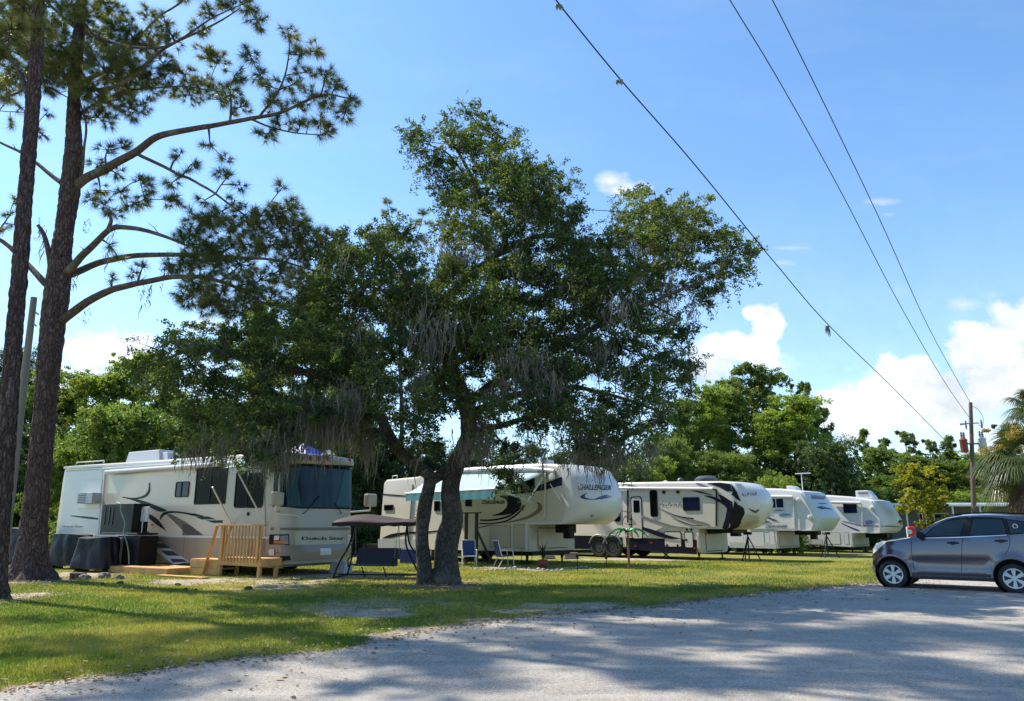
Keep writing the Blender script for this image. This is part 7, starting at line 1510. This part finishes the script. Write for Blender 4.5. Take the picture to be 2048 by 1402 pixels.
# ---------------- background trees ----------------
M['bgleaf'] = leafmat('broad leaves', (.070, .13, .036), (.22, .28, .07), .52, .5, .3)
M['bgdark'] = leafmat('dark glossy leaves', (.028, .066, .028), (.10, .155, .05), .45, .4, .4)
M['bglight'] = leafmat('feathery light green leaves', (.12, .19, .04), (.28, .36, .075), .57, .5, .3)
M['bgyel'] = leafmat('yellow green leaves', (.16, .18, .02), (.42, .40, .05), .5, .5, .3)
M['bgpine'] = leafmat('far pine needles', (.075, .13, .045), (.19, .24, .07), .5, .5, .3)
M['bgbark'] = mat('pale far bark', (.17, .145, .115), .9, var=.3)
def proto(kind, seed):
    """unit tree 10 m tall: list of (name, mesh, material)"""
    r = np.random.default_rng(seed); random.seed(seed); s = Skel(.08); H = 10.0
    LP, LT, LS = [], [], []
    if kind == 'round':
        s.line([(0, 0, 0), (.1, 0, 2.5), (-.1, .1, 5.5), (0, 0, 8.5)], [.2, .16, .11, .03], 8); s.arr(); C0 = [(r.normal(0, 1.5), r.normal(0, 1.4), r.uniform(1.5, 9.1)) for _ in range(90)]; C0 = [c for c in C0 if math.hypot(c[0], c[1]) < 3.0*math.sqrt(max(.1, 1-((c[2]-5)/5.2)**2))]; rad, nper, ls, mt = 1.05, 620, (.10, .18), 'bgleaf'
    elif kind == 'cypress':
        s.line([(0, 0, 0), (.1, 0, 3), (0, .1, 6), (0, 0, 9.6)], [.19, .14, .09, .02], 8); s.arr(); C0 = [(r.normal(0, 1)*(1.55-z*.105), r.normal(0, 1)*(1.5-z*.105), z) for z in r.uniform(.6, 9.7, 85)]; rad, nper, ls, mt = .75, 420, (.09, .17), 'bglight'
    elif kind == 'pine':
        s.line([(0, 0, 0), (.15, 0, 3), (.05, .1, 6), (0, 0, 9.5)], [.17, .14, .10, .02], 8); s.arr(); C0 = [(r.normal(0, 1.0)*(1.25 if z < 9 else .7), r.normal(0, 1.2), z) for z in r.uniform(5.6, 9.6, 75)]; rad, nper, ls, mt = .55, 380, (.09, .17), 'bgpine'
    elif kind == 'tallpine':
        s.line([(0, 0, 0), (.15, 0, 3), (.05, .1, 6), (0, 0, 9.5)], [.16, .13, .09, .02], 8); s.arr(); C0 = [(r.normal(0, 1)*(1.4-.1*z), r.normal(0, 1)*(1.4-.1*z), z) for z in r.uniform(2.0, 9.8, 90)]; rad, nper, ls, mt = .5, 340, (.09, .17), 'bgpine'
    elif kind == 'dark':
        s.line([(0, 0, 0), (.1, 0, 2.5), (-.1, .1, 5.5), (0, 0, 8)], [.22, .16, .11, .03], 8); s.arr(); C0 = [(r.normal(0, 1.9), r.normal(0, 1.6), r.uniform(.5, 8.9)) for _ in range(110)]; C0 = [c for c in C0 if math.hypot(c[0], c[1]) < 3.9*math.sqrt(max(.08, 1-((c[2]-4)/5.4)**2))]; rad, nper, ls, mt = 1.15, 600, (.11, .19), 'bgdark'
    elif kind == 'bush':
        s.line([(0, 0, 0), (.1, 0, 1.5), (-.1, .1, 4)], [.15, .1, .04], 8); s.arr(); C0 = [(r.normal(0, 2.6), r.normal(0, 2.2), r.uniform(.5, 8.6)) for _ in range(120)]; C0 = [c for c in C0 if math.hypot(c[0], c[1]) < 5.2*math.sqrt(max(.08, 1-((c[2]-2.5)/7.2)**2))]; rad, nper, ls, mt = 1.25, 600, (.15, .27), 'bgleaf'
    elif kind == 'sapling':
        s.line([(0, 0, 0), (.1, 0, 2.2), (-.1, .1, 4.5), (0, 0, 8)], [.14, .12, .08, .02], 8); s.line([(.05, 0, 1.8), (1.2, .3, 4.5), (1.8, .3, 7)], [.10, .06, .02], 6); s.line([(.05, 0, 1.6), (-1.3, -.3, 4.2), (-2, 0, 6.5)], [.10, .06, .02], 6); s.arr(); C0 = [(r.normal(0, 1.9), r.normal(0, 1.6), z) for z in r.uniform(2.6, 9.5, 130)]; C0 = [c for c in C0 if math.hypot(c[0], c[1]) < 3.9*math.sqrt(max(.08, 1-((c[2]-5.8)/4.2)**2))]; rad, nper, ls, mt = .62, 70, (.22, .40), 'bgyel'
    for c in C0:
        s.grow(c, .05, .012, 4, bend=.1); t0 = r.normal(.35, .2); n_ = int(nper*1.9*r.uniform(.6, 1.2)); sub = int(max(9, nper/18)); cc = ell(sub, r, .8)*rad*r.uniform(.55, 1.5); cc[:, 2] *= .7
        if kind == 'cypress': cc[:, 2] *= .8
        if kind == 'tallpine': cc[:, 2] *= 1.6; cc *= 1.25-.075*c[2]
        idx = r.integers(0, sub, n_)
        e = ell(n_, r, .9)*(.26*rad+.06)*r.uniform(.5, 1.3); e[:, 2] *= .7
        LP.append(np.array(c)+cc[idx]+e); LT.append(t0+r.normal(0, .15, n_)); LS.append(r.uniform(*ls, n_))
    P = np.concatenate(LP); me = leaf_mesh('crown', P, np.concatenate(LS), np.concatenate(LT), .6, .2, r); me.materials.append(M[mt])
    tm = s.mb.mesh('trunk'); tm.materials.append(M['bgbark']); tm.shade_smooth(); return me, tm
protos = {}
for kd, sds in (('round', (1, 2)), ('cypress', (3, 4, 5)), ('pine', (6, 7)), ('tallpine', (8, 9)), ('dark', (10, 11)), ('bush', (12,)), ('sapling', (13,))): protos[kd] = [proto(kd, s) for s in sds]
random.seed(77)
def bgtree(kind, px, ytop, Y, w, label, grp='trees beyond the campers', name=None, mt=None, zb=0, var=None):
    """w: full crown width in pixels"""
    me, tm = protos[kind][random.randrange(len(protos[kind])) if var is None else var]
    top = D(px, ytop, Y).z; h = top/9.7; x = (px-1024)/FPX*Y*(1.0)
    # account for upward tilt: use a point at half height for x
    x = D(px, (ytop+1050)/2, Y).x
    base = {'round': 6.2, 'cypress': 4.0, 'pine': 3.6, 'tallpine': 3.6, 'dark': 7.4, 'bush': 9.6, 'sapling': 7.2}[kind]
    sx = (w/FPX*Y)/base
    t = thing(name or {'round': 'broadleaf_tree', 'cypress': 'cypress_tree', 'pine': 'pine_tree', 'tallpine': 'pine_tree', 'dark': 'evergreen_tree', 'bush': 'bush', 'sapling': 'young_tree'}[kind], (x, Y, zb), label, 'bush' if kind == 'bush' else 'tree', grp, random.uniform(0, 6.28))
    t.scale = (sx, sx, h)
    for nm, m_ in (('crown', me), ('trunk', tm)):
        o = bpy.data.objects.new(nm, m_); C.objects.link(o); o.parent = t
        if mt and nm == 'crown':
            o.material_slots[0].link = 'OBJECT'; o.material_slots[0].material = M[mt]
    return t
BG = [
 # right group
 ('pine', 1512, 738, 62, 118, 'tall round-topped pine standing above the rest right of the oak', None, 'bgpine'),
 ('cypress', 1420, 775, 56, 110, 'feathery light green cypress left of the tall round-topped pine', None, None),
 ('cypress', 1370, 800, 54, 90, 'feathery green cypress showing at the right edge of the oak crown', None, 'bgleaf'),
 ('cypress', 1465, 785, 58, 100, 'narrow green cypress directly below the tall round-topped pine', None, 'bgleaf'),
 ('cypress', 1595, 795, 55, 150, 'bright yellow green cypress with a broad top right of the tall pine', None, 'bglight'),
 ('cypress', 1545, 830, 54, 110, 'bright green cypress low in front of the tall pine', None, 'bglight'),
 ('tallpine', 1620, 770, 62, 70, 'dark narrow pine spire rising behind the bright cypress', None, None),
 ('tallpine', 1655, 820, 60, 70, 'dark pine at the right shoulder of the bright cypress', None, None),
 ('dark', 1665, 865, 50, 150, 'dense dark evergreen above the two rear campers', None, None),
 ('dark', 1600, 910, 52, 120, 'dark evergreen behind the antenna', None, None),
 ('round', 1330, 860, 50, 120, 'leafy green tree just right of the oak, above the black-nosed camper', None, None),
 ('round', 1290, 900, 46, 120, 'bright leafy bush tree above the left roof end of the black-nosed camper', None, 'bglight'),
 ('round', 1400, 900, 50, 120, 'mid green tree above the dark roof unit', None, None),
 ('round', 1470, 900, 50, 120, 'mid green tree above the white nose of the black-nosed camper', None, None),
 ('bush', 1555, 938, 43, 100, 'yellow green bush behind the roof of the white camper with mountain graphics', None, 'bglight'),
 ('tallpine', 1738, 862, 70, 60, 'far pine above the last camper, leftmost of the far pine row', None, None),
 ('cypress', 1765, 900, 66, 90, 'green tree in the far row above the last camper', None, 'bgleaf'),
 ('tallpine', 1820, 868, 70, 80, 'bushy topped far pine above the yellow young tree', None, None),
 ('tallpine', 1780, 880, 72, 60, 'slim far pine left of the bushy topped one', None, None),
 ('tallpine', 1868, 884, 74, 60, 'spiky far pine just left of the utility pole', None, None),
 ('tallpine', 1905, 878, 72, 60, 'thin far pine beside the red transformer', None, None),
 ('cypress', 1830, 915, 62, 110, 'broad green tree behind the yellow young tree', None, 'bgleaf'),
 ('cypress', 1890, 925, 62, 110, 'green tree left of the pole above the low house', None, 'bgleaf'),
 ('cypress', 1950, 910, 64, 100, 'green tree directly behind the utility pole', None, 'bglight'),
 ('round', 1990, 905, 60, 110, 'green tree between the pole and the palm', None, 'bgleaf'),
 ('tallpine', 2035, 850, 66, 80, 'far pine behind the palm', None, None),
 ('round', 2070, 900, 60, 120, 'green tree behind the palm at the right edge', None, None),
 ('bush', 1720, 960, 56, 110, 'low green thicket above the roof of the last camper', None, None),
 ('bush', 1800, 970, 57, 110, 'low green thicket left of the yellow young tree', None, None),
 ('bush', 1900, 975, 58, 110, 'low green thicket behind the low house left of the pole', None, 'bglight'),
 ('bush', 1985, 980, 58, 110, 'low green thicket behind the low house right of the pole', None, None),
 ('sapling', 1843, 925, 42, 120, 'young tree with bright yellow green leaves in front of the low house', None, None),
 # behind the oak and the motorhome
 ('dark', 760, 850, 44, 160, 'dark evergreen between the motorhome and the cream camper', 'trees behind the motorhome', None),
 ('dark', 690, 860, 42, 150, 'dark evergreen above the motorhome nose', 'trees behind the motorhome', None),
 ('dark', 840, 870, 45, 150, 'dark evergreen seen behind the oak trunks', 'trees behind the motorhome', None),
 ('dark', 600, 850, 42, 150, 'dark evergreen above the motorhome roof', 'trees behind the motorhome', None),
 ('dark', 940, 880, 47, 150, 'dark evergreen behind the teal awning', 'trees behind the motorhome', None),
 ('dark', 1040, 880, 47, 150, 'dark evergreen above the cream camper roof', 'trees behind the motorhome', None),
 ('dark', 1140, 890, 47, 150, 'dark evergreen above the cream camper nose', 'trees behind the motorhome', None),
 ('dark', 1220, 900, 47, 130, 'dark evergreen between the cream and the black-nosed campers', 'trees behind the motorhome', None),
 ('round', 500, 800, 44, 160, 'broadleaf tree behind the middle of the motorhome', 'trees behind the motorhome', None),
 ('round', 400, 790, 42, 150, 'broadleaf tree left of the oak crown bottom', 'trees behind the motorhome', None),
 ('bush', 255, 795, 35, 250, 'big sage green shrub rising behind the motorhome roof', 'trees behind the motorhome', None),
 ('bush', 150, 850, 37, 150, 'green shrub beside the forked pine trunk', 'trees behind the motorhome', None),
 ('cypress', 185, 752, 50, 130, 'light green feathery tree right of the forked pine', 'trees behind the motorhome', 'bglight'),
 ('cypress', 255, 715, 52, 120, 'taller light green feathery tree beside the oak crown', 'trees behind the motorhome', 'bglight'),
 ('cypress', 320, 740, 50, 110, 'light green tree showing through the left oak branches', 'trees behind the motorhome', 'bgleaf'),
 ('cypress', 130, 748, 52, 110, 'light green tree just right of the pine bark', 'trees behind the motorhome', 'bgleaf'),
 ('round', 10, 690, 50, 110, 'dark green tree at the left edge', 'trees behind the motorhome', 'bgdark'),
 ('cypress', 60, 740, 48, 90, 'green tree between the two pine trunks', 'trees behind the motorhome', 'bgleaf'),
 ('dark', 40, 840, 40, 150, 'dark evergreen low between the two pine trunks', 'trees behind the motorhome', None),
 ('dark', 120, 880, 44, 130, 'dark evergreen low right of the forked pine', 'trees behind the motorhome', None),
 ('dark', 330, 870, 46, 150, 'dark evergreen above the motorhome awning', 'trees behind the motorhome', None),
 ('cypress', 510, 620, 52, 130, 'bright yellow green tree showing above the left oak lobe', 'trees behind the motorhome', 'bglight'),
 ('cypress', 620, 560, 48, 120, 'green tree behind the pine and oak overlap', 'trees behind the motorhome', 'bgleaf'),
 ('round', 700, 640, 46, 150, 'broadleaf tree hidden deep behind the oak crown', 'trees behind the motorhome', None),
]
for (kd, px, yt, Y, w_, lb, grp, mt) in BG: bgtree(kd, px, yt, Y, w_, lb, grp or 'trees beyond the campers', mt=mt)
# far wood closing the view
wd_P, wd_T = [], []
r = np.random.default_rng(50)
for k in range(420):
    x = r.uniform(-95, 110); y = r.uniform(88, 104)+abs(x)*.1; h = r.uniform(4, 9)*(1 if x > 10 else 1.1); c_ = ell(260, r, .6)*np.array([3.2, 2.5, h*.55]); wd_P.append(c_+np.array([x, y, h*.5])); wd_T.append(np.full(260, r.normal(.4, .2))+r.normal(0, .15, 260))
me = leaf_mesh('far_wood', np.concatenate(wd_P), r.uniform(.4, .9, 420*260), np.concatenate(wd_T), .6, .2, r); tag(fin(me, 'far_wood', M['bgleaf'], None), 'far wood closing the view behind all the trees', 'wood', kind='stuff')

# ---------------- cabbage palms ----------------
def palm(px, py, Y, rpx, label, seed, skirt=True, nf=34, full=True):
    c = D(px, py, Y); t = thing('cabbage_palm', (c.x, Y, 0), label, 'tree', 'cabbage palms at the right edge'); r = random.Random(seed); Rm = rpx/FPX*Y
    MB().tube([(.05, 0, 0), (0, 0, c.z*.5), (0, 0, c.z)], [.2, .17, .18], 12).build('trunk', M['oakbark'], t, 60)
    V, F, T, = [], [], []; V2, F2, T2 = [], [], []
    for k in range(nf+(18 if skirt else 0)):
        dead = k >= nf; a = r.uniform(0, 6.28); el = r.uniform(-1.45, -.9) if dead else r.uniform(-.75, 1.3); L_ = Rm*(.55 if not dead else .35)*r.uniform(.85, 1.1)
        d = Vector((math.cos(a)*math.cos(el), math.sin(a)*math.cos(el), math.sin(el))); base = Vector((0, 0, c.z-.1)); tip = base+d*L_; tip.z -= .08*L_
        s_ = d.cross(Vector((0, 0, 1))).normalized(); up = s_.cross(d).normalized()
        VV, FF, TT = (V2, F2, T2) if dead else (V, F, T)
        i0 = len(VV); VV += [base-s_*.015, base+s_*.015, tip]; FF.append((i0, i0+1, i0+2)); TT.append(.5)
        ns = 38; tt = r.uniform(0, .6)
        for q in range(ns):
            b = (q/(ns-1)-.5)*R(230); l_ = Rm*.62*(.6+.4*math.cos(b*.6))*r.uniform(.9, 1.05); dd = (d*math.cos(b)+s_*math.sin(b)); p = tip.copy()+d*.0; w_ = .022
            i0 = len(VV); sd_ = dd.cross(up).normalized()*w_; g0 = p; pts = []
            for z in range(5):
                f_ = z/4; pp = p+dd*l_*f_; pp.z -= (l_*.75 if not dead else l_*1.1)*f_**2.2*(.5+.5*math.cos(el) if not dead else .8); ww = sd_*math.sin(math.pi*(.12+.86*f_)); pts += [pp-ww, pp+ww]
            VV += pts; FF += [(i0+2*z, i0+2*z+1, i0+2*z+3, i0+2*z+2) for z in range(4)]; TT += [tt+r.uniform(-.2, .2)]*4
    def mk(nm, V, F, T, m):
        me = bpy.data.meshes.new(nm); me.from_pydata([tuple(v) for v in V], [], F); me.update(); setattr_pt(me, 'tint', np.clip(np.array(T), 0, 1), 'FACE'); return fin(me, nm, m, t)
    mk('fronds', V, F, T, M['palm'])
    if V2: mk('dead_skirt', V2, F2, T2, M['deadpalm'])
    if skirt:
        bb = []; r2 = np.random.default_rng(seed)
        for k in range(26):
            a = r2.uniform(0, 6.28); q = np.array([math.cos(a)*Rm*r2.uniform(.1, .75), math.sin(a)*Rm*.5, c.z+Rm*r2.uniform(.15, .62)]); bb.append(q+ell(240, r2, .9)*np.array([Rm*.17, Rm*.17, Rm*.07])*r2.uniform(.5, 1.2))
        P = np.concatenate(bb); me = leaf_mesh('blossom', P, r2.uniform(.04, .09, len(P)), r2.random(len(P)), .5, 0, r2); fin(me, 'blossom', M['blossom'], t)
    return t
M['palm'] = leafmat('palm fronds', (.035, .06, .022), (.14, .16, .045), .25, .35, .5); M['deadpalm'] = leafmat('dead palm fronds', (.10, .075, .055), (.24, .18, .13), .2, .8, .2); M['blossom'] = leafmat('golden palm blossom', (.22, .16, .04), (.42, .33, .11), .3, .8, .2)
palm(2062, 925, 27, 108, 'cabbage palm with golden blossom and a dead grey skirt at the right edge', 3)
palm(2085, 818, 33, 80, 'taller cabbage palm with only its left frond tips in the picture', 4, skirt=False, nf=22)
